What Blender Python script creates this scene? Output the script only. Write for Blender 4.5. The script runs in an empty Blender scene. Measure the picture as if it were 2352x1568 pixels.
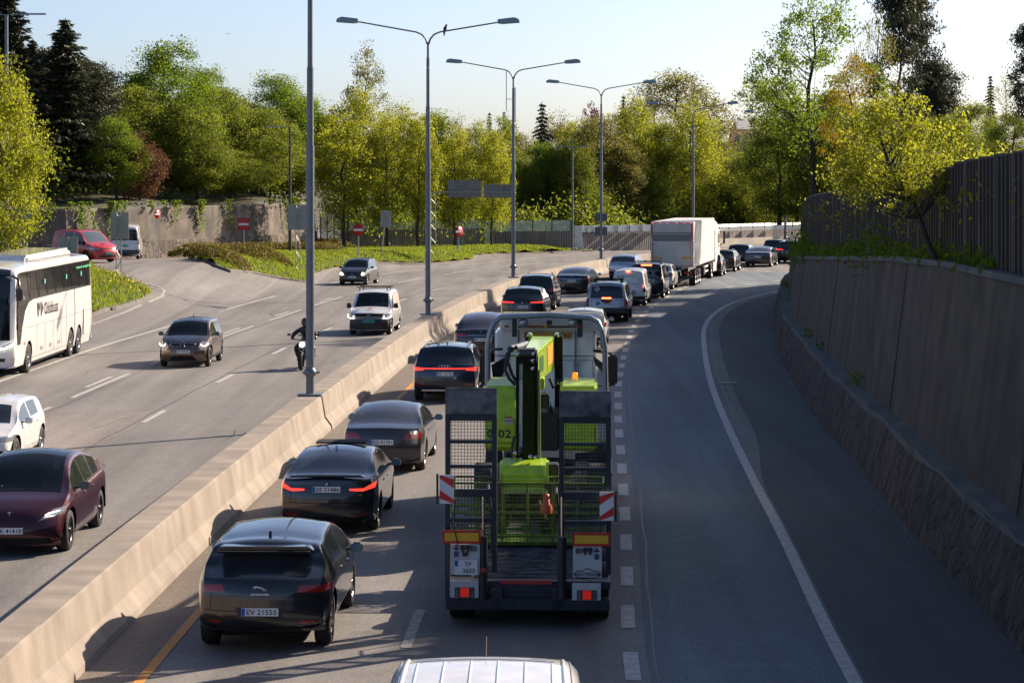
import bpy, bmesh, math, random
import numpy as np
from mathutils import Vector, Matrix
random.seed(7); rng = np.random.default_rng(7)
sc = bpy.context.scene; col = sc.collection
# ---------------------------------------------------------------- camera
CAMH = 6.7; F = 5553.0; CX = 1176.0; HY = 400.0     # focal length and horizon in pixels of a 2352 wide picture
cd = bpy.data.cameras.new('camera'); cam = bpy.data.objects.new('camera', cd); col.objects.link(cam)
cam.location = (0, 0, CAMH); cam.rotation_euler = (math.pi/2, 0, 0)
cd.sensor_width = 36.0; cd.lens = 36.0*F/2352.0; cd.shift_y = -384.0/2352.0
cd.clip_start = 0.5; cd.clip_end = 4000
sc.camera = cam
sc.render.resolution_x = 1024; sc.render.resolution_y = 682
# ---------------------------------------------------------------- light
SUN_EL = math.radians(29.0); SUN_AZ = math.radians(51.0)   # azimuth clockwise from +Y
w = bpy.data.worlds.new('World'); sc.world = w; w.use_nodes = True
nt = w.node_tree; nt.nodes.clear()
sky = nt.nodes.new('ShaderNodeTexSky'); sky.sky_type = 'NISHITA'; sky.sun_disc = False
sky.sun_elevation = SUN_EL; sky.sun_rotation = SUN_AZ; sky.air_density = 0.6; sky.dust_density = 1.4; sky.ozone_density = 2.0
bg = nt.nodes.new('ShaderNodeBackground'); bg.inputs[1].default_value = 0.088
wo = nt.nodes.new('ShaderNodeOutputWorld')
wb = nt.nodes.new('ShaderNodeMix'); wb.data_type = 'RGBA'; wb.blend_type = 'MULTIPLY'; wb.inputs[0].default_value = 1.0; wb.inputs[7].default_value = (.98, .98, 1.0, 1)   # camera white balance set for the warm sun
nt.links.new(sky.outputs[0], wb.inputs[6]); nt.links.new(wb.outputs[2], bg.inputs[0]); nt.links.new(bg.outputs[0], wo.inputs[0])
sl = bpy.data.lights.new('sun', 'SUN'); sl.energy = 5.0; sl.angle = math.radians(0.53); sl.color = (1.0, 0.83, 0.65)
so = bpy.data.objects.new('sun', sl); col.objects.link(so)
so.rotation_euler = (math.pi/2 - SUN_EL, 0, math.pi - SUN_AZ)
sc.view_settings.view_transform = 'Standard'; sc.view_settings.look = 'None'
sc.view_settings.exposure = 0.95; sc.view_settings.gamma = 1.0
# ---------------------------------------------------------------- mapping helpers
def interp(tab):
    ys = [p[0] for p in tab]; xs = [p[1] for p in tab]; n = len(ys)
    m = []
    for i in range(n):
        if i == 0: m.append((xs[1]-xs[0])/(ys[1]-ys[0]))
        elif i == n-1: m.append((xs[-1]-xs[-2])/(ys[-1]-ys[-2]))
        else:
            m.append(((xs[i]-xs[i-1])/(ys[i]-ys[i-1])+(xs[i+1]-xs[i])/(ys[i+1]-ys[i]))/2)
    def f(y):
        if y <= ys[0]: return xs[0]+m[0]*(y-ys[0])
        if y >= ys[-1]: return xs[-1]+m[-1]*(y-ys[-1])
        for i in range(n-1):
            if y <= ys[i+1]: break
        h = ys[i+1]-ys[i]; t = (y-ys[i])/h
        return ((2*t**3-3*t*t+1)*xs[i]+(t**3-2*t*t+t)*h*m[i]+(-2*t**3+3*t*t)*xs[i+1]+(t**3-t*t)*h*m[i+1])
    return f
def lin(tab):
    ys = [p[0] for p in tab]; xs = [p[1] for p in tab]
    return lambda y: float(np.interp(y, ys, xs))
def sstep(a, b, t):
    t = max(0.0, min(1.0, (t-a)/(b-a))); return t*t*(3-2*t)
barC = interp([(-30,-6.95),(0,-6.75),(31.5,-6.35),(46.6,-5.95),(63.4,-5.3),(85.4,-4.25),(103.8,-3.05),(119,-1.7),(135.8,.15),(150,2.7),(165,6.15),(173,8.6),(184,13.8),(193,19.5),(202,27),(210,36)])
edgeL = interp([(-30,-18.2),(40,-17.3),(66,-16.9),(83,-16.4),(93.6,-16.0),(106.4,-15.1),(126.3,-13.6),(142,-12.0),(161.6,-8.7),(171,-6.1),(190,0.7),(202.5,5.6),(210,10.5),(218,17),(226,26),(234,37)])
busL = interp([(-30,1.3),(0,1.35),(32.9,1.63),(44.3,2.09),(55.7,2.53),(66.7,2.93),(77.6,3.43),(96.7,4.63),(106.4,5.35),(118.2,6.58),(131.7,8.4),(140.6,9.8),(155,12.4),(168,15.8),(177.5,19.6),(188,26),(197,34)])
rightL = interp([(-30,3.9),(0,4.0),(32.7,4.55),(44.8,5.02),(54.7,5.36),(74.5,6.22),(93.1,7.41),(106.4,8.5),(116.3,9.75),(126.3,11.6),(133.9,13.7),(144,17.2),(156,23),(168,31)])
footW = interp([(-30,6.8),(0,6.9),(33.5,7.1),(39.8,7.3),(44.1,7.42),(53.5,7.83),(67.1,8.4),(80.7,9.25),(94,10.2),(109.8,11.9),(121,13.1),(132,14.7),(142,17.0),(154,21.5),(168,29),(180,38)])
topW = lin([(-30,4.9),(41,4.85),(49,4.8),(58,4.6),(80,3.85),(97,3.3),(119,2.7),(132,2.4),(150,2.2),(200,2.0)])
Aramp = lin([(-50,0),(95,0),(104,.25),(118,1.1),(130,1.7),(140,1.65),(155,1.2),(165,.9),(175,.62),(190,.42),(200,.3),(230,0.2),(300,0.2)])
def zf(x, y):
    if y < 95: return 0.0
    return Aramp(y)*sstep(0.6, 6.5, edgeL(y)-x)
def P(dx, dy, z=0.0):
    y = F*(CAMH-z)/(dy-HY); return Vector(((dx-CX)*y/F, y, z))
def PX(dx, y): return (dx-CX)*y/F
def PZ(dy, y): return CAMH-(dy-HY)*y/F
def G(dx, dy):
    z = 0.0
    for _ in range(30):
        p = P(dx, dy, z); z = 0.5*z+0.5*zf(p.x, p.y)
    p = P(dx, dy, z); return p
# ---------------------------------------------------------------- materials
_m = {}
def mat(name, color, rough=0.7, metal=0.0, coat=0.0, noise=0.0, nscale=8.0, bump=0.0, bscale=40.0, emit=None, estr=1.0, spec=0.5, cooat_r=0.05, dark=None, vec='obj', alpha=None, detail=4.0, stretch=None):
    if name in _m: return _m[name]
    m = bpy.data.materials.new(name); m.use_nodes = True; t = m.node_tree; b = t.nodes['Principled BSDF']
    N = t.nodes.new; Lk = t.links.new
    b.inputs['Base Color'].default_value = (*color, 1); b.inputs['Roughness'].default_value = rough
    b.inputs['Metallic'].default_value = metal; b.inputs['Coat Weight'].default_value = coat
    b.inputs['Coat Roughness'].default_value = cooat_r; b.inputs['Specular IOR Level'].default_value = spec
    tc = N('ShaderNodeTexCoord'); src = tc.outputs['Object'] if vec == 'obj' else tc.outputs['UV']
    mp = N('ShaderNodeMapping'); Lk(src, mp.inputs[0])
    if stretch: mp.inputs['Scale'].default_value = stretch
    if noise > 0 or dark:
        n = N('ShaderNodeTexNoise'); n.inputs['Scale'].default_value = nscale; n.inputs['Detail'].default_value = detail; Lk(mp.outputs[0], n.inputs['Vector'])
        r = N('ShaderNodeMapRange'); r.inputs[1].default_value = .3; r.inputs[2].default_value = .7; r.inputs[3].default_value = 0; r.inputs[4].default_value = 1
        Lk(n.outputs['Fac'], r.inputs[0])
        mx = N('ShaderNodeMix'); mx.data_type = 'RGBA'; Lk(r.outputs[0], mx.inputs[0])
        dk = dark if dark else tuple(c*(1-noise) for c in color)
        lt = color if dark else tuple(min(1, c*(1+noise)) for c in color)
        mx.inputs[6].default_value = (*dk, 1); mx.inputs[7].default_value = (*lt, 1); Lk(mx.outputs[2], b.inputs['Base Color'])
    if bump > 0:
        n2 = N('ShaderNodeTexNoise'); n2.inputs['Scale'].default_value = bscale; n2.inputs['Detail'].default_value = 5; Lk(mp.outputs[0], n2.inputs['Vector'])
        bp = N('ShaderNodeBump'); bp.inputs['Strength'].default_value = bump; bp.inputs['Distance'].default_value = 0.02
        Lk(n2.outputs['Fac'], bp.inputs['Height']); Lk(bp.outputs[0], b.inputs['Normal'])
    if emit:
        b.inputs['Emission Color'].default_value = (*emit, 1); b.inputs['Emission Strength'].default_value = estr
    if alpha is not None:
        b.inputs['Alpha'].default_value = alpha
    _m[name] = m; return m
def paint(name, c, metal=0.3, rough=.35): return mat('paint_'+name, c, rough=rough, metal=metal, coat=1.0, noise=.12, nscale=3.0)
RUBBER = mat('rubber', (.018,.018,.02), .8, noise=.3, nscale=20)
BLACK = mat('black_plastic', (.02,.021,.023), .5, noise=.2, nscale=15)
GAP = mat('gap_black', (.006,.006,.007), .9)
ALU = mat('alloy', (.42,.42,.43), .3, .9, noise=.1)
DALU = mat('dark_alloy', (.08,.08,.085), .35, .8, noise=.1)
CHROME = mat('chrome', (.6,.6,.62), .12, 1.0, noise=.05)
REDLENS = mat('red_lens', (.28,.008,.01), .12, coat=1.0, noise=.1)
REDLIT = mat('red_lit', (.6,.02,.01), .2, emit=(1.0,.03,.015), estr=1.5)
BRAKE = mat('brake_lit', (.8,.05,.02), .2, emit=(1.0,.10,.03), estr=5.0)
AMBER = mat('amber_lens', (.8,.28,.02), .2, coat=1.0)
LENS = mat('clear_lens', (.35,.37,.4), .08, .4, coat=1.0)
HEADLIT = mat('head_lit', (.9,.9,.8), .2, emit=(1.0,.97,.82), estr=3.0)
HEADWARM = mat('head_warm', (.9,.85,.7), .2, emit=(1.0,.86,.58), estr=7.0)
WHITEP = mat('white_plate', (.72,.74,.76), .4, noise=.05)
GREENP = mat('green_plate', (.02,.42,.26), .4, noise=.05)
INK = mat('ink', (.015,.015,.02), .6)
BLUEP = mat('plate_blue', (.01,.08,.45), .4)
MIRG = mat('mirror_glass', (.12,.24,.36), .18, .4, coat=.6, noise=.1)  # bluish base colour stands in for the reflection in the glass
def glassmat(name='car_glass', tint=(.012,.017,.02), see=0.0):
    if name in _m: return _m[name]
    m = bpy.data.materials.new(name); m.use_nodes = True; t = m.node_tree; b = t.nodes['Principled BSDF']
    b.inputs['Base Color'].default_value = (*tint, 1); b.inputs['Roughness'].default_value = .02
    b.inputs['Specular IOR Level'].default_value = .6; b.inputs['Coat Weight'].default_value = .1; b.inputs['Coat Roughness'].default_value = .02
    n = t.nodes.new('ShaderNodeTexNoise'); n.inputs['Scale'].default_value = 1.3
    r = t.nodes.new('ShaderNodeMapRange'); r.inputs[3].default_value = .015; r.inputs[4].default_value = .05
    t.links.new(n.outputs[0], r.inputs[0]); t.links.new(r.outputs[0], b.inputs['Roughness'])
    if see > 0:
        tr = t.nodes.new('ShaderNodeBsdfTransparent'); tr.inputs[0].default_value = (.75,.85,.85,1)
        mx = t.nodes.new('ShaderNodeMixShader'); mx.inputs[0].default_value = see
        t.links.new(b.outputs[0], mx.inputs[1]); t.links.new(tr.outputs[0], mx.inputs[2])
        t.links.new(mx.outputs[0], t.nodes['Material Output'].inputs[0])
    _m[name] = m; return m
GLASS = glassmat(); WGLASS = glassmat('screen_glass', (.012,.018,.022), .55)
# ---------------------------------------------------------------- mesh helpers
def tag(o, label=None, cat=None, group=None, kind=None):
    if label: o['label'] = label
    if cat: o['category'] = cat
    if group: o['group'] = group
    if kind: o['kind'] = kind
    return o
def empty(name, loc=(0,0,0), rz=0.0, label=None, cat=None, group=None):
    o = bpy.data.objects.new(name, None); col.objects.link(o); o.empty_display_size = .3
    o.location = loc; o.rotation_euler = (0, 0, rz); tag(o, label, cat, group); return o
def link(name, me, parent=None, mats=(), smooth=False, loc=None, rot=None):
    o = bpy.data.objects.new(name, me); col.objects.link(o)
    for m in mats: me.materials.append(m)
    if smooth: me.polygons.foreach_set('use_smooth', [True]*len(me.polygons))
    if parent: o.parent = parent
    if loc: o.location = loc
    if rot: o.rotation_euler = rot
    return o
class MB:
    def __init__(s): s.v = []; s.f = []; s.mi = []; s.sm = []
    def add(s, vs, fs, mi=0, sm=False):
        b = len(s.v); s.v += [tuple(v) for v in vs]; s.f += [tuple(i+b for i in f) for f in fs]; s.mi += [mi]*len(fs); s.sm += [sm]*len(fs); return s
    def box(s, c, d, rot=None, mi=0, taper=None):
        hx, hy, hz = d[0]/2, d[1]/2, d[2]/2
        vs = [Vector((x*hx, y*hy, z*hz)) for z in (-1, 1) for y in (-1, 1) for x in (-1, 1)]
        if taper:
            for v in vs[4:]: v.x *= taper[0]; v.y *= taper[1]
        if rot is not None:
            R = rot if isinstance(rot, Matrix) else Matrix.Rotation(rot, 3, 'Z')
            vs = [R @ v for v in vs]
        c = Vector(c); vs = [v+c for v in vs]
        return s.add(vs, [(0,2,3,1),(4,5,7,6),(0,1,5,4),(2,6,7,3),(0,4,6,2),(1,3,7,5)], mi)
    def tube(s, pts, r, n=8, mi=0, cap=True):
        pts = [Vector(p) for p in pts]; rs = r if hasattr(r, '__len__') else [r]*len(pts)
        rings = []; prev = None
        for i, p in enumerate(pts):
            d = (pts[min(i+1, len(pts)-1)]-pts[max(i-1, 0)])
            if d.length < 1e-9: d = Vector((0,0,1))
            d.normalize()
            if prev is None:
                a = Vector((0,0,1)) if abs(d.z) < .9 else Vector((1,0,0)); u = d.cross(a).normalized()
            else: u = (prev-d*prev.dot(d)).normalized()
            prev = u; vv = d.cross(u)
            rings.append([p+(u*math.cos(2*math.pi*k/n)+vv*math.sin(2*math.pi*k/n))*rs[i] for k in range(n)])
        vs = [v for q in rings for v in q]; fs = []
        for i in range(len(pts)-1):
            for k in range(n):
                fs.append((i*n+k, i*n+(k+1) % n, (i+1)*n+(k+1) % n, (i+1)*n+k))
        s.add(vs, fs, mi, True)
        if cap:
            s.add(rings[0][::-1], [tuple(range(n))], mi); s.add(rings[-1], [tuple(range(n))], mi)
        return s
    def lathe(s, prof, c, axis='x', n=20, mi=0):      # prof list of (along, radius)
        vs = []; c = Vector(c)
        for a, r in prof:
            for k in range(n):
                t = 2*math.pi*k/n
                if axis == 'x': v = Vector((a, r*math.cos(t), r*math.sin(t)))
                elif axis == 'y': v = Vector((r*math.cos(t), a, r*math.sin(t)))
                else: v = Vector((r*math.cos(t), r*math.sin(t), a))
                vs.append(c+v)
        fs = [(i*n+k, i*n+(k+1) % n, (i+1)*n+(k+1) % n, (i+1)*n+k) for i in range(len(prof)-1) for k in range(n)]
        return s.add(vs, fs, mi, True)
    def prism(s, poly, a0, a1, axis='x', mi=0):       # poly in the other two axes, extruded between a0 and a1
        n = len(poly)
        def mk(a, p):
            if axis == 'x': return (a, p[0], p[1])
            if axis == 'y': return (p[0], a, p[1])
            return (p[0], p[1], a)
        vs = [mk(a0, p) for p in poly]+[mk(a1, p) for p in poly]
        fs = [tuple(range(n)), tuple(range(2*n-1, n-1, -1))]+[(i, i+n, (i+1) % n+n, (i+1) % n) for i in range(n)]
        return s.add(vs, fs, mi)
    def build(s, name, mats, parent=None, bevel=0.0, loc=None, rot=None):
        me = bpy.data.meshes.new(name); me.from_pydata(s.v, [], s.f)
        mats = mats if isinstance(mats, (list, tuple)) else [mats]
        me.polygons.foreach_set('material_index', s.mi); me.polygons.foreach_set('use_smooth', s.sm)
        b = bmesh.new(); b.from_mesh(me); bmesh.ops.recalc_face_normals(b, faces=b.faces)
        if bevel > 0:
            es = [e for e in b.edges if len(e.link_faces) == 2 and not (e.link_faces[0].smooth and e.link_faces[1].smooth) and e.calc_face_angle(0) > .6]
            bmesh.ops.bevel(b, geom=es, offset=bevel, segments=2, affect='EDGES', clamp_overlap=True)
        b.to_mesh(me); b.free()
        return link(name, me, parent, mats, False, loc, rot)
def text(name, body, h, m, parent, loc, rot, width=None, ext=.002):
    cu = bpy.data.curves.new(name, 'FONT'); cu.body = body; cu.size = 1.0; cu.align_x = 'CENTER'; cu.align_y = 'CENTER'; cu.extrude = 0.0; cu.offset = 0.012
    cu.resolution_u = 2
    to = bpy.data.objects.new('tmp', cu); col.objects.link(to); bpy.context.view_layer.update()
    me = bpy.data.meshes.new_from_object(to.evaluated_get(bpy.context.evaluated_depsgraph_get()))
    bpy.data.objects.remove(to); bpy.data.curves.remove(cu)
    me.name = name
    xs = [v.co.x for v in me.vertices]; ys = [v.co.y for v in me.vertices]
    if xs:
        cx, cy = (max(xs)+min(xs))/2, (max(ys)+min(ys))/2; sy = h/(max(ys)-min(ys)); sx = (width/(max(xs)-min(xs))) if width else sy
        for v in me.vertices: v.co = ((v.co.x-cx)*sx, (v.co.y-cy)*sy, 0)
    me.materials.clear()
    return link(name, me, parent, [m], False, loc, rot)
def strip(name, path, sec, m, zfun=None, kind=None, parent=None, closed_sec=False, smooth=False, mis=None, uvs=True):
    """sweep a section [(offset to the right, z)] along a ground path"""
    n = len(path); pts = [Vector((p[0], p[1])) for p in path]; vs = []; arc = 0; arcs = []
    for i in range(n):
        d = (pts[min(i+1, n-1)]-pts[max(i-1, 0)]).normalized(); nr = Vector((d.y, -d.x))
        if i: arc += (pts[i]-pts[i-1]).length
        arcs.append(arc)
        for off, z in (sec(i) if callable(sec) else sec):
            q = pts[i]+nr*off; vs.append((q.x, q.y, z+(zfun(q.x, q.y) if zfun else 0)))
    s0 = sec(0) if callable(sec) else sec
    k = len(s0); cum = [0]
    for j in range(1, k): cum.append(cum[-1]+math.hypot(s0[j][0]-s0[j-1][0], s0[j][1]-s0[j-1][1]))
    fs = []; uv = []; mi = []
    rng_j = range(k if closed_sec else k-1)
    for i in range(n-1):
        for j in rng_j:
            j2 = (j+1) % k
            fs.append((i*k+j, i*k+j2, (i+1)*k+j2, (i+1)*k+j)); c2 = cum[j]+.01 if j2 == 0 else cum[j2]
            uv += [arcs[i], cum[j], arcs[i], c2, arcs[i+1], c2, arcs[i+1], cum[j]]
            mi.append(mis[j] if mis else 0)
    if closed_sec:
        fs.append(tuple(range(k))[::-1]); fs.append(tuple((n-1)*k+j for j in range(k))); uv += [0, 0]*2*k; mi += [0, 0]
    me = bpy.data.meshes.new(name); me.from_pydata(vs, [], fs)
    ul = me.uv_layers.new(name='UVMap'); ul.data.foreach_set('uv', uv); me.polygons.foreach_set('material_index', mi)
    o = link(name, me, parent, m if isinstance(m, (list, tuple)) else [m], smooth)
    if kind: o['kind'] = kind
    return o
def ypath(fn, y0, y1, step=2.0, off=0.0):
    n = max(2, int((y1-y0)/step)+1); out = []
    for i in range(n):
        y = y0+(y1-y0)*i/(n-1); out.append((fn(y), y))
    return out
# ================================================================ SETTING
def asphalt(name, c, seed, lane=True, c2=None):
    m = bpy.data.materials.new(name); m.use_nodes = True; t = m.node_tree; b = t.nodes['Principled BSDF']; N = t.nodes.new; Lk = t.links.new
    tc = N('ShaderNodeTexCoord'); b.inputs['Roughness'].default_value = .82; b.inputs['Specular IOR Level'].default_value = .35
    def noise(sc_, det, strch=None, off=0):
        mp = N('ShaderNodeMapping'); Lk(tc.outputs['Object'], mp.inputs[0]); mp.inputs['Location'].default_value = (seed+off, seed*2, 0)
        if strch: mp.inputs['Scale'].default_value = strch; mp.inputs['Rotation'].default_value = (0, 0, 0)
        n = N('ShaderNodeTexNoise'); n.inputs['Scale'].default_value = sc_; n.inputs['Detail'].default_value = det; Lk(mp.outputs[0], n.inputs['Vector']); return n.outputs['Fac']
    big = noise(.12, 4); streak = noise(1.0, 4, (1.1, .045, 1)); grain = noise(38, 2, None, 9); med = noise(2.2, 3, None, 4)
    fine = noise(11, 3, None, 5)
    def rng_(s, lo, hi, a=.3, b_=.7):
        r = N('ShaderNodeMapRange'); r.inputs[1].default_value = a; r.inputs[2].default_value = b_; r.inputs[3].default_value = lo; r.inputs[4].default_value = hi; Lk(s, r.inputs[0]); return r.outputs[0]
    def mul(a, b_):
        q = N('ShaderNodeMath'); q.operation = 'MULTIPLY'; Lk(a, q.inputs[0]); Lk(b_, q.inputs[1]); return q.outputs[0]
    k = mul(mul(mul(mul(rng_(big, .86, 1.12), rng_(streak, .74, 1.16)), rng_(grain, .62, 1.4)), rng_(med, .92, 1.08)), rng_(fine, .84, 1.16))
    v = N('ShaderNodeVectorMath'); v.operation = 'SCALE'; v.inputs[0].default_value = c; Lk(k, v.inputs['Scale']); Lk(v.outputs[0], b.inputs['Base Color'])
    bp = N('ShaderNodeBump'); bp.inputs['Strength'].default_value = .35; bp.inputs['Distance'].default_value = .012; Lk(grain, bp.inputs['Height']); Lk(bp.outputs[0], b.inputs['Normal'])
    return m
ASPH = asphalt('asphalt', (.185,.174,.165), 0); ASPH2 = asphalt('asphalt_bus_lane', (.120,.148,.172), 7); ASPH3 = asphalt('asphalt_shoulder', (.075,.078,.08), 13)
ASPH4 = asphalt('asphalt_gutter', (.175,.145,.12), 19); ASPH5 = asphalt('asphalt_ramp', (.098,.090,.085), 23); PATCH = asphalt('asphalt_patch', (.215,.19,.17), 31)
def roadsheet(name, x0f, x1f, y0, y1, z, m, nx=6, step=4.0, zz=True, kind='structure'):
    vs = []; fs = []; ny = int((y1-y0)/step)+1
    for i in range(ny+1):
        y = y0+(y1-y0)*i/ny; a = x0f(y); b = x1f(y)
        for j in range(nx+1):
            x = a+(b-a)*j/nx; vs.append((x, y, z+(zf(x, y) if zz else 0)))
    k = nx+1
    for i in range(ny):
        for j in range(nx): fs.append((i*k+j, i*k+j+1, (i+1)*k+j+1, (i+1)*k+j))
    me = bpy.data.meshes.new(name); me.from_pydata(vs, [], fs); o = link(name, me, None, [m]); o['kind'] = kind; return o
EARTH = mat('earth', (.09,.075,.045), .95, noise=.4, nscale=1.2, bump=.5, bscale=9, dark=(.05,.06,.02))
GRASSG = mat('grass_ground', (.085,.125,.014), .95, noise=.4, nscale=3.0, bump=.8, bscale=30, dark=(.04,.065,.010))
me = bpy.data.meshes.new('ground'); S_ = 1800
me.from_pydata([(-S_,-200,-.35),(S_,-200,-.35),(S_,2200,-.35),(-S_,2200,-.35)], [], [(0,1,2,3)]); o = link('ground', me, None, [EARTH]); o['kind'] = 'structure'
roadsheet('road', lambda y: -60, lambda y: 60, -40, 285, 0.0, ASPH, nx=60, step=2.5)
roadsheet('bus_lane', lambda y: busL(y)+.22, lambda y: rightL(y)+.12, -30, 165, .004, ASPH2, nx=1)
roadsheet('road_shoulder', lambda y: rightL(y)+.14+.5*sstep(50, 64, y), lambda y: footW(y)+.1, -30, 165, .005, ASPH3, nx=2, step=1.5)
roadsheet('road_gutter', lambda y: barC(y)+.4, lambda y: barC(y)+1.42+.12*math.sin(y*.5)+.07*math.sin(y*1.7), -30, 180, .004, ASPH4, nx=1, step=1.2)
# lighter worn patch in the middle oncoming lane
pp = [P(40,944), P(352,945), P(300,985), P(180,1040), P(-120,1040)]
me = bpy.data.meshes.new('road_patch'); me.from_pydata([(p.x,p.y,.004) for p in pp], [], [tuple(range(5))]); o = link('road_patch', me, None, [PATCH]); o['kind'] = 'structure'
# ---- painted markings
PAINTW = mat('road_paint', (.52,.50,.47), .7, noise=.25, nscale=6, dark=(.30,.29,.28), bump=.2, detail=8)
PAINTW2 = mat('road_paint_worn', (.42,.40,.37), .75, noise=.3, nscale=9, dark=(.19,.18,.17), detail=8)
PAINTY = mat('road_paint_yellow', (.62,.27,.035), .7, noise=.2, nscale=7, dark=(.42,.18,.03))
def ribbon(vs, fs, fn, y0, y1, wd, off=0.0, z=.009, step=1.5):
    n = max(2, int(abs(y1-y0)/step)+2); base = len(vs)
    for i in range(n):
        y = y0+(y1-y0)*i/(n-1); x = fn(y)+off; dx = (fn(y+.3)-fn(y-.3))/.6; q = math.sqrt(1+dx*dx)
        for s_ in (-.5, .5):
            px, py = x+s_*wd/q, y-s_*wd*dx/q; vs.append((px, py, z+zf(px, py)))
    for i in range(n-1): fs.append((base+2*i, base+2*i+1, base+2*i+3, base+2*i+2))
def marking(name, segs, m):
    vs = []; fs = []
    for (fn, y0, y1, wd, off) in segs: ribbon(vs, fs, fn, y0, y1, wd, off)
    me = bpy.data.meshes.new(name); me.from_pydata(vs, [], fs); o = link(name, me, None, [m]); o['kind'] = 'structure'; return o
def mixf(a, b, k): return lambda y: a(y)*(1-k)+b(y)*k
lineA = lambda y: barC(y)+(edgeL(y)-barC(y))*.405
lineB = lambda y: barC(y)+(edgeL(y)-barC(y))*.70
segs = [(lineA, 65.3+12.35*k, 68.6+12.35*k, .15, 0) for k in range(-5, 12)]
segs += [(lineB, 67.6-12.3*k, 69.6-12.3*k, .15, 0) for k in range(0, 4)]
marking('lane_dashes', segs, PAINTW)
TAR = mat('tar_joint', (.062,.060,.060), .6, noise=.3, nscale=20)
def wob(fn, off, k=1.0): return lambda y: fn(y)+off+k*(.03*math.sin(y*.9)+.02*math.sin(y*2.3+1))
marking('asphalt_joint', [(wob(lineA,-.22), -10, 190, .035, 0), (wob(lineB,.25), -10, 150, .03, 0), (wob(busL,.34,.6), -20, 175, .035, 0), (wob(rightL,.30,.5), 60, 140, .04, 0)], TAR)
crk = []; rr_ = random.Random(5)
for k in range(16):
    x0 = rr_.uniform(-15,-6.5); y0 = rr_.uniform(45,120); f = lambda y, x0=x0, k=k: x0+.25*math.sin(y*.8+k)+.12*math.sin(y*2.9+k*2)+(y-50)*.02
    crk.append((f, y0, y0+rr_.uniform(2,5), .018, 0))
for k in range(8):
    x0 = rr_.uniform(2.2,7.0); y0 = rr_.uniform(34,80); f = lambda y, x0=x0, k=k: x0+.2*math.sin(y*.7+k)+.10*math.sin(y*2.5+k*2)+(y-34)*.04
    crk.append((f, y0, y0+rr_.uniform(2,7), .02, 0))
marking('asphalt_cracks', crk, TAR)
marking('double_lane_dashes', [(lineB, 72.4+12.7*k, 81.2+12.7*k, .15, 0) for k in range(10)]+[(lineB, 76.0+12.7*k, 80.0+12.7*k, .14, -.34) for k in range(10)], PAINTW)
marking('edge_line', [(edgeL, -20, 232, .2, 0)], PAINTW)
yel = lambda y: barC(y)+1.42+.1*sstep(30, 60, y)
marking('yellow_line', [(yel, -20, 200, .15, 0)], PAINTY)
lane12 = lambda y: mixf(yel, busL, .515)(y)
marking('queue_lane_dashes', [(lane12, 34.2+12.0*k, 37.2+12.0*k, .16, 0) for k in range(-3, 13)], PAINTW2)
marking('bus_lane_dashes', [(busL, 32.0+3.69*k, 33.9+3.69*k, .21, 0) for k in range(-9, 44)], PAINTW)
marking('right_edge_line', [(rightL, -20, 150, .2, 0)], PAINTW)
exitL = interp([(130,8.9),(144.6,12.3),(152.8,16.6),(160,21),(170,28)])
marking('exit_lane_dashes', [(exitL, 136+3.6*k, 137.9+3.6*k, .2, .9) for k in range(9)], PAINTW)
# ramp markings (curved lines traced on the ground)
def ramp_line(name, pix, wd=.14, m=PAINTW2):
    pts = [G(*p) for p in pix]; vs = []; fs = []; dense = []
    for i in range(len(pts)-1):
        for k in range(6): dense.append(pts[i].lerp(pts[i+1], k/6))
    dense.append(pts[-1])
    for i, p in enumerate(dense):
        d = dense[min(i+1, len(dense)-1)]-dense[max(i-1, 0)]; nr = Vector((d.y, -d.x, 0)).normalized()
        for s_ in (-.5, .5):
            q = p+nr*wd*s_; vs.append((q.x, q.y, zf(q.x, q.y)+.012))
    for i in range(len(dense)-1): fs.append((2*i, 2*i+1, 2*i+3, 2*i+2))
    me = bpy.data.meshes.new(name); me.from_pydata(vs, [], fs); o = link(name, me, None, [m]); o['kind'] = 'structure'
ramp_line('ramp_line', [(225,621),(270,633),(320,647),(360,657),(378,667),(372,681),(342,694)])
ramp_line('ramp_line', [(325,700),(290,716),(250,731),(210,746)])
ramp_line('ramp_line', [(575,625),(615,640),(640,650),(652,662),(640,672)], .16, PAINTW2)
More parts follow.
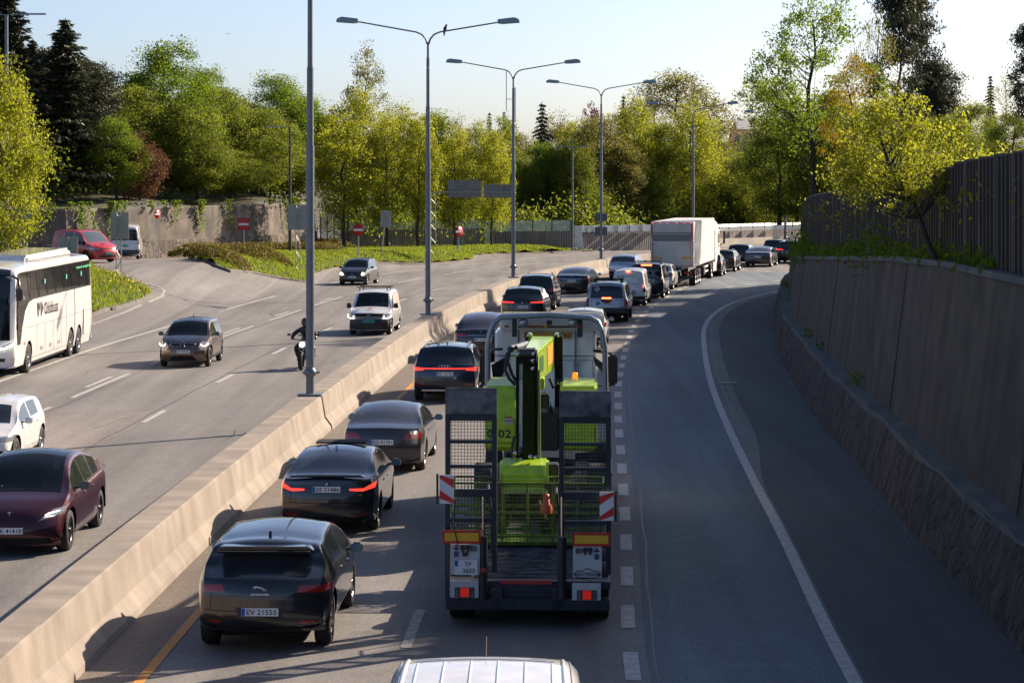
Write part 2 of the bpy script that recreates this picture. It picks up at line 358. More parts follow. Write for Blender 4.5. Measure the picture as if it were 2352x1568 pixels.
# ---- concrete median barrier, built as cast sections
def concrete(name, c, streak=(6,.35,1), rough=.85, dk=.72, warm=None):
    m = bpy.data.materials.new(name); m.use_nodes = True; t = m.node_tree; b = t.nodes['Principled BSDF']; N = t.nodes.new; Lk = t.links.new
    tc = N('ShaderNodeTexCoord'); mp = N('ShaderNodeMapping'); Lk(tc.outputs['UV'], mp.inputs[0]); mp.inputs['Scale'].default_value = streak
    n1 = N('ShaderNodeTexNoise'); n1.inputs['Scale'].default_value = .8; n1.inputs['Detail'].default_value = 6; Lk(mp.outputs[0], n1.inputs[0])
    n2 = N('ShaderNodeTexNoise'); n2.inputs['Scale'].default_value = 1.1; n2.inputs['Detail'].default_value = 7; Lk(tc.outputs['UV'], n2.inputs[0])
    n3 = N('ShaderNodeTexNoise'); n3.inputs['Scale'].default_value = 30; n3.inputs['Detail'].default_value = 3; Lk(tc.outputs['UV'], n3.inputs[0])
    r1 = N('ShaderNodeMapRange'); r1.inputs[1].default_value = .32; r1.inputs[2].default_value = .68; r1.inputs[3].default_value = dk; r1.inputs[4].default_value = 1.1; Lk(n1.outputs[0], r1.inputs[0])
    r2 = N('ShaderNodeMapRange'); r2.inputs[1].default_value = .3; r2.inputs[2].default_value = .7; r2.inputs[3].default_value = dk; r2.inputs[4].default_value = 1.12; Lk(n2.outputs[0], r2.inputs[0])
    r3 = N('ShaderNodeMapRange'); r3.inputs[1].default_value = .3; r3.inputs[2].default_value = .7; r3.inputs[3].default_value = .92; r3.inputs[4].default_value = 1.06; Lk(n3.outputs[0], r3.inputs[0])
    a = N('ShaderNodeMath'); a.operation = 'MULTIPLY'; Lk(r1.outputs[0], a.inputs[0]); Lk(r2.outputs[0], a.inputs[1])
    a2 = N('ShaderNodeMath'); a2.operation = 'MULTIPLY'; Lk(a.outputs[0], a2.inputs[0]); Lk(r3.outputs[0], a2.inputs[1])
    v = N('ShaderNodeVectorMath'); v.operation = 'SCALE'; v.inputs[0].default_value = c; Lk(a2.outputs[0], v.inputs['Scale']); Lk(v.outputs[0], b.inputs['Base Color'])
    b.inputs['Roughness'].default_value = rough
    bp = N('ShaderNodeBump'); bp.inputs['Strength'].default_value = .4; bp.inputs['Distance'].default_value = .015; Lk(n3.outputs[0], bp.inputs['Height']); Lk(bp.outputs[0], b.inputs['Normal'])
    return m
CONC = concrete('barrier_concrete', (.295,.25,.205), (2.2,.5,1), dk=.78)
def bar_sec(w=.31, h=.9, jit=0.0):
    return [(-.60,0),(-.58,.10),(-.40,.30),(-w,h-.02),(-w+.03,h),(w-.03,h),(w,h-.02),(.40,.34),(.56,.12),(.58,0)]
POLE_Y = [63.5, 99.8, 135.8, 165.0, 184.0, 197.0]
cuts = [-30, 12, 31, 63.4, 82, 99.7, 118, 135.7, 150, 164.9, 183.9, 196.9, 210]
bar = empty('median_barrier', (0,0,0), 0, 'long sand coloured concrete barrier between the two carriageways, carrying the lamp posts', 'barrier')
for i in range(len(cuts)-1):
    j = [0, .012, -.01, .015, -.012, .008][i % 6]; dh = [0, .02, -.015, .012][i % 4]
    pth = ypath(barC, cuts[i]+.02, cuts[i+1]-.02, 1.5)
    strip('barrier_section', pth, [(a+j, z if z == 0 else z+dh) for a, z in bar_sec()], CONC, None, None, bar, closed_sec=True)
# ---- right hand retaining wall with stone footing
def stone(name, c, scl=2.6, dist=.12, lo=.55, hi=1.2, stretch=(1,1,1)):
    m = bpy.data.materials.new(name); m.use_nodes = True; t = m.node_tree; b = t.nodes['Principled BSDF']; N = t.nodes.new; Lk = t.links.new
    tc = N('ShaderNodeTexCoord'); mp = N('ShaderNodeMapping'); Lk(tc.outputs['UV'], mp.inputs[0]); mp.inputs['Scale'].default_value = stretch
    wn = N('ShaderNodeTexNoise'); wn.inputs['Scale'].default_value = 3; Lk(mp.outputs[0], wn.inputs[0])
    ad = N('ShaderNodeVectorMath'); ad.operation = 'MULTIPLY_ADD'; ad.inputs[1].default_value = (.35,.35,0); Lk(wn.outputs['Color'], ad.inputs[0]); Lk(mp.outputs[0], ad.inputs[2])
    v1 = N('ShaderNodeTexVoronoi'); v1.feature = 'DISTANCE_TO_EDGE'; v1.inputs['Scale'].default_value = scl; Lk(ad.outputs[0], v1.inputs['Vector'])
    v2 = N('ShaderNodeTexVoronoi'); v2.inputs['Scale'].default_value = scl; Lk(ad.outputs[0], v2.inputs['Vector'])
    e = N('ShaderNodeMapRange'); e.inputs[1].default_value = 0; e.inputs[2].default_value = .09; e.inputs[3].default_value = .38; e.inputs[4].default_value = 1; Lk(v1.outputs[0], e.inputs[0])
    sp = N('ShaderNodeSeparateColor'); Lk(v2.outputs['Color'], sp.inputs[0])
    r = N('ShaderNodeMapRange'); r.inputs[3].default_value = lo; r.inputs[4].default_value = hi; Lk(sp.outputs[0], r.inputs[0])
    n3 = N('ShaderNodeTexNoise'); n3.inputs['Scale'].default_value = 14; n3.inputs['Detail'].default_value = 5; Lk(mp.outputs[0], n3.inputs[0])
    r3 = N('ShaderNodeMapRange'); r3.inputs[3].default_value = .7; r3.inputs[4].default_value = 1.3; Lk(n3.outputs[0], r3.inputs[0])
    a = N('ShaderNodeMath'); a.operation = 'MULTIPLY'; Lk(e.outputs[0], a.inputs[0]); Lk(r.outputs[0], a.inputs[1])
    a2 = N('ShaderNodeMath'); a2.operation = 'MULTIPLY'; Lk(a.outputs[0], a2.inputs[0]); Lk(r3.outputs[0], a2.inputs[1])
    v = N('ShaderNodeVectorMath'); v.operation = 'SCALE'; v.inputs[0].default_value = c; Lk(a2.outputs[0], v.inputs['Scale']); Lk(v.outputs[0], b.inputs['Base Color'])
    sm = N('ShaderNodeMath'); sm.operation = 'MULTIPLY'; Lk(e.outputs[0], sm.inputs[0]); Lk(n3.outputs[0], sm.inputs[1])
    bp = N('ShaderNodeBump'); bp.inputs['Strength'].default_value = 1.0; bp.inputs['Distance'].default_value = dist; Lk(sm.outputs[0], bp.inputs['Height']); Lk(bp.outputs[0], b.inputs['Normal'])
    b.inputs['Roughness'].default_value = .9
    return m
STONE = stone('rubble_stone', (.125,.090,.075), 3.0, .22, stretch=(1,.5,1))
LEDGE = concrete('ledge_concrete', (.11,.115,.11), (1,1,1), dk=.7)
def board_concrete(name, c, pitch, deep=.05, dk=.7):
    m = concrete(name, c, (3.0,.12,1), dk=dk); t = m.node_tree; b = t.nodes['Principled BSDF']; N = t.nodes.new; Lk = t.links.new
    tc = N('ShaderNodeTexCoord'); wv = N('ShaderNodeTexWave'); wv.bands_direction = 'X'; wv.inputs['Scale'].default_value = 1.0/pitch*.159*2; wv.inputs['Distortion'].default_value = .6; wv.inputs['Detail'].default_value = 2
    Lk(tc.outputs['UV'], wv.inputs['Vector'])
    old = b.inputs['Normal'].links[0].from_node
    bp = N('ShaderNodeBump'); bp.inputs['Strength'].default_value = 1.0; bp.inputs['Distance'].default_value = deep; Lk(wv.outputs['Fac'], bp.inputs['Height']); Lk(old.outputs[0], bp.inputs['Normal']); Lk(bp.outputs[0], b.inputs['Normal'])
    # colour is darker in the grooves
    src = b.inputs['Base Color'].links[0].from_socket; r = N('ShaderNodeMapRange'); r.inputs[3].default_value = .72; r.inputs[4].default_value = 1.0; Lk(wv.outputs['Fac'], r.inputs[0])
    v = N('ShaderNodeVectorMath'); v.operation = 'SCALE'; Lk(src, v.inputs[0]); Lk(r.outputs[0], v.inputs['Scale']); Lk(v.outputs[0], b.inputs['Base Color'])
    return m
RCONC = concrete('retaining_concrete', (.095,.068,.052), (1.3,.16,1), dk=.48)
rw = empty('retaining_wall', (0,0,0), 0, 'tall dark concrete retaining wall on the right above a rubble stone footing', 'retaining wall')
wp = ypath(footW, -30, 172, 1.0)
def jt(i): return .05*math.sin(i*1.3)+.04*math.sin(i*2.9+1)
FSEC = lambda i: [(0,-.05),(.10+jt(i)*.3,.35),(.22+jt(i+7)*.5,.8),(.35+jt(i)*.4,1.2+.06*math.sin(i*.7)),(.36,1.22)]
strip('stone_footing', wp, FSEC, STONE, parent=rw)
strip('ledge', wp, lambda i: [(.34+jt(i)*.4,1.19+.06*math.sin(i*.7)),(.36+jt(i)*.4,1.30+.03*math.sin(i*1.9)),(.76,1.33),(.76,1.2)], LEDGE, parent=rw)
def wsec(i):
    y = wp[i][1]; h = topW(y); k = (h-1.3)/2.9
    return [(.70,1.25),(.70+.36*k,h),(.66+.36*k,h+.02),(.68+.36*k,h+.14),(1.0+.36*k,h+.14),(1.9+.36*k,h+.12)]
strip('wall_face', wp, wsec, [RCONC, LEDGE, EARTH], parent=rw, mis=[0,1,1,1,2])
for yy in range(38, 130, 17):   # casting joints
    x = footW(yy); h = topW(yy); k = (h-1.3)/2.9
    q = MB(); q.tube([(x+.695, yy, 1.3), (x+.695+.36*k, yy, h)], .007, 4); q.build('joint', GAP, rw)
# ---- noise fence on the wall
fx = lambda y: footW(y)+1.42
ftop = lin([(-30,7.45),(41,7.1),(49,6.93),(49.3,6.85),(58,6.6),(80,6.12),(97,5.75),(119,5.2),(132,4.9),(160,4.6)])
WOOD = mat('fence_boards', (.105,.078,.062), .85, noise=.4, nscale=1.2, dark=(.052,.038,.032), vec='uv', stretch=(9,.4,1), detail=6)
POSTM = mat('galvanised_post', (.16,.18,.19), .5, .4, noise=.15)
fr = empty('noise_fence', (0,0,0), 0, 'tall dark timber noise fence with pale posts on top of the right wall', 'fence')
yy = -6.0; k = 0
while yy < 150:
    dy = 1.85; a = (fx(yy), yy); b = (fx(yy+dy), yy+dy); z0 = topW(yy)-.15; zt = ftop(yy)
    pth = [a, ((a[0]+b[0])/2, yy+dy/2), b]
    strip('fence_panel', pth, [(-.03, z0), (-.03, zt), (.04, zt), (.04, z0)], WOOD, parent=fr, closed_sec=True)
    q = MB(); q.box((a[0]-.05, yy, (z0+zt)/2+.03), (.045,.04, zt-z0), math.atan2(-(b[0]-a[0]), dy)); q.build('post', POSTM, fr); yy += dy; k += 1
# vertical board battens give the panels relief
q = MB(); yy = -6
while yy < 150:
    q.box((fx(yy)-.05, yy, (topW(yy)-.15+ftop(yy))/2), (.05,.09, ftop(yy)-topW(yy)+.10), math.atan2(-(fx(yy+.5)-fx(yy-.5)), 1)); yy += .42
bt = q.build('battens', WOOD, fr); bt['kind'] = 'stuff'
# ---- bank behind the fence
def bank_z(x, y):
    t = ftop(min(max(y, 20), 160))-.9; d = x-fx(min(max(y, -30), 165))
    return t+.9*sstep(0, 5, d)+min(6, max(0, d-3)*.22)+.25*math.sin(x*.5)+.2*math.sin(y*.31)
vs = []; fs = []; nx, ny = 30, 90
for i in range(ny+1):
    y = -30+i*220/ny
    for j in range(nx+1):
        x = fx(min(y,165))+.15+ (j/nx)**1.5*90; vs.append((x, y, bank_z(x, y)))
for i in range(ny):
    for j in range(nx): fs.append((i*(nx+1)+j, i*(nx+1)+j+1, (i+1)*(nx+1)+j+1, (i+1)*(nx+1)+j))
me = bpy.data.meshes.new('hillside'); me.from_pydata(vs, [], fs); o = link('hillside', me, None, [GRASSG], True); o['kind'] = 'structure'
# ---- left stone wall below the wood
SWALL = concrete('pale_stone_wall', (.20,.165,.135), (1.2,.35,1), dk=.5)
t_ = SWALL
SBASE = stone('stone_base', (.20,.165,.135), 1.7, .18, stretch=(1,.6,1))
lwp = [(-62,150),(-46,156),(-36,160),(-30,164),(-26,172),(-22,181),(-18.8,190),(-16.2,203)]
def dens(pts, k=5):
    out = []
    for i in range(len(pts)-1):
        for j in range(k): out.append((pts[i][0]+(pts[i+1][0]-pts[i][0])*j/k, pts[i][1]+(pts[i+1][1]-pts[i][1])*j/k))
    out.append(pts[-1]); return out
lwp = dens(lwp)
lw = empty('stone_wall', (0,0,0), 0, 'high pale stone wall streaked with ivy and tree shade on the left, below the wood', 'wall')
strip('wall_base', lwp, [(.0,.2),(-.08,1.0),(-.16,1.9),(-.30,1.95)], SBASE, parent=lw)
strip('wall_face', lwp, [(-.28,1.9),(-.43,4.25),(-.46,4.36),(-1.1,4.36)], SWALL, parent=lw)
# hill behind the left wall
def lhill(x, y, d): return 4.28+min(5.0, d*.12)+.3*math.sin(x*.3+y*.2)
vs = []; fs = []; nn = len(lwp)
for i, (x, y) in enumerate(lwp):
    dx = lwp[min(i+1,nn-1)][0]-lwp[max(i-1,0)][0]; dy = lwp[min(i+1,nn-1)][1]-lwp[max(i-1,0)][1]; l = math.hypot(dx, dy); nx_, ny_ = -dy/l, dx/l
    for j in range(12):
        d = .9+ (j/11)**1.5*75; q = (x+nx_*d, y+ny_*d); vs.append((q[0], q[1]+d*.3, lhill(q[0], q[1], d)))
for i in range(nn-1):
    for j in range(11): fs.append((i*12+j, i*12+j+1, (i+1)*12+j+1, (i+1)*12+j))
me = bpy.data.meshes.new('wooded_hill'); me.from_pydata(vs, [], fs); o = link('wooded_hill', me, None, [EARTH], True); o['kind'] = 'structure'
# ---- corrugated barrier with glass on top, behind the street trees
CORR = board_concrete('ribbed_concrete', (.27,.235,.205), .22, .05, dk=.8)
PALEC = concrete('pale_concrete', (.42,.37,.30), (1,.5,1), dk=.85)
CLEAR = bpy.data.materials.new('clear_panel'); CLEAR.use_nodes = True
_b = CLEAR.node_tree.nodes['Principled BSDF']; _b.inputs['Base Color'].default_value = (.45,.55,.52,1); _b.inputs['Roughness'].default_value = .1; _b.inputs['Alpha'].default_value = .45
WPANEL = mat('white_panel', (.62,.66,.64), .35, noise=.08, nscale=2)
DPOST = mat('dark_post', (.09,.10,.10), .6, noise=.1)
gx = lambda dx, Y: (PX(dx, Y), Y)
def ribwall(name, p0, p1, zb, zt, label, glass=.9, cat='noise barrier', nd=8):
    r = empty(name, (0,0,0), 0, label, cat, 'ribbed noise barriers along the far verge')
    path = dens([p0, p1], nd)
    strip('ribbed_wall', path, [(0,zb-.4),(0,zt),(-.25,zt),(-.25,zb-.4)], CORR, parent=r, closed_sec=True)
    if glass:
        strip('glass_panel', path, [(-.10,zt),(-.10,zt+glass),(-.13,zt+glass),(-.13,zt)], CLEAR, parent=r)
        for i in range(0, len(path), 2):
            q = MB(); q.box((path[i][0], path[i][1]+.11, zt+glass/2), (.09,.09,glass+.1)); q.build('post', DPOST, r)
    return r
glz = empty('glass_fence', (0,0,0), 0, 'green tinted clear glass fence panels between the stone wall and the ribbed barrier', 'fence')
gp = dens([(-16.1,203.2),gx(800,197)], 4)
strip('glass_panel', gp, [(0,.6),(0,3.4),(-.03,3.4),(-.03,.6)], CLEAR, parent=glz)
for a, b in gp:
    q = MB(); q.box((a, b+.06, 2.0), (.1,.1,2.9)); q.build('post', DPOST, glz)
ribwall('ribbed_barrier', gx(798,197), gx(1107,205), .7, 2.1, 'ribbed concrete noise barrier behind the row of yellow green trees', .7)
ribwall('ribbed_barrier', gx(1134,205), gx(1312,207), .4, 1.85, 'short ribbed noise barrier between the last street tree and the white panelled wall', .9)
q = MB(); q.box((*gx(1120,205.3), 1.4), (.5,.06,2.6)); q.build('glass_infill', CLEAR, glz)
fw = empty('far_wall', (0,0,0), 0, 'curved ribbed concrete wall topped with white panels behind the lorry', 'noise barrier')
fp = dens([gx(1334,208),(8,209.8),(12.5,213.5),(16,218),(20,223.5),(25,229.5),(32,236),(44,243)], 4)
n1 = 11
strip('ribbed_wall', fp[:n1], [(0,-.2),(-.1,1.7),(-.3,1.7),(-.3,-.2)], CORR, parent=fw, closed_sec=True)
strip('panel_band', fp[:n1], [(-.1,1.7),(-.12,2.25),(-.16,2.25),(-.16,1.7)], WPANEL, parent=fw)
strip('ribbed_wall', fp[n1-1:], [(-.3,.45),(-.35,1.45),(-.5,1.45),(-.5,.3)], CORR, parent=fw, closed_sec=True)
strip('smooth_wall', fp[n1-1:], [(.1,-.1),(-.1,.75),(-.32,.75),(-.32,-.1)], PALEC, parent=fw, closed_sec=True)
strip('panel_band', fp[n1-1:], [(-.36,1.45),(-.30,1.85),(-.42,2.05),(-.5,2.05),(-.5,1.45)], WPANEL, parent=fw)
q = MB()
for i in range(0, len(fp)): q.box((fp[i][0]+.05, fp[i][1]-.02, 1.9), (.05,.3,.62))
q.build('panel_posts', DPOST, fw)
q = MB(); q.prism([(0,-.2),(.9,-.2),(.55,2.25),(0,2.25)], 207.6, 207.9, 'y'); e_ = q.build('end_panel', WPANEL, fw); e_.location.x = PX(1334,208)-.55
# ---- grass islands with kerbs
KERB = concrete('kerb_stone', (.20,.18,.16), (1,1,1), dk=.7)
def inpoly(x, y, pl):
    c = False; n = len(pl); j = n-1
    for i in range(n):
        if (pl[i][1] > y) != (pl[j][1] > y) and x < (pl[j][0]-pl[i][0])*(y-pl[i][1])/(pl[j][1]-pl[i][1])+pl[i][0]: c = not c
        j = i
    return c
def smoothpoly(pl, k=3):
    out = []; n = len(pl)
    for i in range(n):
        p0, p1, p2, p3 = pl[i-1], pl[i], pl[(i+1) % n], pl[(i+2) % n]
        for j in range(k):
            t = j/k; out.append(tuple(.5*((2*p1[a])+(-p0[a]+p2[a])*t+(2*p0[a]-5*p1[a]+4*p2[a]-p3[a])*t*t+(-p0[a]+3*p1[a]-3*p2[a]+p3[a])*t**3) for a in (0,1)))
    return out
def island(name, pl, h, m, kerbw=.14, mound=0.0):
    pl = smoothpoly(pl); n = len(pl)
    b = bmesh.new(); vv = [b.verts.new((x, y, 0)) for x, y in pl]; b.faces.new(vv)
    bmesh.ops.triangulate(b, faces=b.faces)
    for _ in range(7):
        es = [e for e in b.edges if e.calc_length() > 2.0]
        if not es: break
        bmesh.ops.subdivide_edges(b, edges=es, cuts=1); bmesh.ops.triangulate(b, faces=[f for f in b.faces if len(f.verts) > 3])
    arr = np.array(pl)
    for v in b.verts:
        d = np.min(np.hypot(arr[:,0]-v.co.x, arr[:,1]-v.co.y)); v.co.z = zf(v.co.x, v.co.y)+h+mound*sstep(0, 2.5, d)
    me = bpy.data.meshes.new(name); b.to_mesh(me); b.free(); o = link(name, me, None, [m], True); o['kind'] = 'structure'
    cl = pl+[pl[0], pl[1]]
    strip('kerb', cl, [(-kerbw,-.05),(-kerbw,h+.01),(0,h+.02),(.02,h-.04)] if True else 0, KERB, zf, 'structure')
    strip('kerb_edge', cl, [(kerbw,-.05),(kerbw,h+.01),(0,h+.02)], KERB, zf, 'structure')
    return pl
def gpoly(pix): return [(G(*p).x, G(*p).y) for p in pix]
I1 = gpoly([(350,678),(330,664),(300,648),(262,634),(205,612),(140,596)])+[(-26,118),(-27,100),(-20.5,92),(-19.6,97)]+gpoly([(232,716),(262,711),(310,696)])
I1 = island('verge', I1, .10, GRASSG, .10, .15)
I2 = gpoly([(437,598),(500,614),(574,627),(640,640),(700,650),(706,645),(724,632),(780,617),(864,606),(985,608),(1083,599),(1091,590),(1176,585),(1345,577)])+[(PX(1340,207.3),207.3),(PX(1200,206),206),(PX(1107,204.6),204.6),(PX(950,200.5),200.5),(PX(798,196.5),196.5),(-15.5,201),(-18.2,189),(-22.6,178)]
I2 = island('verge', I2, .12, GRASSG, .14, .3)
I3 = [(-60,120),(-40,128),(-31.5,138),(-31,146),(-36,152),(-60,150)]
I3 = island('verge', I3, .12, GRASSG, .12, .2)
# ================================================================ VEHICLES
def catmull(pts, sub):
    out = []; n = len(pts)
    for i in range(n-1):
        p0 = pts[max(i-1, 0)]; p1 = pts[i]; p2 = pts[i+1]; p3 = pts[min(i+2, n-1)]
        l1 = math.dist(p1, p2)
        def tang(a, b, c):   # non-uniform tangent, limited to the segment length
            d0 = max(math.dist(a, b), 1e-4); d1 = max(math.dist(b, c), 1e-4)
            v = [((b[k]-a[k])/d0*d1+(c[k]-b[k])/d1*d0)/(d0+d1) for k in (0, 1)]; return v
        m1 = tang(p0, p1, p2) if i > 0 else [(p2[k]-p1[k])/max(l1,1e-4) for k in (0,1)]
        m2 = tang(p1, p2, p3) if i < n-2 else [(p2[k]-p1[k])/max(l1,1e-4) for k in (0,1)]
        for j in range(sub):
            t = j/sub; t2 = t*t; t3 = t2*t
            out.append((i, tuple((2*t3-3*t2+1)*p1[k]+(t3-2*t2+t)*l1*m1[k]+(-2*t3+3*t2)*p2[k]+(t3-t2)*l1*m2[k] for k in (0, 1))))
    out.append((n-2, tuple(pts[-1]))); return out
def carve(b, poly, ax, sel, tagv, lay):
    a, c = ax; n = len(poly); lo = [min(p[k] for p in poly) for k in (0,1)]; hi = [max(p[k] for p in poly) for k in (0,1)]
    def near(f):
        if not sel(f): return False
        xs = [v.co[a] for v in f.verts]; zs = [v.co[c] for v in f.verts]
        return max(xs) > lo[0]-1e-4 and min(xs) < hi[0]+1e-4 and max(zs) > lo[1]-1e-4 and min(zs) < hi[1]+1e-4
    for i in range(n):
        p = poly[i]; q = poly[(i+1) % n]; dx, dz = q[0]-p[0], q[1]-p[1]
        if abs(dx)+abs(dz) < 1e-6: continue
        co = Vector((0,0,0)); co[a] = p[0]; co[c] = p[1]; no = Vector((0,0,0)); no[a] = -dz; no[c] = dx
        fs = [f for f in b.faces if near(f)]
        if not fs: return
        g = set(fs)
        for f in fs: g.update(f.edges); g.update(f.verts)
        bmesh.ops.bisect_plane(b, geom=list(g), dist=1e-5, plane_co=co, plane_no=no)
    for f in b.faces:
        if near(f):
            m = f.calc_center_median()
            if inpoly(m[a], m[c], poly): f[lay] = tagv
def car_shell(S):
    """returns {tag: bmesh-ready data}; local frame: +Y forward, origin mid ground"""
    L, W = S['L'], S['W']; sub = S.get('sub', 6); st = catmull(S['prof'], sub)
    bu = [p[0] for p in S['belt']]; bz = [p[1] for p in S['belt']]; tum = S.get('tumble', .30); zb0 = S.get('zb', .20)
    cr = S.get('cr', .22); cf = S.get('cf', .38); crown = S.get('crown', .05); edge = S.get('edge', .8)
    b = bmesh.new(); lay = b.faces.layers.int.new('tag'); ls = b.faces.layers.int.new('st'); lj = b.faces.layers.int.new('j')
    rows = []
    for (seg, (u, zt)) in st:
        zb = min(zb0+.10*sstep(.5, 0, u)+.04*sstep(L-.6, L, u), zt-.012)
        w = W/2*(1-S.get('tr',.07)*max(0, 1-u/.55)**2-S.get('tf',.11)*max(0, 1-(L-u)/1.0)**2)
        B = min(float(np.interp(u, bu, bz)), zt-.03); B = max(B, zb+.008); H1 = B-zb; h = max(zt-B, .004)
        sh = S.get('sh', .945); a = w*sh
        pts = [(0,zb),(w*.80,zb),(w*.93,zb+.03*min(1,H1*3)),(w*.975,zb+.16*H1),(w*.995,zb+.42*H1),(w,zb+.66*H1),(w*.985,zb+.88*H1),(a,B)]
        ss = edge*h
        for k in range(1, 5): q = k/4; pts.append((a-tum*ss*q-.012*math.sin(q*math.pi/2)*min(1,h*2), B+ss*q))
        xs, zs = pts[-1]; ce = min(crown, h*.35)
        rr = min(.17, .05+h*.25)
        xr = xs-rr
        zr = zt-ce
        for q in (.35, .72): 
            an = q*math.pi/2; pts.append((xr+(xs-xr)*math.cos(an), zs+(zr-zs)*math.sin(an)))
        pts.append((xr, zr))
        for q in (.8, .6, .4, .2, 0): pts.append((xr*q, zt-ce*q*q))
        row = []
        for (x, z) in pts:
            q = min(1, x/(W/2))**2.6; du = cr*q*(1-sstep(0, .9, u))-cf*q*sstep(L-1.1, L, u)
            row.append(b.verts.new((x, u+du-L/2, z)))
        rows.append(row)
    M = len(rows[0])
    for i in range(len(rows)-1):
        for j in range(M-1):
            try: f = b.faces.new((rows[i][j], rows[i][j+1], rows[i+1][j+1], rows[i+1][j]))
            except ValueError: continue
            f[ls] = st[i][0]; f[lj] = j; f.smooth = True
    bmesh.ops.remove_doubles(b, verts=b.verts, dist=2e-4)
    names = {0: ('body', S['paint'], False)}; nxt = [1]
    def newtag(nm, m, split=False):
        t = nxt[0]; nxt[0] += 1; names[t] = (nm, m, split); return t
    ih = S.get('L')
    def lat_cut(segs, x0, x1, tg, top=True):
        i0, i1 = segs; pts = S['prof']; p0 = pts[i0]; p1 = pts[i1]
        P0 = Vector((x0, p0[0]-L/2, p0[1])); P1 = Vector((x1, p1[0]-L/2, p1[1])); ch = P1-P0
        nrm = Vector((0, -(p1[1]-p0[1]), p1[0]-p0[0])); no = ch.cross(nrm)
        fs = [f for f in b.faces if i0 <= f[ls] < i1 and f[lj] >= 11]; g = set(fs)
        for f in fs: g.update(f.edges); g.update(f.verts)
        bmesh.ops.bisect_plane(b, geom=list(g), dist=1e-5, plane_co=P0, plane_no=no)
        if no.x < 0: no = -no
        for f in b.faces:
            if i0 <= f[ls] < i1 and f[lj] >= 11 and (f.calc_center_median()-P0).dot(no) < 0: f[lay] = tg
    for d in S.get('tops', []):       # windscreen, rear window, glass roof
        lat_cut(d['seg'], d['x'][0], d['x'][1], newtag(d['name'], d.get('mat', GLASS)))
    # side glass
    g = S.get('side')
    if g:
        pu = [p[1][0] for p in st]; pz = [p[1][1] for p in st]
        k0 = max(range(len(pu)), key=lambda k: pz[k])
        def top_at(u):
            B = float(np.interp(u, bu, bz)); z = float(np.interp(u, pu, pz)); return B+edge*(z-B)-g.get('mt', .03)
        def bot_at(u): return float(np.interp(u, bu, bz))+g.get('mb', .02)
        for (ua, ub) in g['wins']:
            us = [ua+(ub-ua)*k/9 for k in range(10)]
            low = [(u-L/2, bot_at(u)) for u in us]; upp = [(u-L/2, max(bot_at(u)+.004, min(top_at(u), top_at(u)))) for u in us]
            poly = low+upp[::-1]
            carve(b, poly, (1, 2), lambda f: 6 <= f[lj] <= 12, newtag('side_window', g.get('mat', GLASS), True), lay)
    for c in S.get('rear', []):
        poly, nm, m = c[:3]; um = c[3] if len(c) > 3 else .75
        t = newtag(nm, m, min(p[0] for p in poly) > .02)
        carve(b, poly, (0, 2), lambda f: f.calc_center_median().y < um-L/2 and f[lay] == 0, t, lay)
    for c in S.get('front', []):
        poly, nm, m = c[:3]; um = c[3] if len(c) > 3 else .9
        t = newtag(nm, m, min(p[0] for p in poly) > .02)
        carve(b, poly, (0, 2), lambda f: f.calc_center_median().y > L/2-um and f[lay] == 0, t, lay)
    for c in S.get('sides', []):
        poly, nm, m = c[:3]; poly = [(p[0]-L/2, p[1]) for p in poly]
        carve(b, poly, (1, 2), lambda f: f[lj] <= 12 and f[lj] >= 2 and f.calc_center_median().x > W*.3 and f[lay] == 0, newtag(nm, m, nm != 'body'), lay)
    # wheel arches
    R = S['R']; dead = newtag('x', None)
    for wu in S['axles']:
        Ra = R+S.get('gap', .06); poly = [(wu-L/2+Ra*math.cos(t), R+Ra*math.sin(t)) for t in [math.pi*2*k/18 for k in range(18)]]
        carve(b, poly, (1, 2), lambda f: f[lj] <= 6 and f[lj] >= 1 and f.calc_center_median().x > W*.28, dead, lay)
    bmesh.ops.delete(b, geom=[f for f in b.faces if f[lay] == dead], context='FACES')
    out = {}
    b.faces.ensure_lookup_table()
    for f in b.faces: out.setdefault(f[lay], []).append([tuple(v.co) for v in f.verts])
    b.free(); return out, names
def mesh_from_polys(name, groups, mats, parent):
    """groups: list of (list of polygons, material index)"""
    idx = {}; vs = []; fs = []; mi = []
    for polys, k in groups:
        for p in polys:
            q = []
            for c in p:
                key = (round(c[0], 5), round(c[1], 5), round(c[2], 5))
                if key not in idx: idx[key] = len(vs); vs.append(c)
                if idx[key] not in q: q.append(idx[key])
            if len(q) > 2: fs.append(q); mi.append(k)
    me = bpy.data.meshes.new(name); me.from_pydata(vs, [], fs); me.polygons.foreach_set('material_index', mi)
    b = bmesh.new(); b.from_mesh(me); bmesh.ops.dissolve_degenerate(b, dist=1e-4, edges=b.edges)
    b.normal_update()
    for e in b.edges:
        if len(e.link_faces) == 2 and e.calc_face_angle(0) > .9: e.smooth = False
    b.to_mesh(me); b.free()
    return link(name, me, parent, mats, True)
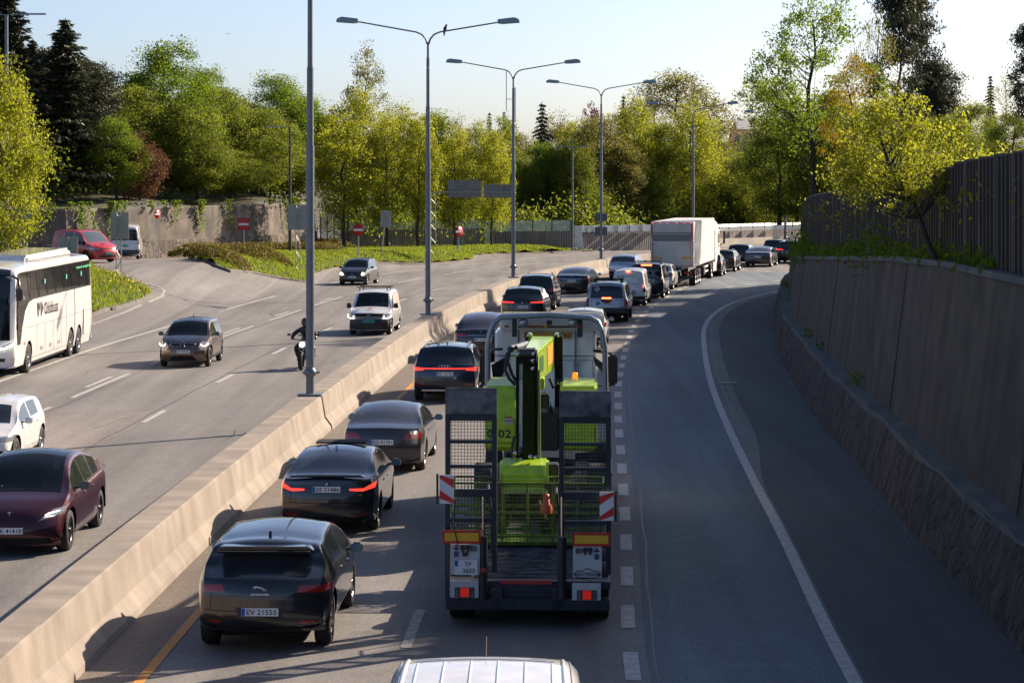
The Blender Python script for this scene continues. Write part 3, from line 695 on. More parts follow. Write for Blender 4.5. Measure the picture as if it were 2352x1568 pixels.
def wheel(parent, x, y, R, wd, side, rim=ALU, spokes=5, rimr=.66, hub=None):
    t = MB(); s = side; pr = [(-wd/2, rimr*R), (-wd/2, R*.93), (-wd/2+.02, R*.985), (-wd/4, R), (wd/4, R), (wd/2-.02, R*.985), (wd/2, R*.93), (wd/2, rimr*R), (0, rimr*R*.98)]
    t.lathe(pr, (0,0,0), 'x', 24)
    o = t.build('tyre', RUBBER, None); w_ = o; w_.name = 'wheel_tyre'
    o.parent = parent; o.location = (x, y, R)
    r = MB(); rr = rimr*R; f = s*(wd/2-.012); 
    r.lathe([(f, rr), (f-s*.0, rr*.93), (f-s*.03, rr*.90)], (0,0,0), 'x', 24, 0)
    r.lathe([(f-s*.05, rr*.92), (f-s*.07, .0)], (0,0,0), 'x', 20, 1)
    for k in range(spokes):
        a = 2*math.pi*k/spokes+.3
        R_ = Matrix.Rotation(a, 3, 'X'); wd2 = rr*(.30 if spokes <= 5 else .16)
        q = [Vector((f-s*.01, -wd2*.35, rr*.12)), Vector((f-s*.01, wd2*.35, rr*.12)), Vector((f-s*.004, wd2*.5, rr*.93)), Vector((f-s*.004, -wd2*.5, rr*.93))]
        q2 = [v-Vector((s*.045, 0, 0)) for v in q]; vs = [R_ @ v for v in q+q2]
        r.add(vs, [(0,1,2,3),(4,5,6,7),(0,1,5,4),(2,3,7,6),(1,2,6,5),(0,3,7,4)], 0)
    r.lathe([(f-s*.03, rr*.2), (f+s*.003, rr*.17), (f+s*.003, 0)], (0,0,0), 'x', 12, 0)
    ro = r.build('rim', [rim, GAP], o); return o
def plate(parent, loc, txt, rz=0.0, green=False, wd=.52, h=.11, two=None, rx=0.0):
    m = GREENP if green else WHITEP
    q = MB(); q.box((0,0,0), (wd, .02, h)); o = q.build('number_plate', [m], parent, loc=loc, rot=(rx, 0, rz))
    if not two or True:
        b = MB(); b.box((-wd/2+.028, -.0112, 0 if not two else h*.27), (.05, .003, h*.92 if not two else h*.4)); b.build('country_strip', BLUEP, o)
    if two:
        text('lettering', two[0], h*.30, INK, o, (.03, -.0125, h*.22), (math.pi/2,0,0)); text('lettering', two[1], h*.32, INK, o, (.04, -.0125, -h*.22), (math.pi/2,0,0))
    elif txt: text('lettering', txt, h*.66, (WHITEP if False else INK), o, (.026, -.0125, 0), (math.pi/2,0,0), width=wd-.10)
    return o
def mirror(parent, x, y, z, s, m, back=True, sz=(.20,.11,.15), arm=.1):
    q = MB(); q.box((0,0,0), sz, taper=(.82,.8)); q.tube([(-s*(sz[0]/2+arm),.0,-.04),(-s*sz[0]*.3,0,-.03)], .025, 6)
    o = q.build('mirror', m, parent, bevel=.03, loc=(x,y,z))
    g = MB(); g.box((0,-sz[1]/2-.002,0), (sz[0]*.82,.006,sz[2]*.72)); g.build('mirror_glass', MIRG, o); return o
TCACHE = {}
def vehicle(kind, S, pos, heading, label, cat, group, plate_=None, front=False, extra=None, key=None):
    """pos = world ground point of the reference axle centre (S['axles'][ref])"""
    ref = -1 if front else 0; L = S['L']; off = S['axles'][ref]-L/2
    d = Vector((math.sin(heading), math.cos(heading), 0))
    c = Vector(pos)-d*off
    root = empty(kind, (c.x, c.y, pos[2] if len(pos) > 2 else 0), -heading, label, cat, group)
    S = dict(S)
    if c.y < 112 and kind not in ('coach', 'white_van') and S['paint'] is not BLACK:
        sd = list(S.get('sides', [])); wins = S['side']['wins']; zlo = S.get('zb', .2)+.14; g_ = .011
        bz_ = lambda u: float(np.interp(u, [p[0] for p in S['belt']], [p[1] for p in S['belt']]))
        us = [w_[0]+.10 for w_ in wins[-2:]]+[wins[-1][1]-.28]
        for k, u in enumerate(us): sd.append(([(u, zlo+(.22 if k == 0 else 0)), (u+g_, zlo+(.22 if k == 0 else 0)), (u+g_, bz_(u)), (u, bz_(u))], 'body', GAP))
        sd.append(([(us[0]+g_, zlo), (us[-1], zlo), (us[-1], zlo+g_), (us[0]+g_, zlo+g_)], 'body', GAP))
        S['sides'] = sd; xw = S['W']/2-.24; g2 = .010
        S['rear'] = list(S.get('rear', []))+[([(0,.60),(xw+.1,.60),(xw+.1,.60+g2),(0,.60+g2)],'body',GAP,.5), ([(xw,.61),(xw+g2,.61),(xw-.02+g2,bz_(0)-.02),(xw-.02,bz_(0)-.02)],'body',GAP,.5)]
        S['front'] = list(S.get('front', []))+[([(.42,.46),(.42+g2,.46),(.36+g2,.60),(.36,.60)],'body',GAP,.5)]
    out, names = car_shell(S)
    mir = lambda ps: [[(-x, y, z) for x, y, z in p][::-1] for p in ps]
    bodyg = []; mats = []
    for t, ps in out.items():
        nm, m, split = names[t]
        if nm == 'body':
            if m not in mats: mats.append(m)
            bodyg.append((ps, mats.index(m))); bodyg.append((mir(ps), mats.index(m)))
    mesh_from_polys('body', bodyg, mats, root)
    merged = {}
    for t, ps in out.items():
        nm, m, split = names[t]
        if nm in ('body', 'x'): continue
        if split:
            mesh_from_polys(nm, [(ps, 0)], [m], root); mesh_from_polys(nm, [(mir(ps), 0)], [m], root)
        else: mesh_from_polys(nm, [(ps, 0), (mir(ps), 0)], [m], root)
    # underside, wheel wells
    q = MB(); W = S['W']; R = S['R']
    a0, a1 = S['axles'][0]-L/2, S['axles'][-1]-L/2
    q.box((0, 0, .34), (W*.62, L*.86, .26))
    q.box((0, (a0+a1)/2, .30), (W*.86, (a1-a0)-2*R-.2, .14))
    for wu in S['axles']:
        y = wu-L/2
        for s in (-1, 1):
            for k in range(10):
                t0 = math.pi*k/10; t1 = math.pi*(k+1)/10; Ra = R+.07
                q.add([(s*W*.28, y+Ra*math.cos(t0), R+Ra*math.sin(t0)), (s*W*.475, y+Ra*math.cos(t0), R+Ra*math.sin(t0)), (s*W*.475, y+Ra*math.cos(t1), R+Ra*math.sin(t1)), (s*W*.28, y+Ra*math.cos(t1), R+Ra*math.sin(t1))], [(0,1,2,3)])
    q.build('underbody', GAP, root)
    ww = S.get('ww', .225)
    for wu in S['axles']:
        for s in (-1, 1): wheel(root, s*(W/2-ww/2-.035), wu-L/2, R, ww, s, S.get('rim', ALU), S.get('spokes', 5))
    mc = S.get('mirror_mat', S['paint']); mu, mz = S.get('mir', (L*.66, 1.02))
    for s in (-1, 1): mirror(root, s*(W/2+.10), mu-L/2, mz, s, mc, sz=S.get('msz', (.20,.11,.14)))
    if S.get('fin'):
        u, z = S['fin']; q = MB(); q.prism([(u-L/2-.09, z-.03), (u-L/2+.09, z-.03), (u-L/2-.05, z+.06)], -.02, .02, 'x'); q.build('roof_antenna', S.get('finmat', GAP), root, bevel=.008)
    if plate_:
        y = (L/2+.012) if front else (-L/2-.012); pu = S.get('py', 0)
        plate(root, (S.get('px', 0), y-(pu if front else -pu), plate_[1]), plate_[0], math.pi if front else 0, *plate_[2:3])
    if c.y < 112 and kind not in ('coach', 'white_van'):
        for w_ in S['side']['wins'][-2:]:
            for s in (-1, 1):
                h = MB(); zz = float(np.interp(w_[0], [p[0] for p in S['belt']], [p[1] for p in S['belt']]))-.13; h.box((s*(W/2-.005), w_[0]+.24-L/2, zz), (.03, .17, .028)); h.build('door_handle', S['paint'], root, bevel=.008)
    if extra: extra(root, S)
    return root
def bar_box(root, name, c, d, m, bevel=.01, rot=None):
    q = MB(); q.box(c, d, rot); return q.build(name, m, root, bevel=bevel)
def rings4(root, L, z, m=CHROME, r=.045, sgn=-1):
    q = MB()
    for k in range(4):
        c = (-.115+.077*k, sgn*(L/2+.012), z); q.tube([(c[0]+r*math.cos(t), c[1], c[2]+r*math.sin(t)) for t in np.linspace(0, 2*math.pi, 17)], .008, 5, cap=False)
    q.build('badge', m, root)
def roundel(root, y, z, r=.04, m1=None, rx=0.0, vw=False, x=0.0):
    q = MB(); sg = -1 if y < 0 else 1
    q.lathe([(0, 0), (0, r), (-sg*.01, r)], (x, y, z), 'y', 16, 0)
    q.lathe([(sg*.002, 0), (sg*.002, r*.72)], (x, y, z), 'y', 12, 1)
    if not vw:
        for t in (0, math.pi): q.add([(x, y+sg*.004, z)]+[(x+r*.7*math.cos(t+a), y+sg*.004, z+r*.7*math.sin(t+a)) for a in np.linspace(0, math.pi/2, 5)], [(0,1,2,3,4,5)], 2)
    else:
        q.tube([(x-r*.45, y+sg*.005, z+r*.5), (x-r*.2, y+sg*.005, z-r*.6), (x, y+sg*.005, z), (x+r*.2, y+sg*.005, z-r*.6), (x+r*.45, y+sg*.005, z+r*.5)], .004, 4, 2)
    q.build('badge', [CHROME if vw else INK, INK if vw else mat('badge_blue', (.05,.2,.6), .3), WHITEP], root)
def tbadge(root, y, z, h=.09):
    sg = -1 if y < 0 else 1; q = MB()
    q.prism([(-h*.5, z+h*.5), (h*.5, z+h*.5), (h*.4, z+h*.34), (h*.1, z+h*.30), (0, z-h*.5), (-h*.1, z+h*.30), (-h*.4, z+h*.34)], y, y+sg*.012, 'y'); q.build('badge', CHROME, root)
def rails(root, L, W, u0, u1, z, m=CHROME, x=.62):
    for s in (-1, 1):
        q = MB(); q.tube([(s*x, u0-L/2, z-.03), (s*x, u0-L/2+.12, z+.035), (s*x*.99, (u0+u1)/2-L/2, z+.055), (s*x*.97, u1-L/2-.12, z+.02), (s*x*.95, u1-L/2, z-.05)], .022, 6); q.build('roof_rail', m, root)
# ---- paints
P_BLK = paint('black', (.012,.013,.017), .2, .3); P_NAVY = paint('navy', (.012,.022,.045), .4); P_GREY = paint('graphite', (.10,.095,.10), .6)
P_DGREY = paint('dark_grey', (.045,.045,.052), .6); P_WHITE = paint('white', (.68,.68,.67), 0, .4); P_RED = paint('dark_red', (.065,.006,.014), .6)
P_BRONZE = paint('bronze', (.16,.105,.075), .7); P_SILVER = paint('silver', (.33,.34,.36), .8); P_PALE = paint('pale_blue_silver', (.42,.47,.55), .7); P_SIGRED = paint('signal_red', (.52,.018,.015), 0)
def T(pts): return pts
DUSTG = mat('dusty_tinted_glass', (.035,.038,.045), .22, coat=.4, noise=.15, nscale=2)
# -------- 1 black crossover EV (nearest, left queue)
QG = 'cars queuing in the lane beside the median barrier'; QR = 'vehicles queuing in the middle lane'; OG = 'vehicles driving towards the viewer'
hd = lambda fn, y: math.atan((fn(y+2)-fn(y-2))/4)
ipace = dict(L=4.68, W=1.91, paint=P_BLK, R=.375, axles=(.86,3.85), zb=.26, belt=[(0,.98),(.5,1.06),(1.2,1.10),(3.8,.98),(4.68,.9)], tumble=.42, cr=.30, tr=.09,
  prof=[(.06,.32),(.0,.46),(.0,.70),(.03,.90),(.10,1.03),(.20,1.08),(.62,1.30),(.66,1.40),(1.15,1.50),(2.0,1.56),(2.7,1.54),(3.1,1.44),(3.95,1.03),(4.35,.93),(4.6,.78),(4.68,.58),(4.62,.30)],
  tops=[dict(name='rear_window', seg=(5,6), x=(.76,.66), mat=DUSTG), dict(name='windscreen', seg=(11,12), x=(.55,.72), mat=GLASS)],
  side=dict(wins=[(.95,1.5),(1.53,2.38),(2.43,3.5)]),
  rear=[([(.50,.86),(.98,.84),(.98,.93),(.55,.96)],'tail_light',REDLENS,.7),([(.56,.42),(.74,.44),(.74,.475),(.56,.46)],'reflector',REDLENS,.7),
        ([(0,.32),(.60,.32),(.5,.40),(0,.42)],'body',GAP), ([(.0,.53),(.30,.53),(.36,.66),(0,.66)],'body',BLACK)],
  fin=(1.15,1.51), rim=ALU, mir=(3.05,1.05))
def ex1(r, S):
    q = MB(); L = S['L']
    q.tube([(-.10,-L/2+.035,.93),(-.06,-L/2+.03,.945),(0,-L/2+.03,.93),(.05,-L/2+.03,.91),(.10,-L/2+.035,.885)], [.008,.02,.017,.012,.005], 6); q.tube([(-.05,-L/2+.03,.94),(-.08,-L/2+.03,.915)], .008, 5); q.tube([(.03,-L/2+.03,.91),(.06,-L/2+.03,.885)], .008, 5)
    q.build('badge', CHROME, r); text('lettering', 'JAGUAR', .03, CHROME, r, (0,-L/2-.004,.84), (math.pi/2-.15,0,0), width=.26)
    q = MB(); q.prism([(-.70,1.375),(.70,1.375),(.62,1.435),(-.62,1.435)], -L/2+.50, -L/2+.74, 'y'); q.build('spoiler', P_BLK, r, bevel=.015)
    q = MB(); q.box((0,-L/2+.52,1.365), (1.30,.20,.03)); q.build('spoiler_lip', GAP, r)
vehicle('crossover_car', ipace, P(616,1476), hd(barC,36)+.01, 'black crossover, nearest car in the queue beside the barrier, plate EV 21555', 'car', QG, ('EV 21555', .60), extra=ex1)
# -------- 2 black coupe saloon with lit lamps
bmw4 = dict(L=4.78, W=1.852, paint=P_BLK, R=.34, axles=(.95,3.8), zb=.20, belt=[(0,.96),(.6,1.0),(3.7,.93),(4.78,.85)], tumble=.46, cr=.26, tr=.08,
  prof=[(.05,.26),(0,.42),(0,.72),(.05,.93),(.09,1.05),(.16,1.07),(.55,1.10),(1.28,1.34),(1.7,1.42),(2.3,1.45),(2.95,1.38),(3.7,1.0),(4.3,.88),(4.68,.72),(4.78,.5),(4.74,.22)],
  tops=[dict(name='rear_window', seg=(6,8), x=(.66,.55), mat=DUSTG), dict(name='windscreen', seg=(10,11), x=(.55,.70))],
  side=dict(wins=[(.95,1.42),(1.46,2.25),(2.30,3.35)]),
  rear=[([(.42,.835),(.66,.815),(.88,.875),(.88,.96),(.80,.93),(.68,.865),(.42,.865)],'tail_light',REDLIT,.6),([(.54,.36),(.78,.38),(.78,.41),(.54,.39)],'reflector',REDLENS,.6),([(0,.26),(.66,.26),(.60,.34),(0,.36)],'body',GAP)],
  fin=(1.75,1.43), finmat=P_PALE, spokes=5, rim=DALU, mir=(3.15,1.0))
def ex2(r, S):
    L = S['L']; roundel(r, -L/2+.02, .955, .042); bar_box(r, 'sunroof', (0,.25,1.462), (.98,.55,.03), GAP)
    q = MB(); q.prism([(-.72,1.075),(.72,1.075),(.64,1.115),(-.64,1.115)], -L/2+.06, -L/2+.20, 'y'); q.build('spoiler', P_BLK, r, bevel=.012)
vehicle('saloon_car', bmw4, P(763,1213), hd(barC,47)+.005, 'glossy black coupe saloon with lit angular tail lamps, plate EE 31486', 'car', QG, ('EE 31486', .86), extra=ex2)
# -------- 3 dark grey EV saloon
m3 = dict(L=4.69, W=1.85, paint=P_DGREY, R=.34, axles=(.99,3.86), zb=.18, belt=[(0,.95),(.6,.99),(3.7,.90),(4.69,.8)], tumble=.44, cr=.26,
  prof=[(.05,.26),(0,.45),(0,.74),(.05,.93),(.10,1.02),(.18,1.04),(.55,1.10),(1.25,1.33),(1.75,1.42),(2.4,1.44),(3.0,1.34),(3.75,.98),(4.3,.83),(4.6,.66),(4.69,.45),(4.65,.2)],
  tops=[dict(name='rear_window', seg=(6,9), x=(.66,.52), mat=DUSTG), dict(name='windscreen', seg=(9,11), x=(.50,.68))],
  side=dict(wins=[(.95,1.5),(1.55,2.25),(2.30,3.35)]),
  rear=[([(.46,.80),(.86,.78),(.88,.90),(.60,.93)],'tail_light',REDLENS,.6),([(0,.26),(.7,.26),(.64,.36),(0,.38)],'body',BLACK)],
  rim=ALU, mir=(3.15,.98))
def ex3(r, S): tbadge(r, -S['L']/2+.02, .93, .09)
vehicle('saloon_car', m3, P(887,1077), hd(barC,57)+.01, 'dusty dark grey saloon with an all glass roof, plate ED 81781', 'car', QG, ('ED 81781', .72), extra=ex3)
# -------- 4 navy SUV with red light bar
etron = dict(L=4.9, W=1.935, paint=P_NAVY, R=.38, axles=(.95,3.88), zb=.26, belt=[(0,1.05),(.6,1.10),(3.7,1.02),(4.9,.95)], tumble=.32, cr=.26,
  prof=[(.05,.34),(0,.5),(0,.8),(.04,.98),(.10,1.10),(.16,1.15),(.58,1.50),(.62,1.57),(1.0,1.61),(1.9,1.63),(2.7,1.60),(3.05,1.52),(3.8,1.13),(4.5,1.0),(4.8,.84),(4.9,.6),(4.86,.26)],
  tops=[dict(name='rear_window', seg=(5,6), x=(.74,.62)), dict(name='windscreen', seg=(11,12), x=(.58,.74))],
  side=dict(wins=[(.85,1.35),(1.40,2.35),(2.40,3.5)]),
  rear=[([(0,.975),(.62,.975),(.64,.94),(.92,.92),(.92,1.02),(.64,1.005),(0,1.005)],'tail_light',REDLIT,.7),([(.6,.50),(.80,.50),(.80,.55),(.6,.55)],'reflector',REDLENS,.7),([(0,.34),(.7,.34),(.62,.44),(0,.44)],'body',GAP)],
  rim=ALU, mir=(3.15,1.12))
def ex4(r, S): rings4(r, S['L']-.04, 1.05); rails(r, S['L'], S['W'], .75, 2.9, 1.60); bar_box(r,'bumper_trim',(0,-S['L']/2+.02,.36),(1.35,.05,.05),ALU); bar_box(r,'roof_antenna',(0,-S['L']/2+1.2,1.66),(.04,.12,.06),GAP)
vehicle('suv_car', etron, (-1.94,71.9,0), hd(barC,73), 'dark navy SUV with a full width red light bar, plate ED 12134', 'car', QG, ('ED 12134', .84), extra=ex4)
# -------- 5 dark falcon-door SUV, half hidden by the lorry cab
mx = dict(L=5.04, W=2.0, paint=P_BLK, R=.38, axles=(1.0,3.96), zb=.24, belt=[(0,1.03),(.6,1.10),(3.9,.98),(5.04,.9)], tumble=.40, cr=.30,
  prof=[(.05,.32),(0,.5),(0,.84),(.05,1.02),(.12,1.14),(.22,1.18),(.85,1.50),(1.4,1.64),(2.1,1.68),(2.8,1.60),(3.4,1.36),(4.1,1.04),(4.6,.88),(4.95,.7),(5.04,.5),(5.0,.24)],
  tops=[dict(name='rear_window', seg=(5,7), x=(.70,.60), mat=mat('dark_tint', (.05,.04,.045), .12, coat=1.0, noise=.1)), dict(name='windscreen', seg=(9,11), x=(.55,.72))],
  side=dict(wins=[(1.1,2.4),(2.45,3.6)]), rear=[([(.5,.93),(.94,.90),(.94,1.0),(.6,1.02)],'tail_light',REDLENS,.7),([(0,.945),(.48,.945),(.48,.965),(0,.965)],'chrome_strip',CHROME,.6)], mir=(3.4,1.1))
vehicle('suv_car', mx, (-1.06,87.2,0), hd(barC,89), 'black sloping backed car partly hidden left of the truck cab, plate EK 70305', 'car', QG, ('EK 70305', .80), extra=lambda r, S: tbadge(r, -S['L']/2+.03, 1.06, .09))
# -------- 6 black SUV slim lamps
ix = dict(L=4.95, W=1.967, paint=P_BLK, R=.39, axles=(.98,3.98), zb=.26, belt=[(0,1.08),(.6,1.16),(3.9,1.08),(4.95,1.0)], tumble=.36, cr=.26,
  prof=[(.05,.34),(0,.5),(0,.86),(.03,1.05),(.08,1.14),(.12,1.18),(.55,1.52),(.60,1.60),(1.0,1.67),(1.9,1.70),(2.7,1.66),(3.1,1.56),(3.9,1.15),(4.6,1.03),(4.88,.85),(4.95,.6),(4.9,.26)],
  tops=[dict(name='rear_window', seg=(5,6), x=(.80,.66)), dict(name='windscreen', seg=(11,12), x=(.58,.74))],
  side=dict(wins=[(.95,1.5),(1.55,2.45),(2.5,3.6)]), rear=[([(.34,1.03),(.92,1.03),(.92,1.09),(.40,1.07)],'tail_light',REDLIT,.7)], mir=(3.3,1.15), rim=DALU)
vehicle('suv_car', ix, (.53,107.5,0), hd(barC,109), 'black SUV with two slim lit red tail lamps, plate EG 95631', 'car', QG, ('EG 95631', .86), extra=lambda r, S: roundel(r, -S['L']/2+.015, 1.03, .045))
# -------- 7 dark people carrier
mpv = dict(L=4.85, W=1.916, paint=P_BLK, R=.35, axles=(.92,3.77), zb=.22, belt=[(0,1.02),(.6,1.08),(3.7,1.0),(4.85,.9)], tumble=.22, cr=.22,
  prof=[(.05,.32),(0,.5),(0,.84),(.03,1.0),(.06,1.08),(.09,1.12),(.36,1.56),(.42,1.66),(.8,1.72),(1.9,1.75),(2.7,1.70),(3.1,1.58),(3.95,1.08),(4.5,.96),(4.78,.8),(4.85,.55),(4.8,.24)],
  tops=[dict(name='rear_window', seg=(5,6), x=(.78,.68)), dict(name='windscreen', seg=(11,12), x=(.60,.76))],
  side=dict(wins=[(.5,1.3),(1.36,2.3),(2.36,3.6)]), rear=[([(.62,.95),(.93,.95),(.93,1.10),(.76,1.12)],'tail_light',REDLENS,.6)], mir=(3.3,1.1))
vehicle('people_carrier', mpv, (1.25,119.6,0), hd(barC,120), 'black people carrier with silver roof rails behind the SUV with slim red lamps', 'car', QG, None, extra=lambda r, S: rails(r, S['L'], S['W'], .6, 3.0, 1.72))
# -------- 8 black long saloon
ms = dict(L=4.97, W=1.963, paint=P_BLK, R=.35, axles=(1.05,4.01), zb=.20, belt=[(0,.97),(.6,1.02),(3.8,.93),(4.97,.8)], tumble=.44, cr=.32,
  prof=[(.05,.28),(0,.45),(0,.74),(.05,.93),(.12,1.04),(.22,1.06),(.5,1.10),(1.35,1.34),(1.9,1.42),(2.6,1.44),(3.2,1.32),(4.0,.98),(4.5,.84),(4.88,.66),(4.97,.45),(4.92,.2)],
  tops=[dict(name='rear_window', seg=(6,8), x=(.68,.55)), dict(name='windscreen', seg=(10,11), x=(.52,.70))],
  side=dict(wins=[(1.0,1.55),(1.6,2.4),(2.45,3.5)]), rear=[([(.62,.80),(.92,.78),(.92,.92),(.70,.93)],'tail_light',REDLENS,.6),([(0,.84),(.6,.84),(.6,.865),(0,.865)],'chrome_strip',CHROME,.6)], mir=(3.4,1.0))
vehicle('saloon_car', ms, (3.5,136,0), hd(barC,138)+.03, 'black saloon with a chrome strip across its tail beside the sunlit barrier', 'car', QG, ('EL 59775', .74), extra=lambda r, S: tbadge(r, -S['L']/2+.03, .96, .08))
# -------- 9 pale blue silver coupe SUV
q3 = dict(ix); q3.update(L=4.60, W=1.86, paint=P_PALE, axles=(.88,3.66), belt=[(0,.98),(.6,1.04),(3.6,.98),(4.6,.9)],
  prof=[(.05,.34),(0,.5),(0,.82),(.04,.97),(.10,1.06),(.20,1.12),(.70,1.42),(.75,1.46),(1.2,1.54),(1.9,1.57),(2.5,1.53),(2.9,1.44),(3.65,1.06),(4.2,.96),(4.52,.8),(4.6,.55),(4.55,.26)], side=dict(wins=[(.95,1.5),(1.55,2.3),(2.35,3.3)]), mir=(3.0,1.05),
  rear=[([(.5,.60),(.85,.60),(.85,.68),(.5,.68)],'tail_light',REDLENS,.7),([(0,.34),(.8,.34),(.78,.56),(0,.56)],'body',GAP)])
vehicle('coupe_suv', q3, (7.15,154.5,0), hd(barC,157), 'pale blue silver sloping SUV beside the barrier, just left of the lorry trailer', 'car', QG, None)
# ======== middle lane
yaris = dict(L=4.2, W=1.78, paint=P_WHITE, R=.33, axles=(.72,3.35), zb=.22, belt=[(0,.98),(.5,1.05),(3.2,.95),(4.2,.85)], tumble=.34, cr=.26,
  prof=[(.05,.32),(0,.45),(0,.74),(.04,.92),(.08,1.02),(.12,1.06),(.42,1.36),(.46,1.44),(.8,1.49),(1.6,1.51),(2.2,1.48),(2.55,1.38),(3.3,1.0),(3.8,.88),(4.12,.7),(4.2,.5),(4.15,.24)],
  tops=[dict(name='rear_window', seg=(5,6), x=(.66,.56)), dict(name='windscreen', seg=(11,12), x=(.54,.70))],
  side=dict(wins=[(.7,1.2),(1.26,1.95),(2.0,3.0)]), rear=[([(.56,.86),(.86,.84),(.86,1.0),(.70,1.0)],'tail_light',REDLENS,.7),([(0,.32),(.7,.32),(.66,.44),(0,.46)],'body',BLACK)], mir=(2.75,1.0))
def aer(u, z, h=.25):
    def f(r, S): q = MB(); q.tube([(0, u-S['L']/2, z), (0, u-S['L']/2-.12, z+h)], .006, 4); q.build('aerial', GAP, r)
    return f
vehicle('hatchback_car', yaris, (2.8,93.4,0), hd(busL,95), 'white hatchback with red tail lamps just ahead of the truck cab', 'car', QR, None, extra=aer(.9,1.49))
# pickup with canopy
pick = dict(L=5.33, W=1.90, paint=P_SILVER, R=.39, axles=(1.22,4.3), zb=.45, belt=[(0,1.10),(.5,1.12),(4.2,1.10),(5.33,1.0)], tumble=.18, cr=.12, tr=.03, gap=.09,
  prof=[(.12,.46),(.08,.60),(.0,.62),(.0,.9),(.03,1.05),(.05,1.12),(.22,1.66),(.30,1.76),(.8,1.80),(2.2,1.82),(3.0,1.80),(3.35,1.70),(3.95,1.22),(4.9,1.10),(5.25,.95),(5.33,.6),(5.28,.45)],
  tops=[dict(name='rear_window', seg=(5,6), x=(.76,.66)), dict(name='windscreen', seg=(11,12), x=(.60,.74))],
  side=dict(wins=[(.5,1.75),(1.95,2.7),(2.76,3.7)]), rear=[([(.78,.74),(.93,.74),(.93,1.10),(.78,1.10)],'tail_light',REDLENS,.5),([(.79,.98),(.92,.98),(.92,1.09),(.79,1.09)],'brake_light',BRAKE,.5),([(0,.46),(.95,.46),(.95,.64),(0,.64)],'body',BLACK)], mir=(3.5,1.2), mirror_mat=BLACK, msz=(.2,.12,.22))
def exp_(r, S):
    L = S['L']; q = MB(); q.lathe([(0,0),(0,.20),(-.02,.21)], (0,-L/2+.0,1.02), 'y', 20); o = q.build('handle_plate', BLACK, r); o.scale = (1.15,1,.62); o.location = (0,0,.39)
    bar_box(r, 'brake_light', (0,-L/2+.01,1.115), (.42,.05,.07), BRAKE, .01)
    for y in (-.2, -1.2, -2.2+.4):
        q = MB(); q.tube([(-.66,y,1.90),(.66,y,1.90)], .022, 6); 
        for s in (-1,1): q.tube([(s*.6,y,1.77),(s*.6,y,1.90)], .03, 6)
        q.build('roof_bar', GAP, r)
    q = MB(); q.lathe([(0,0),(0,.10)], (-.38,-L/2-.006,.86), 'y', 16); q.build('round_logo', mat('logo_blue', (.03,.30,.45), .4), r)
    text('lettering', 'HORNNES', .07, INK, r, (.08,-L/2-.006,.86), (math.pi/2,0,0), width=.42)
    bar_box(r, 'step_bumper', (0,-L/2-.03,.56), (1.75,.16,.15), BLACK, .02)
    q = MB(); q.box((-.42,-L/2+.055,1.52), (.22,.004,.22), Matrix.Rotation(.7,3,'Y')); q.build('sticker', mat('window_sticker', (.25,.3,.34), .5), r)
    L2 = [(.2,.62),(.42,.82),(.30,1.08)]
vehicle('pickup_truck', pick, (4.38,110.1,0), hd(busL,112), 'silver pickup truck with a canopy, roof bars, lit brake lamps and a green plate', 'pickup', QR, ('VB 63073', .70, True), extra=exp_)
# white van, black van
def vanspec(L, W, H, pnt, **k):
    d = dict(L=L, W=W, paint=pnt, R=.34, axles=(.82,L-.86), zb=.24, belt=[(0,1.02),(.5,1.05),(L-1.2,1.05),(L,.9)], tumble=.15, cr=.14, tr=.03, edge=.84, crown=.04,
      prof=[(.05,.34),(0,.5),(0,.95),(.02,1.05),(.04,1.12),(.13,H-.16),(.20,H-.05),(.5,H-.01),(1.5,H),(L-1.9,H-.02),(L-1.55,H-.12),(L-.85,1.16),(L-.35,1.02),(L-.08,.84),(L,.55),(L-.04,.26)],
      tops=[dict(name='windscreen', seg=(10,11), x=(W/2-.30,W/2-.17))], side=dict(wins=[(L-2.35,L-1.15)]), mir=(L-1.4,1.15), mirror_mat=BLACK, msz=(.20,.12,.22), ww=.21)
    d.update(k); return d
wv = vanspec(4.88, 1.80, 1.84, P_WHITE, rear=[([(.74,.72),(.90,.72),(.90,1.12),(.80,1.12)],'tail_light',REDLENS,.5),([(.75,.94),(.89,.94),(.89,1.1),(.77,1.1)],'brake_light',BRAKE,.5),([(0,.34),(.9,.34),(.9,.50),(0,.50)],'body',BLACK)])
def exw(r, S):
    L = S['L']; sl_ = .10
    bar_box(r, 'door_gap', (0,-L/2+.015,.92), (.012,.03,.8), GAP, 0); bar_box(r, 'high_brake_light', (0,-L/2+.13,1.76), (.20,.05,.07), BRAKE)
    text('lettering', 'RINGER', .085, INK, r, (-.36,-L/2+.055,1.50), (math.pi/2-.14,0,0), width=.38); text('lettering', 'BORETJENESTE', .085, mat('ink_ochre', (.42,.28,.08), .6), r, (.14,-L/2+.055,1.50), (math.pi/2-.14,0,0), width=.56)
    text('lettering', '90 80 60', .05, mat('ink_grey', (.3,.32,.36), .6), r, (.36,-L/2+.01,1.12), (math.pi/2,0,0), width=.32)
    q = MB(); q.lathe([(0,0),(0,.055)], (-.18,-L/2+.004,1.14), 'y', 14); q.build('round_logo', mat('logo_blue', (.03,.30,.45), .4), r)
    bar_box(r, 'handle', (-.04,-L/2-.01,.98), (.16,.03,.05), GAP)
vehicle('panel_van', wv, (6.0,123.6,0), hd(busL,125), 'white panel van with lettered rear doors and lit brake lamps, ahead of the pickup', 'van', QR, None, extra=exw)
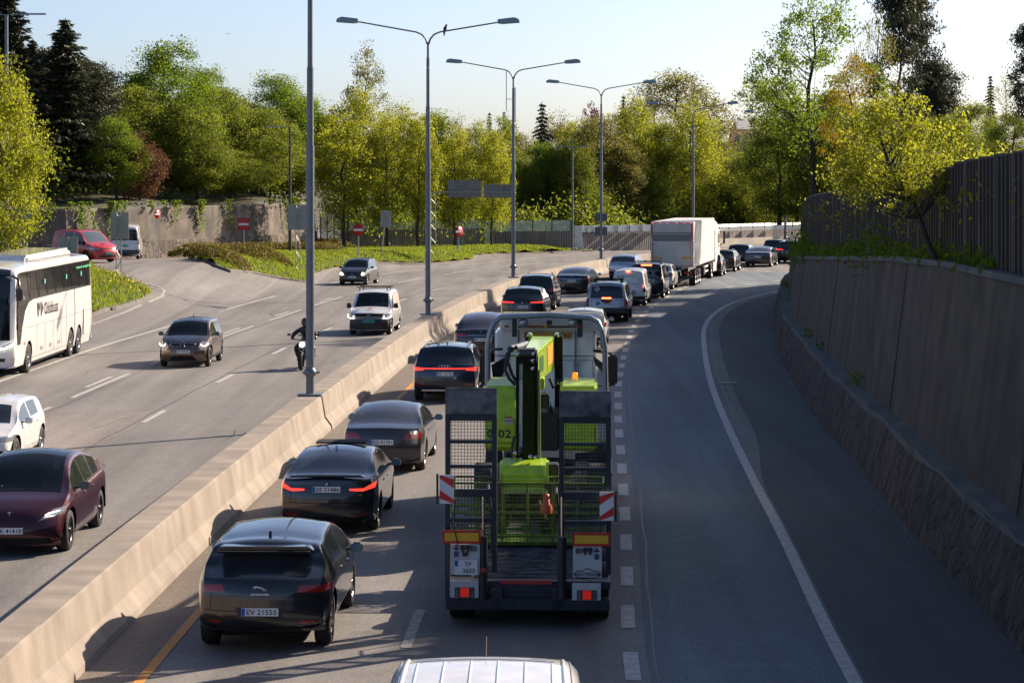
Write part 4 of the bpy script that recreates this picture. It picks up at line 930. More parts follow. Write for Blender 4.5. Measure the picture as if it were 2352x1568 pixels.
bv = vanspec(4.5, 1.9, 1.90, P_BLK, R=.35, tops=[dict(name='rear_window', seg=(4,5), x=(.76,.70)), dict(name='windscreen', seg=(10,11), x=(.64,.76))], side=dict(wins=[(.5,1.9),(2.1,3.2)]),
  rear=[([(.78,.80),(.94,.80),(.94,1.22),(.84,1.22)],'tail_light',REDLENS,.5),([(.80,.86),(.93,.86),(.93,1.16),(.82,1.16)],'brake_light',BRAKE,.5)])
vehicle('panel_van', bv, (7.35,131.0,0), hd(busL,133), 'black van with roof bars and a wide lit brake lamp at its roof', 'van', QR, None, extra=lambda r, S: (bar_box(r,'high_brake_light',(0,-S['L']/2+.12,1.80),(.58,.05,.08),BRAKE), rails(r,S['L'],S['W'],.3,3.0,1.88,GAP,.72), [bar_box(r,'roof_bar',(0,yy,1.97),(1.5,.06,.03),BLACK) for yy in (-1.6,-.2)]))
yar2 = dict(yaris); yar2.update(L=3.95, paint=P_WHITE, axles=(.65,3.2), prof=[(u*3.95/4.2, z) for u, z in yaris['prof']], side=dict(wins=[(.66,1.1),(1.16,1.85),(1.9,2.8)]))
vehicle('hatchback_car', yar2, (8.55,140.6,0), hd(busL,142), 'small white hatchback squeezed between the black van and the lorry trailer', 'car', QR, None)
hat = dict(yaris); hat.update(paint=P_BLK)
vehicle('hatchback_car', hat, (12.95,158.7,0), .17, 'small black hatchback with red lamps immediately right of the lorry', 'car', QR, ('EH 40521', .74))
est = dict(etron); est.update(L=4.65, W=1.86, paint=P_DGREY, axles=(.9,3.7), belt=[(0,.95),(.6,1.0),(3.6,.95),(4.65,.85)], prof=[(u*4.65/4.9, z*1.50/1.63) for u, z in etron['prof']], rear=[([(.55,.84),(.90,.84),(.90,.98),(.62,.98)],'tail_light',REDLENS,.7)], side=dict(wins=[(.8,1.3),(1.35,2.2),(2.25,3.3)]), mir=(3.0,1.0))
vehicle('estate_car', est, (14.5,166.2,0), .20, 'dark grey estate car, second car ahead to the right of the lorry', 'car', QR, None, extra=lambda r, S: rails(r,S['L'],S['W'],.7,2.8,1.47))
ms2 = dict(ms); ms2.update(paint=P_DGREY)
vehicle('saloon_car', ms2, (17.9,175.2,0), .235, 'dark grey saloon with a long glass back, far along the bend', 'car', QR, ('EK 42813', .74))
vehicle('suv_car', dict(ix, paint=P_BLK), (20.9,182.0,0), .27, 'dark SUV half hidden behind the corner of the retaining wall, farthest in the middle lane', 'car', QR, ('EB 30917', .86))
vehicle('hatchback_car', dict(yaris, paint=P_NAVY), (16.9,179.5,0), .25, 'dark blue car with bright reflections on its right side, beyond the estate car', 'car', QG, None)
vehicle('hatchback_car', dict(yaris, paint=P_NAVY), (20.9,192.5,0), .30, 'dark navy hatchback with a spoiler, farthest car in the barrier lane', 'car', QG, ('EC 22084', .80))
# ---- people (one continuous skinned surface each)
def person(name, label, J, E, mats_fn, mats, loc=(0,0,0), rz=0.0, group=None, head=None, parent=None):
    me = bpy.data.meshes.new(name); keys = list(J); me.from_pydata([J[k][0] for k in keys], [(keys.index(a), keys.index(b)) for a, b in E], [])
    o = bpy.data.objects.new('tmp', me); col.objects.link(o)
    md = o.modifiers.new('s', 'SKIN'); md.use_smooth_shade = True; md.branch_smoothing = .6
    for i, k in enumerate(keys):
        r = J[k][1]; r = r if isinstance(r, tuple) else (r, r); me.skin_vertices[0].data[i].radius = r
    me.skin_vertices[0].data[0].use_root = True
    s2 = o.modifiers.new('u', 'SUBSURF'); s2.levels = 2; s2.render_levels = 2
    bpy.context.view_layer.update(); nm = bpy.data.meshes.new_from_object(o.evaluated_get(bpy.context.evaluated_depsgraph_get()))
    bpy.data.objects.remove(o); nm.name = name; nm.materials.clear()
    p = link(name, nm, parent, mats, True, loc, (0,0,rz))
    for f in nm.polygons: f.material_index = mats_fn(f.center)
    tag(p, label, 'person', group)
    return p
SKIN = mat('skin', (.50,.30,.22), .6, noise=.1); SHIRT = mat('dark_jacket', (.02,.022,.03), .8, noise=.3, nscale=30); WSHIRT = mat('white_shirt', (.6,.6,.6), .8, noise=.05); HAIR = mat('hair', (.06,.04,.03), .7, noise=.3)
LEATHER = mat('black_leather', (.016,.016,.018), .45, noise=.4, nscale=25, bump=.4, bscale=30)
def add_head(p, c, hair=HAIR, s=1.0):
    x, y, z = c; q = MB()
    q.lathe([(-.02,.0),(.03,.095*s),(.09,.098*s),(.125,.06*s),(.135,0)], (x, y-.012, z), 'z', 14); q.build('hair', hair, p)
    for sx in (-1,1):
        q = MB(); q.lathe([(0,0),(.004,.012)], (x+sx*.033, y+.092*s, z+.015), 'y', 8); q.build('eye', INK, p)
    q = MB(); q.add([(x-.014,y+.09,z-.03),(x+.014,y+.09,z-.03),(x,y+.118,z-.03),(x,y+.092,z+.015)], [(0,1,2),(0,2,3),(1,3,2),(0,3,1)]); q.build('nose', SKIN, p)
def driver(label, loc, rz, tie=False, jm=None):
    J = {'pelvis':((0,0,0),(.15,.12)),'waist':((0,-.03,.18),(.14,.11)),'chest':((0,-.05,.40),(.18,.12)),'neck':((0,-.03,.56),.055),'head':((0,.01,.70),(.082,.10)),'crown':((0,.0,.76),(.07,.085)),
         'sl':((-.17,-.04,.47),.07),'el':((-.25,.13,.25),.05),'wl':((-.15,.38,.34),.033),'hl':((-.14,.44,.37),.035),'sr':((.17,-.04,.47),.07),'er':((.25,.13,.25),.05),'wr':((.15,.38,.34),.033),'hr':((.14,.44,.37),.035),
         'hipl':((-.10,.05,0),.09),'kl':((-.12,.45,.05),.07),'fl':((-.12,.55,-.35),.05),'hipr':((.10,.05,0),.09),'kr':((.12,.45,.05),.07),'fr':((.12,.55,-.35),.05)}
    E = [('pelvis','waist'),('waist','chest'),('chest','neck'),('neck','head'),('head','crown'),('chest','sl'),('sl','el'),('el','wl'),('wl','hl'),('chest','sr'),('sr','er'),('er','wr'),('wr','hr'),('pelvis','hipl'),('hipl','kl'),('kl','fl'),('pelvis','hipr'),('hipr','kr'),('kr','fr')]
    fn = lambda c: 1 if (c.z > .57 or (c.y > .39 and c.z > .28)) else (2 if (tie and abs(c.x) < .05 and c.y > 0 and .33 < c.z) else 0)
    p = person('person', label, J, E, fn, [jm or SHIRT, SKIN, WSHIRT], loc, rz)
    add_head(p, (0,.01,.71)); return p
SEAT = mat('seat_fabric', (.03,.03,.035), .9, noise=.2)
def cabin(r, S, fy, zf_=.95, xs=(-.36,.36)):
    """dashboard, seats and steering wheel behind a see-through windscreen"""
    L = S['L']; q = MB(); q.box((0, fy+.75-L/2, zf_-.05), (S['W']*.74,.5,.12)); q.box((0, fy-.1-L/2, .45), (S['W']*.8, 2.2, .1))
    q.build('dashboard', BLACK, r, bevel=.02)
    for x in xs:
        q = MB(); q.box((x, fy-.05-L/2, .62), (.48,.5,.14)); q.box((x, fy-.33-L/2, .95), (.46,.12,.62)); q.box((x, fy-.36-L/2, 1.33), (.24,.08,.16)); q.build('seat', SEAT, r, bevel=.03)
    q = MB(); c = Vector((xs[0], fy+.42-L/2, zf_+.02)); q.tube([c+Vector((.17*math.cos(t), .05*math.sin(t), .15*math.sin(t))) for t in np.linspace(0, 2*math.pi, 17)], .014, 6, cap=False); q.tube([c-Vector((.17,0,0)), c+Vector((.17,0,0))], .014, 5)
    q.build('steering_wheel', BLACK, r)
def facing(fn, y): return math.pi+hd(fn, y)
def cpos(r, S, x, u, z): # car-local to world
    L = S['L']; a = r.rotation_euler.z; v = Matrix.Rotation(a, 3, 'Z') @ Vector((x, u-L/2, 0)); return (r.location.x+v.x, r.location.y+v.y, r.location.z+z)
# -------- dark red EV crossover, nearest oncoming
my = dict(L=4.75, W=1.921, paint=P_RED, R=.36, axles=(.96,3.85), zb=.20, belt=[(0,1.02),(.6,1.08),(3.75,.98),(4.75,.82)], tumble=.42, cr=.28, cf=.42,
  prof=[(.05,.30),(0,.5),(0,.82),(.05,1.02),(.12,1.10),(.22,1.13),(.55,1.24),(1.1,1.44),(1.7,1.585),(2.2,1.62),(2.6,1.58),(3.0,1.47),(3.83,1.04),(4.3,.90),(4.62,.72),(4.74,.5),(4.75,.38),(4.70,.2)],
  tops=[dict(name='rear_window', seg=(5,8), x=(.70,.62)), dict(name='glass_roof', seg=(8,10), x=(.62,.60)), dict(name='windscreen', seg=(10,12), x=(.60,.74), mat=WGLASS)],
  side=dict(wins=[(1.05,1.62),(1.67,2.38),(2.43,3.45)]),
  front=[([(.50,.62),(.86,.72),(.93,.84),(.72,.80)],'headlight',LENS,.95),([(0,.20),(.75,.22),(.70,.33),(0,.35)],'body',GAP,.4)],
  sides=[([(.8,.2),(4.1,.2),(4.1,.29),(.8,.29)],'body',BLACK)], rim=DALU, mir=(3.25,1.08), mirror_mat=mat('mirror_plum', (.02,.008,.014), .3, coat=1.0), spokes=5)
def exY(r, S):
    L = S['L']; tbadge(r, L/2-.13, .745, .075); cabin(r, S, 2.35, 1.0)
    for s in (-1,1):
        q = MB(); q.add([(s*.60,L/2-.19,.715),(s*.84,L/2-.30,.78),(s*.86,L/2-.33,.80),(s*.66,L/2-.24,.755)], [(0,1,2,3)]); q.build('headlight_glow', HEADLIT, r)
rY = vehicle('crossover_car', my, (-8.80,43.15,0), facing(edgeL,43), 'dark red glass roofed crossover at the left edge, nearest oncoming car', 'car', OG, ('EK 41418', .47), front=True, extra=exY)
driver('driver in a dark jacket at the wheel of the dark red car', cpos(rY, my, -.36, 2.2, .66), rY.rotation_euler.z)
# -------- white hatch behind it
golf = dict(L=4.26, W=1.79, paint=P_WHITE, R=.33, axles=(.78,3.41), zb=.20, belt=[(0,.95),(.5,1.0),(3.3,.92),(4.26,.8)], tumble=.36, cr=.24,
  prof=[(.05,.30),(0,.45),(0,.78),(.04,.93),(.10,1.01),(.14,1.04),(.52,1.28),(.60,1.37),(1.0,1.44),(1.6,1.46),(2.2,1.43),(2.5,1.35),(3.3,.98),(3.85,.85),(4.18,.70),(4.26,.5),(4.22,.2)],
  tops=[dict(name='rear_window', seg=(5,6), x=(.64,.56)), dict(name='windscreen', seg=(11,12), x=(.54,.68), mat=GLASS)],
  side=dict(wins=[(1.02,1.85),(1.92,2.95)]), front=[([(.48,.60),(.86,.60),(.88,.74),(.52,.72)],'headlight',LENS,.9),([(0,.24),(.7,.24),(.7,.42),(0,.42)],'body',GAP,.5)], mir=(2.75,.98), rim=ALU)
vehicle('hatchback_car', golf, (-12.25,55.6,0), facing(lineB,56), 'white hatchback cut by the left edge of the view, behind the dark red car', 'car', OG, None, front=True)
# -------- bronze city EV
P_BLKR = paint('black_bonnet', (.012,.012,.016), .1)
i3 = dict(L=4.0, W=1.775, paint=P_BRONZE, R=.35, axles=(.68,3.25), zb=.24, belt=[(0,1.0),(.5,1.05),(1.6,1.0),(2.0,1.0),(3.3,.98),(4.0,.9)], tumble=.34, cr=.24, cf=.40, tf=.12,
  prof=[(.05,.32),(0,.5),(0,.84),(.03,1.0),(.07,1.12),(.11,1.16),(.36,1.46),(.42,1.54),(.8,1.58),(1.5,1.60),(2.0,1.58),(2.25,1.52),(3.12,1.08),(3.55,.97),(3.85,.84),(3.97,.66),(4.0,.48),(3.95,.24)],
  tops=[dict(name='rear_window', seg=(5,6), x=(.66,.58)), dict(name='roof_panel', seg=(7,11), x=(.60,.60), mat=P_BLKR), dict(name='windscreen', seg=(11,12), x=(.60,.72), mat=WGLASS), dict(name='bonnet', seg=(12,14), x=(.66,.58), mat=P_BLKR)],
  side=dict(wins=[(.62,1.35),(1.42,2.75)]),
  front=[([(.54,.74),(.86,.72),(.90,.88),(.58,.88)],'headlight',LENS,1.0),([(.0,.72),(.50,.72),(.56,.88),(0,.90)],'body',P_BLKR,.8),([(0,.24),(.5,.24),(.36,.42),(0,.43)],'body',GAP,.5),([(.78,.30),(.90,.30),(.90,.66),(.80,.64)],'body',BLACK,.9),([(.56,.60),(.78,.60),(.76,.66),(.6,.66)],'fog_lamp',LENS,.8)],
  mir=(2.62,1.10), mirror_mat=P_BLKR, rim=DALU, ww=.17, sides=[([(.7,.24),(3.3,.24),(3.3,.36),(.7,.36)],'body',BLACK)])
def exi(r, S):
    L = S['L']; cabin(r, S, 1.8, 1.02)
    for s in (-1,1):
        q = MB(); y = L/2-.06; q.tube([(s*.62,y-.10,.83),(s*.64,y-.07,.755),(s*.78,y-.17,.745),(s*.84,y-.24,.80),(s*.855,y-.26,.85)], .012, 5); q.build('headlight_glow', HEADLIT, r)
        q = MB(); pts = [(s*.06,y+.035,.86),(s*.40,y-.0,.86),(s*.46,y-.01,.83),(s*.40,y+.0,.745),(s*.10,y+.04,.735),(s*.06,y+.045,.76),(s*.06,y+.035,.86)]; q.tube(pts, .010, 5); q.build('grille_ring', mat('grille_chrome', (.35,.37,.42), .25, .9), r)
    roundel(r, L/2-.075, .895, .035); q = MB(); q.tube([(.1,-.95,1.58),(.1,-1.05,1.72)], .012, 5); q.lathe([(0,0),(0,.04),(.04,.02)], (.1,-.95,1.575), 'z', 8); q.build('aerial', GAP, r)
rI = vehicle('city_car', i3, (P(741,838.5).x, 84.2, 0), facing(edgeL,84), 'bronze and black two tone city car with a double grille, plate EV 57500', 'car', OG, ('EV 57500', .56), front=True, extra=exi) if False else vehicle('city_car', i3, (-11.38,84.4,0), facing(edgeL,84), 'bronze and black two tone city car with a double grille, plate EV 57500', 'car', OG, ('EV 57500', .56), front=True, extra=exi)
driver('driver behind the windscreen of the bronze city car', cpos(rI, i3, -.34, 1.72, .68), rI.rotation_euler.z, jm=mat('grey_jacket', (.15,.14,.14), .8))
# -------- white panel van, front
cad = vanspec(4.41, 1.79, 1.80, P_WHITE, R=.33, cf=.30, cr=.14, tops=[dict(name='windscreen', seg=(10,11), x=(.62,.72), mat=WGLASS)],
  prof=[(.05,.34),(0,.5),(0,.95),(.02,1.05),(.04,1.12),(.13,1.64),(.20,1.75),(.5,1.80),(1.5,1.82),(2.3,1.79),(2.62,1.72),(3.42,1.16),(3.95,1.02),(4.28,.86),(4.40,.58),(4.37,.24)],
  front=[([(.56,.72),(.86,.72),(.88,.90),(.66,.90)],'headlight',LENS,.9),([(0,.72),(.55,.72),(.62,.90),(0,.92)],'grille',GAP,.7),([(0,.24),(.95,.24),(.95,.70),(0,.70)],'body',BLACK,.8)], side=dict(wins=[(2.35,3.25)]), mir=(3.1,1.18))
def exc(r, S):
    L = S['L']; cabin(r, S, 2.3, 1.06)
    for s in (-1,1):
        q = MB(); y = L/2; q.tube([(s*.90,y-.33,.86),(s*.88,y-.27,.745),(s*.78,y-.14,.715),(s*.60,y-.075,.72)], .016, 5); q.tube([(s*.64,y-.10,.80),(s*.64,y-.08,.80)], .022, 6); q.build('headlight_glow', HEADLIT, r)
    roundel(r, L/2-.055, .80, .075, vw=True); bar_box(r, 'grille_strip', (0,L/2-.07,.775), (1.1,.03,.012), CHROME, 0)
    for y in (-.55,.55):
        q = MB(); q.tube([(-.72,y,1.93),(.72,y,1.93)], .022, 6)
        for s in (-1,1): q.tube([(s*.58,y,1.78),(s*.58,y,1.93)], .025, 6)
        q.build('roof_bar', BLACK, r)
    rm = Matrix.Rotation(math.pi, 3, 'Z'); text('lettering', 'SERVICE', .05, mat('ink_grey', (.3,.32,.36), .6), r, (0,L/2-.62,1.105), (math.radians(17),0,math.pi), width=.5)
    q = MB(); q.box((0,L/2-.61,1.108), (.18,.10,.004), Matrix.Rotation(-math.radians(17),3,'X')); q.build('bonnet_logo', mat('logo_red', (.35,.05,.04), .5), r)
    for s in (-1,1):
        q = MB(); q.add([(s*.905,-1.4,.55),(s*.905,-1.25,.55),(s*.85,-.95,1.6),(s*.85,-1.1,1.6)], [(0,1,2,3)]); q.build('orange_stripe', mat('stripe_orange', (.55,.18,.08), .5), r)
rC = vehicle('panel_van', cad, (-5.9,101.2,0), facing(barC,101), 'oncoming white panel van with roof bars, black bumper and green plate', 'van', OG, ('BE 24370', .60, True), front=True, extra=exc)
driver('driver seen faintly through the windscreen of the oncoming white van', cpos(rC, cad, -.36, 2.2, .78), rC.rotation_euler.z, jm=mat('green_jacket', (.2,.32,.12), .8))
# -------- small dark mpv, front
acl = dict(L=3.84, W=1.764, paint=P_DGREY, R=.31, axles=(.62,3.18), zb=.20, belt=[(0,.95),(.5,1.0),(2.9,.98),(3.84,.85)], tumble=.32, cr=.22, cf=.36,
  prof=[(.05,.32),(0,.5),(0,.84),(.03,.98),(.07,1.08),(.11,1.12),(.34,1.46),(.40,1.53),(.8,1.57),(1.4,1.59),(1.9,1.56),(2.15,1.49),(3.0,1.06),(3.42,.92),(3.7,.76),(3.82,.56),(3.84,.42),(3.80,.2)],
  tops=[dict(name='rear_window', seg=(5,6), x=(.64,.56)), dict(name='windscreen', seg=(11,12), x=(.56,.70), mat=WGLASS)], side=dict(wins=[(.6,1.0),(1.05,1.7),(1.75,2.75)]),
  front=[([(.50,.62),(.80,.62),(.80,.76),(.62,.78)],'headlight',LENS,.9),([(0,.58),(.40,.58),(.44,.74),(0,.76)],'grille',DALU,.6),([(0,.22),(.7,.22),(.7,.33),(0,.33)],'body',GAP,.5)], mir=(2.6,1.05), mirror_mat=BLACK)
def exa(r, S):
    L = S['L']; cabin(r, S, 1.8, 1.02)
    for s in (-1,1):
        q = MB(); q.lathe([(0,.0),(.01,.085),(.03,.0)], (s*.66,L/2-.13,.69), 'y', 12); q.build('headlight_glow', HEADWARM, r)
    q = MB(); q.tube([(.05*math.cos(t),L/2-.03,.66+.05*math.sin(t)) for t in np.linspace(0,2*math.pi,13)], .006, 5); q.build('badge', CHROME, r)
vehicle('compact_car', acl, (-9.55,146.3,0), facing(lineA,146), 'small dark grey hatchback with warm lit headlamps driving past the shrub island', 'car', OG, ('BR 12214', .50), front=True, extra=exa)
# -------- red van on the ramp (drives to the right and towards us)
rv = vanspec(4.55, 1.85, 1.84, P_SIGRED, R=.33, cf=.36, tops=[dict(name='windscreen', seg=(10,11), x=(.64,.74), mat=glassmat('ramp_glass',(.10,.13,.15)))], side=dict(wins=[(1.35,2.15),(2.3,3.45)]),
  prof=[(.05,.34),(0,.5),(0,.95),(.02,1.05),(.04,1.12),(.13,1.66),(.20,1.78),(.5,1.83),(1.5,1.84),(2.4,1.82),(2.72,1.74),(3.5,1.18),(4.05,1.04),(4.40,.88),(4.54,.60),(4.50,.24)], axles=(.75,3.55),
  front=[([(.50,.74),(.88,.76),(.90,.90),(.56,.84)],'headlight',LENS,1.0),([(0,.78),(.48,.78),(.48,.83),(0,.83)],'grille',GAP,.7),([(0,.30),(.62,.30),(.55,.44),(0,.46)],'body',BLACK,.6)], sides=[([(.9,.24),(3.1,.24),(3.1,.36),(.9,.36)],'body',BLACK)], mir=(3.1,1.15))
gp_ = G(227.4, 603)
def exr(r, S):
    for s in (-1,):
        text('lettering', 'Oslobygg', .14, WHITEP, r, (s*-.93*-1,-1.3,1.0), (math.pi/2,0,-math.pi/2), width=.7) if False else None
    q = MB(); q.lathe([(0,0),(0,.11)], (0,S['L']/2-.62,1.115), 'z', 12); q.build('bonnet_logo', mat('logo_pink', (.6,.25,.22), .5), r)
vehicle('red_van', rv, (gp_.x, gp_.y, gp_.z+.01), math.radians(135), 'bright red panel van turning on the ramp above the coach roof', 'van', None, ('EN 80335', .52, True), front=True, extra=exr)
# -------- white van seen from behind at the wall
dv = vanspec(5.4, 2.05, 2.28, P_WHITE, R=.34, axles=(1.0,4.5), tumble=.08, tops=[dict(name='rear_window', seg=(4,5), x=(.86,.82))],
  prof=[(.05,.40),(0,.55),(0,1.0),(.02,1.12),(.04,1.30),(.10,2.05),(.2,2.2),(.5,2.28),(1.5,2.28),(3.5,2.26),(3.85,2.14),(4.55,1.30),(5.05,1.1),(5.32,.86),(5.4,.55),(5.36,.26)], belt=[(0,1.2),(5.4,1.2)],
  rear=[([(.88,1.0),(1.0,1.0),(1.0,1.42),(.90,1.42)],'tail_light',REDLENS,.5),([(0,.4),(1.05,.4),(1.05,.66),(0,.66)],'body',mat('blue_grey_bumper',(.05,.07,.10),.6))])
gq = Vector((-26.1, 163.0, zf(-26.1, 163.0)))
def exd(r, S):
    L = S['L']; bar_box(r, 'door_gap', (0,-L/2+.02,1.3), (.015,.05,1.5), GAP, 0)
    q = MB(); q.lathe([(0,.07),(.14,.055),(.16,0)], (.0,-L/2+.5,2.27), 'z', 12); q.build('beacon', AMBER, r)
vehicle('panel_van', dv, (gq.x, gq.y, gq.z+.01), math.radians(-6), 'white high sided van with an orange beacon seen from behind, waiting by the stone wall', 'van', None, ('EN 80335', .93, True), extra=exd)
# -------- coach
P_COACH = paint('coach_white', (.74,.73,.71), 0, .35)
BGL = glassmat('coach_glass', (.010,.010,.009)); _q = BGL.node_tree.nodes['Principled BSDF']; _q.inputs['Specular IOR Level'].default_value = .22; _q.inputs['Coat Weight'].default_value = 0.0
coach = dict(L=14.2, W=2.55, paint=P_COACH, R=.50, axles=(2.75,4.25,11.55), zb=.30, belt=[(0,2.42),(14.2,2.42)], tumble=.05, cr=.16, cf=.55, tr=.02, tf=.03, sh=.985, edge=.86, crown=.07, gap=.10, sub=5,
  prof=[(.12,.42),(.02,.65),(.0,1.2),(.02,2.2),(.06,3.1),(.16,3.5),(.4,3.64),(1.2,3.68),(7,3.68),(12.6,3.66),(13.2,3.60),(13.5,3.42),(13.85,2.7),(14.05,1.9),(14.15,1.25),(14.2,.9),(14.18,.6),(14.05,.34)],
  tops=[dict(name='windscreen', seg=(11,14), x=(1.04,1.10), mat=glassmat('coach_screen',(.01,.014,.02),.30)), dict(name='roof_cap', seg=(10,11), x=(1.0,1.04), mat=P_BLK)],
  sides=[([(.35,2.45),(10.9,2.45),(11.6,2.38),(12.2,2.10),(12.7,1.6),(12.95,1.05),(13.4,1.05),(13.52,1.6),(13.45,2.9),(13.1,3.38),(12.6,3.42),(.25,3.42)],'window_band',BGL)],
  front=[([(.70,.92),(1.24,1.10),(1.26,1.22),(.9,1.08)],'headlight',LENS,1.4),([(.6,.55),(.95,.55),(.98,.66),(.66,.68)],'fog_lamp',BLACK,1.2)],
  rim=CHROME, spokes=10, mir=(13.2,2.6), ww=.30)
def exb(r, S):
    L = S['L']
    q = MB(); q.prism([(-5.2,3.62),(3.0,3.62),(2.7,3.90),(-4.6,3.95)], -.85, .85, 'x'); q.build('air_conditioning_unit', P_COACH, r, bevel=.10)
    for y in (-6.0,4.4): bar_box(r, 'roof_hatch', (.2,y,3.72), (.8,.7,.08), P_COACH, .03)
    # the coach shows its own left flank (local -x is the driver's side)
    for s in (-1,1):
        q = MB()
        for u in np.linspace(1.1, 11.4, 8): q.box((s*1.262,u-L/2,2.95), (.012,.03,.86))
        q.build('window_pillars', GAP, r)
        q = MB(); q.box((s*1.285,-.8,1.55), (.006,11.6,.014)); q.box((s*1.281,5-L/2+.25,1.45), (.006,.014,1.9))
        for u in (6.2,7.6,9.0,10.4): q.box((s*1.285,u-L/2,1.02), (.006,.014,1.05))
        q.box((s*1.285,.9,.52), (.006,6.3,.012)); q.build('panel_gaps', mat('gap_grey', (.25,.25,.26), .8), r)
        q = MB(); q.box((s*1.28,2.0-L/2,1.15), (.01,.10,.95)); q.build('engine_grille', GAP, r)
        for u in (6.6,8.1,9.6):
            q = MB(); q.lathe([(0,0),(0,.075)], (s*1.288,u-L/2,.72), 'x', 12); q.build('filler_cap', BLACK, r)
        bar_box(r, 'side_marker', (s*1.283,12.35-L/2,1.05), (.012,.12,.09), AMBER, 0)
        # writing
        x = s*1.290; rz = math.pi/2 if s > 0 else -math.pi/2
        text('lettering', 'Oslobuss', .44, INK, r, (x, 7.95-L/2, 2.04), (math.pi/2,0,rz), width=2.35)
        yy = (10.25 if s < 0 else 5.7)-L/2; dr = -1 if s < 0 else 1; q = MB(); PZ_ = lambda P_: [(x, yy+dr*u_*.95, 1.78+v_*.55) for u_, v_ in P_]
        q.add(PZ_([(0,.05),(.15,.15),(.15,.62),(.42,.38),(.42,.62),(.12,1.0),(0,.9)]), [(0,1,2,3,4,5,6)])
        q.add(PZ_([(.55,.0),(.95,.55),(.60,1.0),(.52,.88),(.72,.56),(.55,.25)]), [(0,1,2,3,4,5)]); q.build('logo', INK, r)
        text('lettering', 'Sommeren for et utslippsfritt Oslo', .13, mat('ink_green', (.15,.75,.35), .5), r, (s*1.275, 1.9-L/2, 3.22), (math.pi/2,0,rz), width=2.9)
        for u in (2.4,5.2,9.0):
            bar_box(r, 'sticker', (s*1.272,u-L/2,2.98), (.006,.14,.16), mat('sticker_teal', (.15,.65,.55), .5), 0)
    for s in (-1,1):
        q = MB(); q.tube([(s*1.15,L/2-.55,3.35),(s*1.42,L/2-.25,3.25),(s*1.46,L/2-.2,2.95)], .04, 6); q.box((s*1.46,L/2-.2,2.75), (.22,.16,.40)); q.build('mirror_arm', P_BLK, r, bevel=.04)
        q = MB(); q.tube([(s*.78,L/2-.06,.98),(s*1.0,L/2-.16,1.0),(s*1.22,L/2-.42,1.12),(s*1.26,L/2-.56,1.2)], .022, 6); q.build('headlight_glow', HEADLIT, r)
    q = MB(); q.box((0,L/2-1.0,1.35), (2.2,.5,.25)); q.box((0,L/2-2.3,.9), (2.3,2.6,.1)); q.box((-.6,L/2-1.75,1.55),(.5,.12,.9)); q.build('dashboard', BLACK, r, bevel=.03)
    bar_box(r, 'sun_blind', (-.3,L/2-.75,2.95), (1.6,.03,.75), mat('blind', (.35,.36,.38), .8), 0)
    q = MB(); c = Vector((-.6,L/2-.95,1.62)); q.tube([c+Vector((.22*math.cos(t),.10*math.sin(t),.20*math.sin(t))) for t in np.linspace(0,2*math.pi,17)], .016, 6, cap=False); q.build('steering_wheel', mat('wheel_grey',(.3,.3,.3),.5), r)
rB = vehicle('coach', coach, (-17.55,81.6,0), math.pi+.012, 'long white three axle coach with a dark window band, marked Oslobuss, at the left edge', 'coach', OG, None, front=True, extra=exb)
driver('coach driver in a dark jacket and white shirt behind the coach windscreen', cpos(rB, coach, -.6, 12.55, 1.35), rB.rotation_euler.z, tie=True)
# -------- motorcycle and rider
mc = empty('motorcycle', (-7.12,83.3,0), math.pi-.10, 'black motorcycle with a lit headlamp, half hidden behind the nearest lamp post', 'motorcycle')
for y, nm in ((.74,'front'),(-.72,'rear')):
    q = MB(); q.lathe([(-.06,.22),(-.075,.27),(-.05,.31),(0,.325),(.05,.31),(.075,.27),(.06,.22)], (0,y,.325), 'x', 24); w1 = q.build('tyre', RUBBER, mc)
    q = MB(); q.lathe([(-.03,.23),(.03,.23),(.03,.03),(-.03,.03)], (0,y,.325), 'x', 16); q.build('rim', DALU, w1)
q = MB()
for s in (-1,1): q.tube([(s*.10,.74,.33),(s*.11,.50,.92)], .028, 6)
q.build('fork', DALU, mc)
q = MB(); q.tube([(0,.72,.70),(0,.60,.70)], .07, 8); q.box((0,.80,.66),(.13,.34,.03)); q.build('mudguard', BLACK, mc, bevel=.01)
q = MB(); q.lathe([(0,0),(0,.095),(-.1,.08),(-.14,.0)], (0,.64,.88), 'y', 14); q.build('headlight', HEADLIT, mc)
q = MB(); q.box((0,.05,.55),(.34,.55,.42)); q.tube([(-.2,.1,.45),(-.22,-.6,.42)], .05, 8); q.build('engine', DALU, mc, bevel=.04)
q = MB(); q.box((0,.22,.86),(.30,.48,.24)); q.build('fuel_tank', P_BLK, mc, bevel=.07)
q = MB(); q.box((0,-.35,.80),(.26,.75,.10)); q.build('seat', LEATHER, mc, bevel=.03)
q = MB(); q.tube([(-.43,.30,1.03),(-.30,.42,1.05),(0,.48,1.0),(.30,.42,1.05),(.43,.30,1.03)], .016, 6); q.build('handlebar', BLACK, mc)
for s in (-1,1):
    q = MB(); q.tube([(s*.36,.40,1.05),(s*.47,.38,1.18)], .009, 5); q.box((s*.50,.37,1.20),(.12,.03,.07)); q.build('mirror', BLACK, mc, bevel=.01)
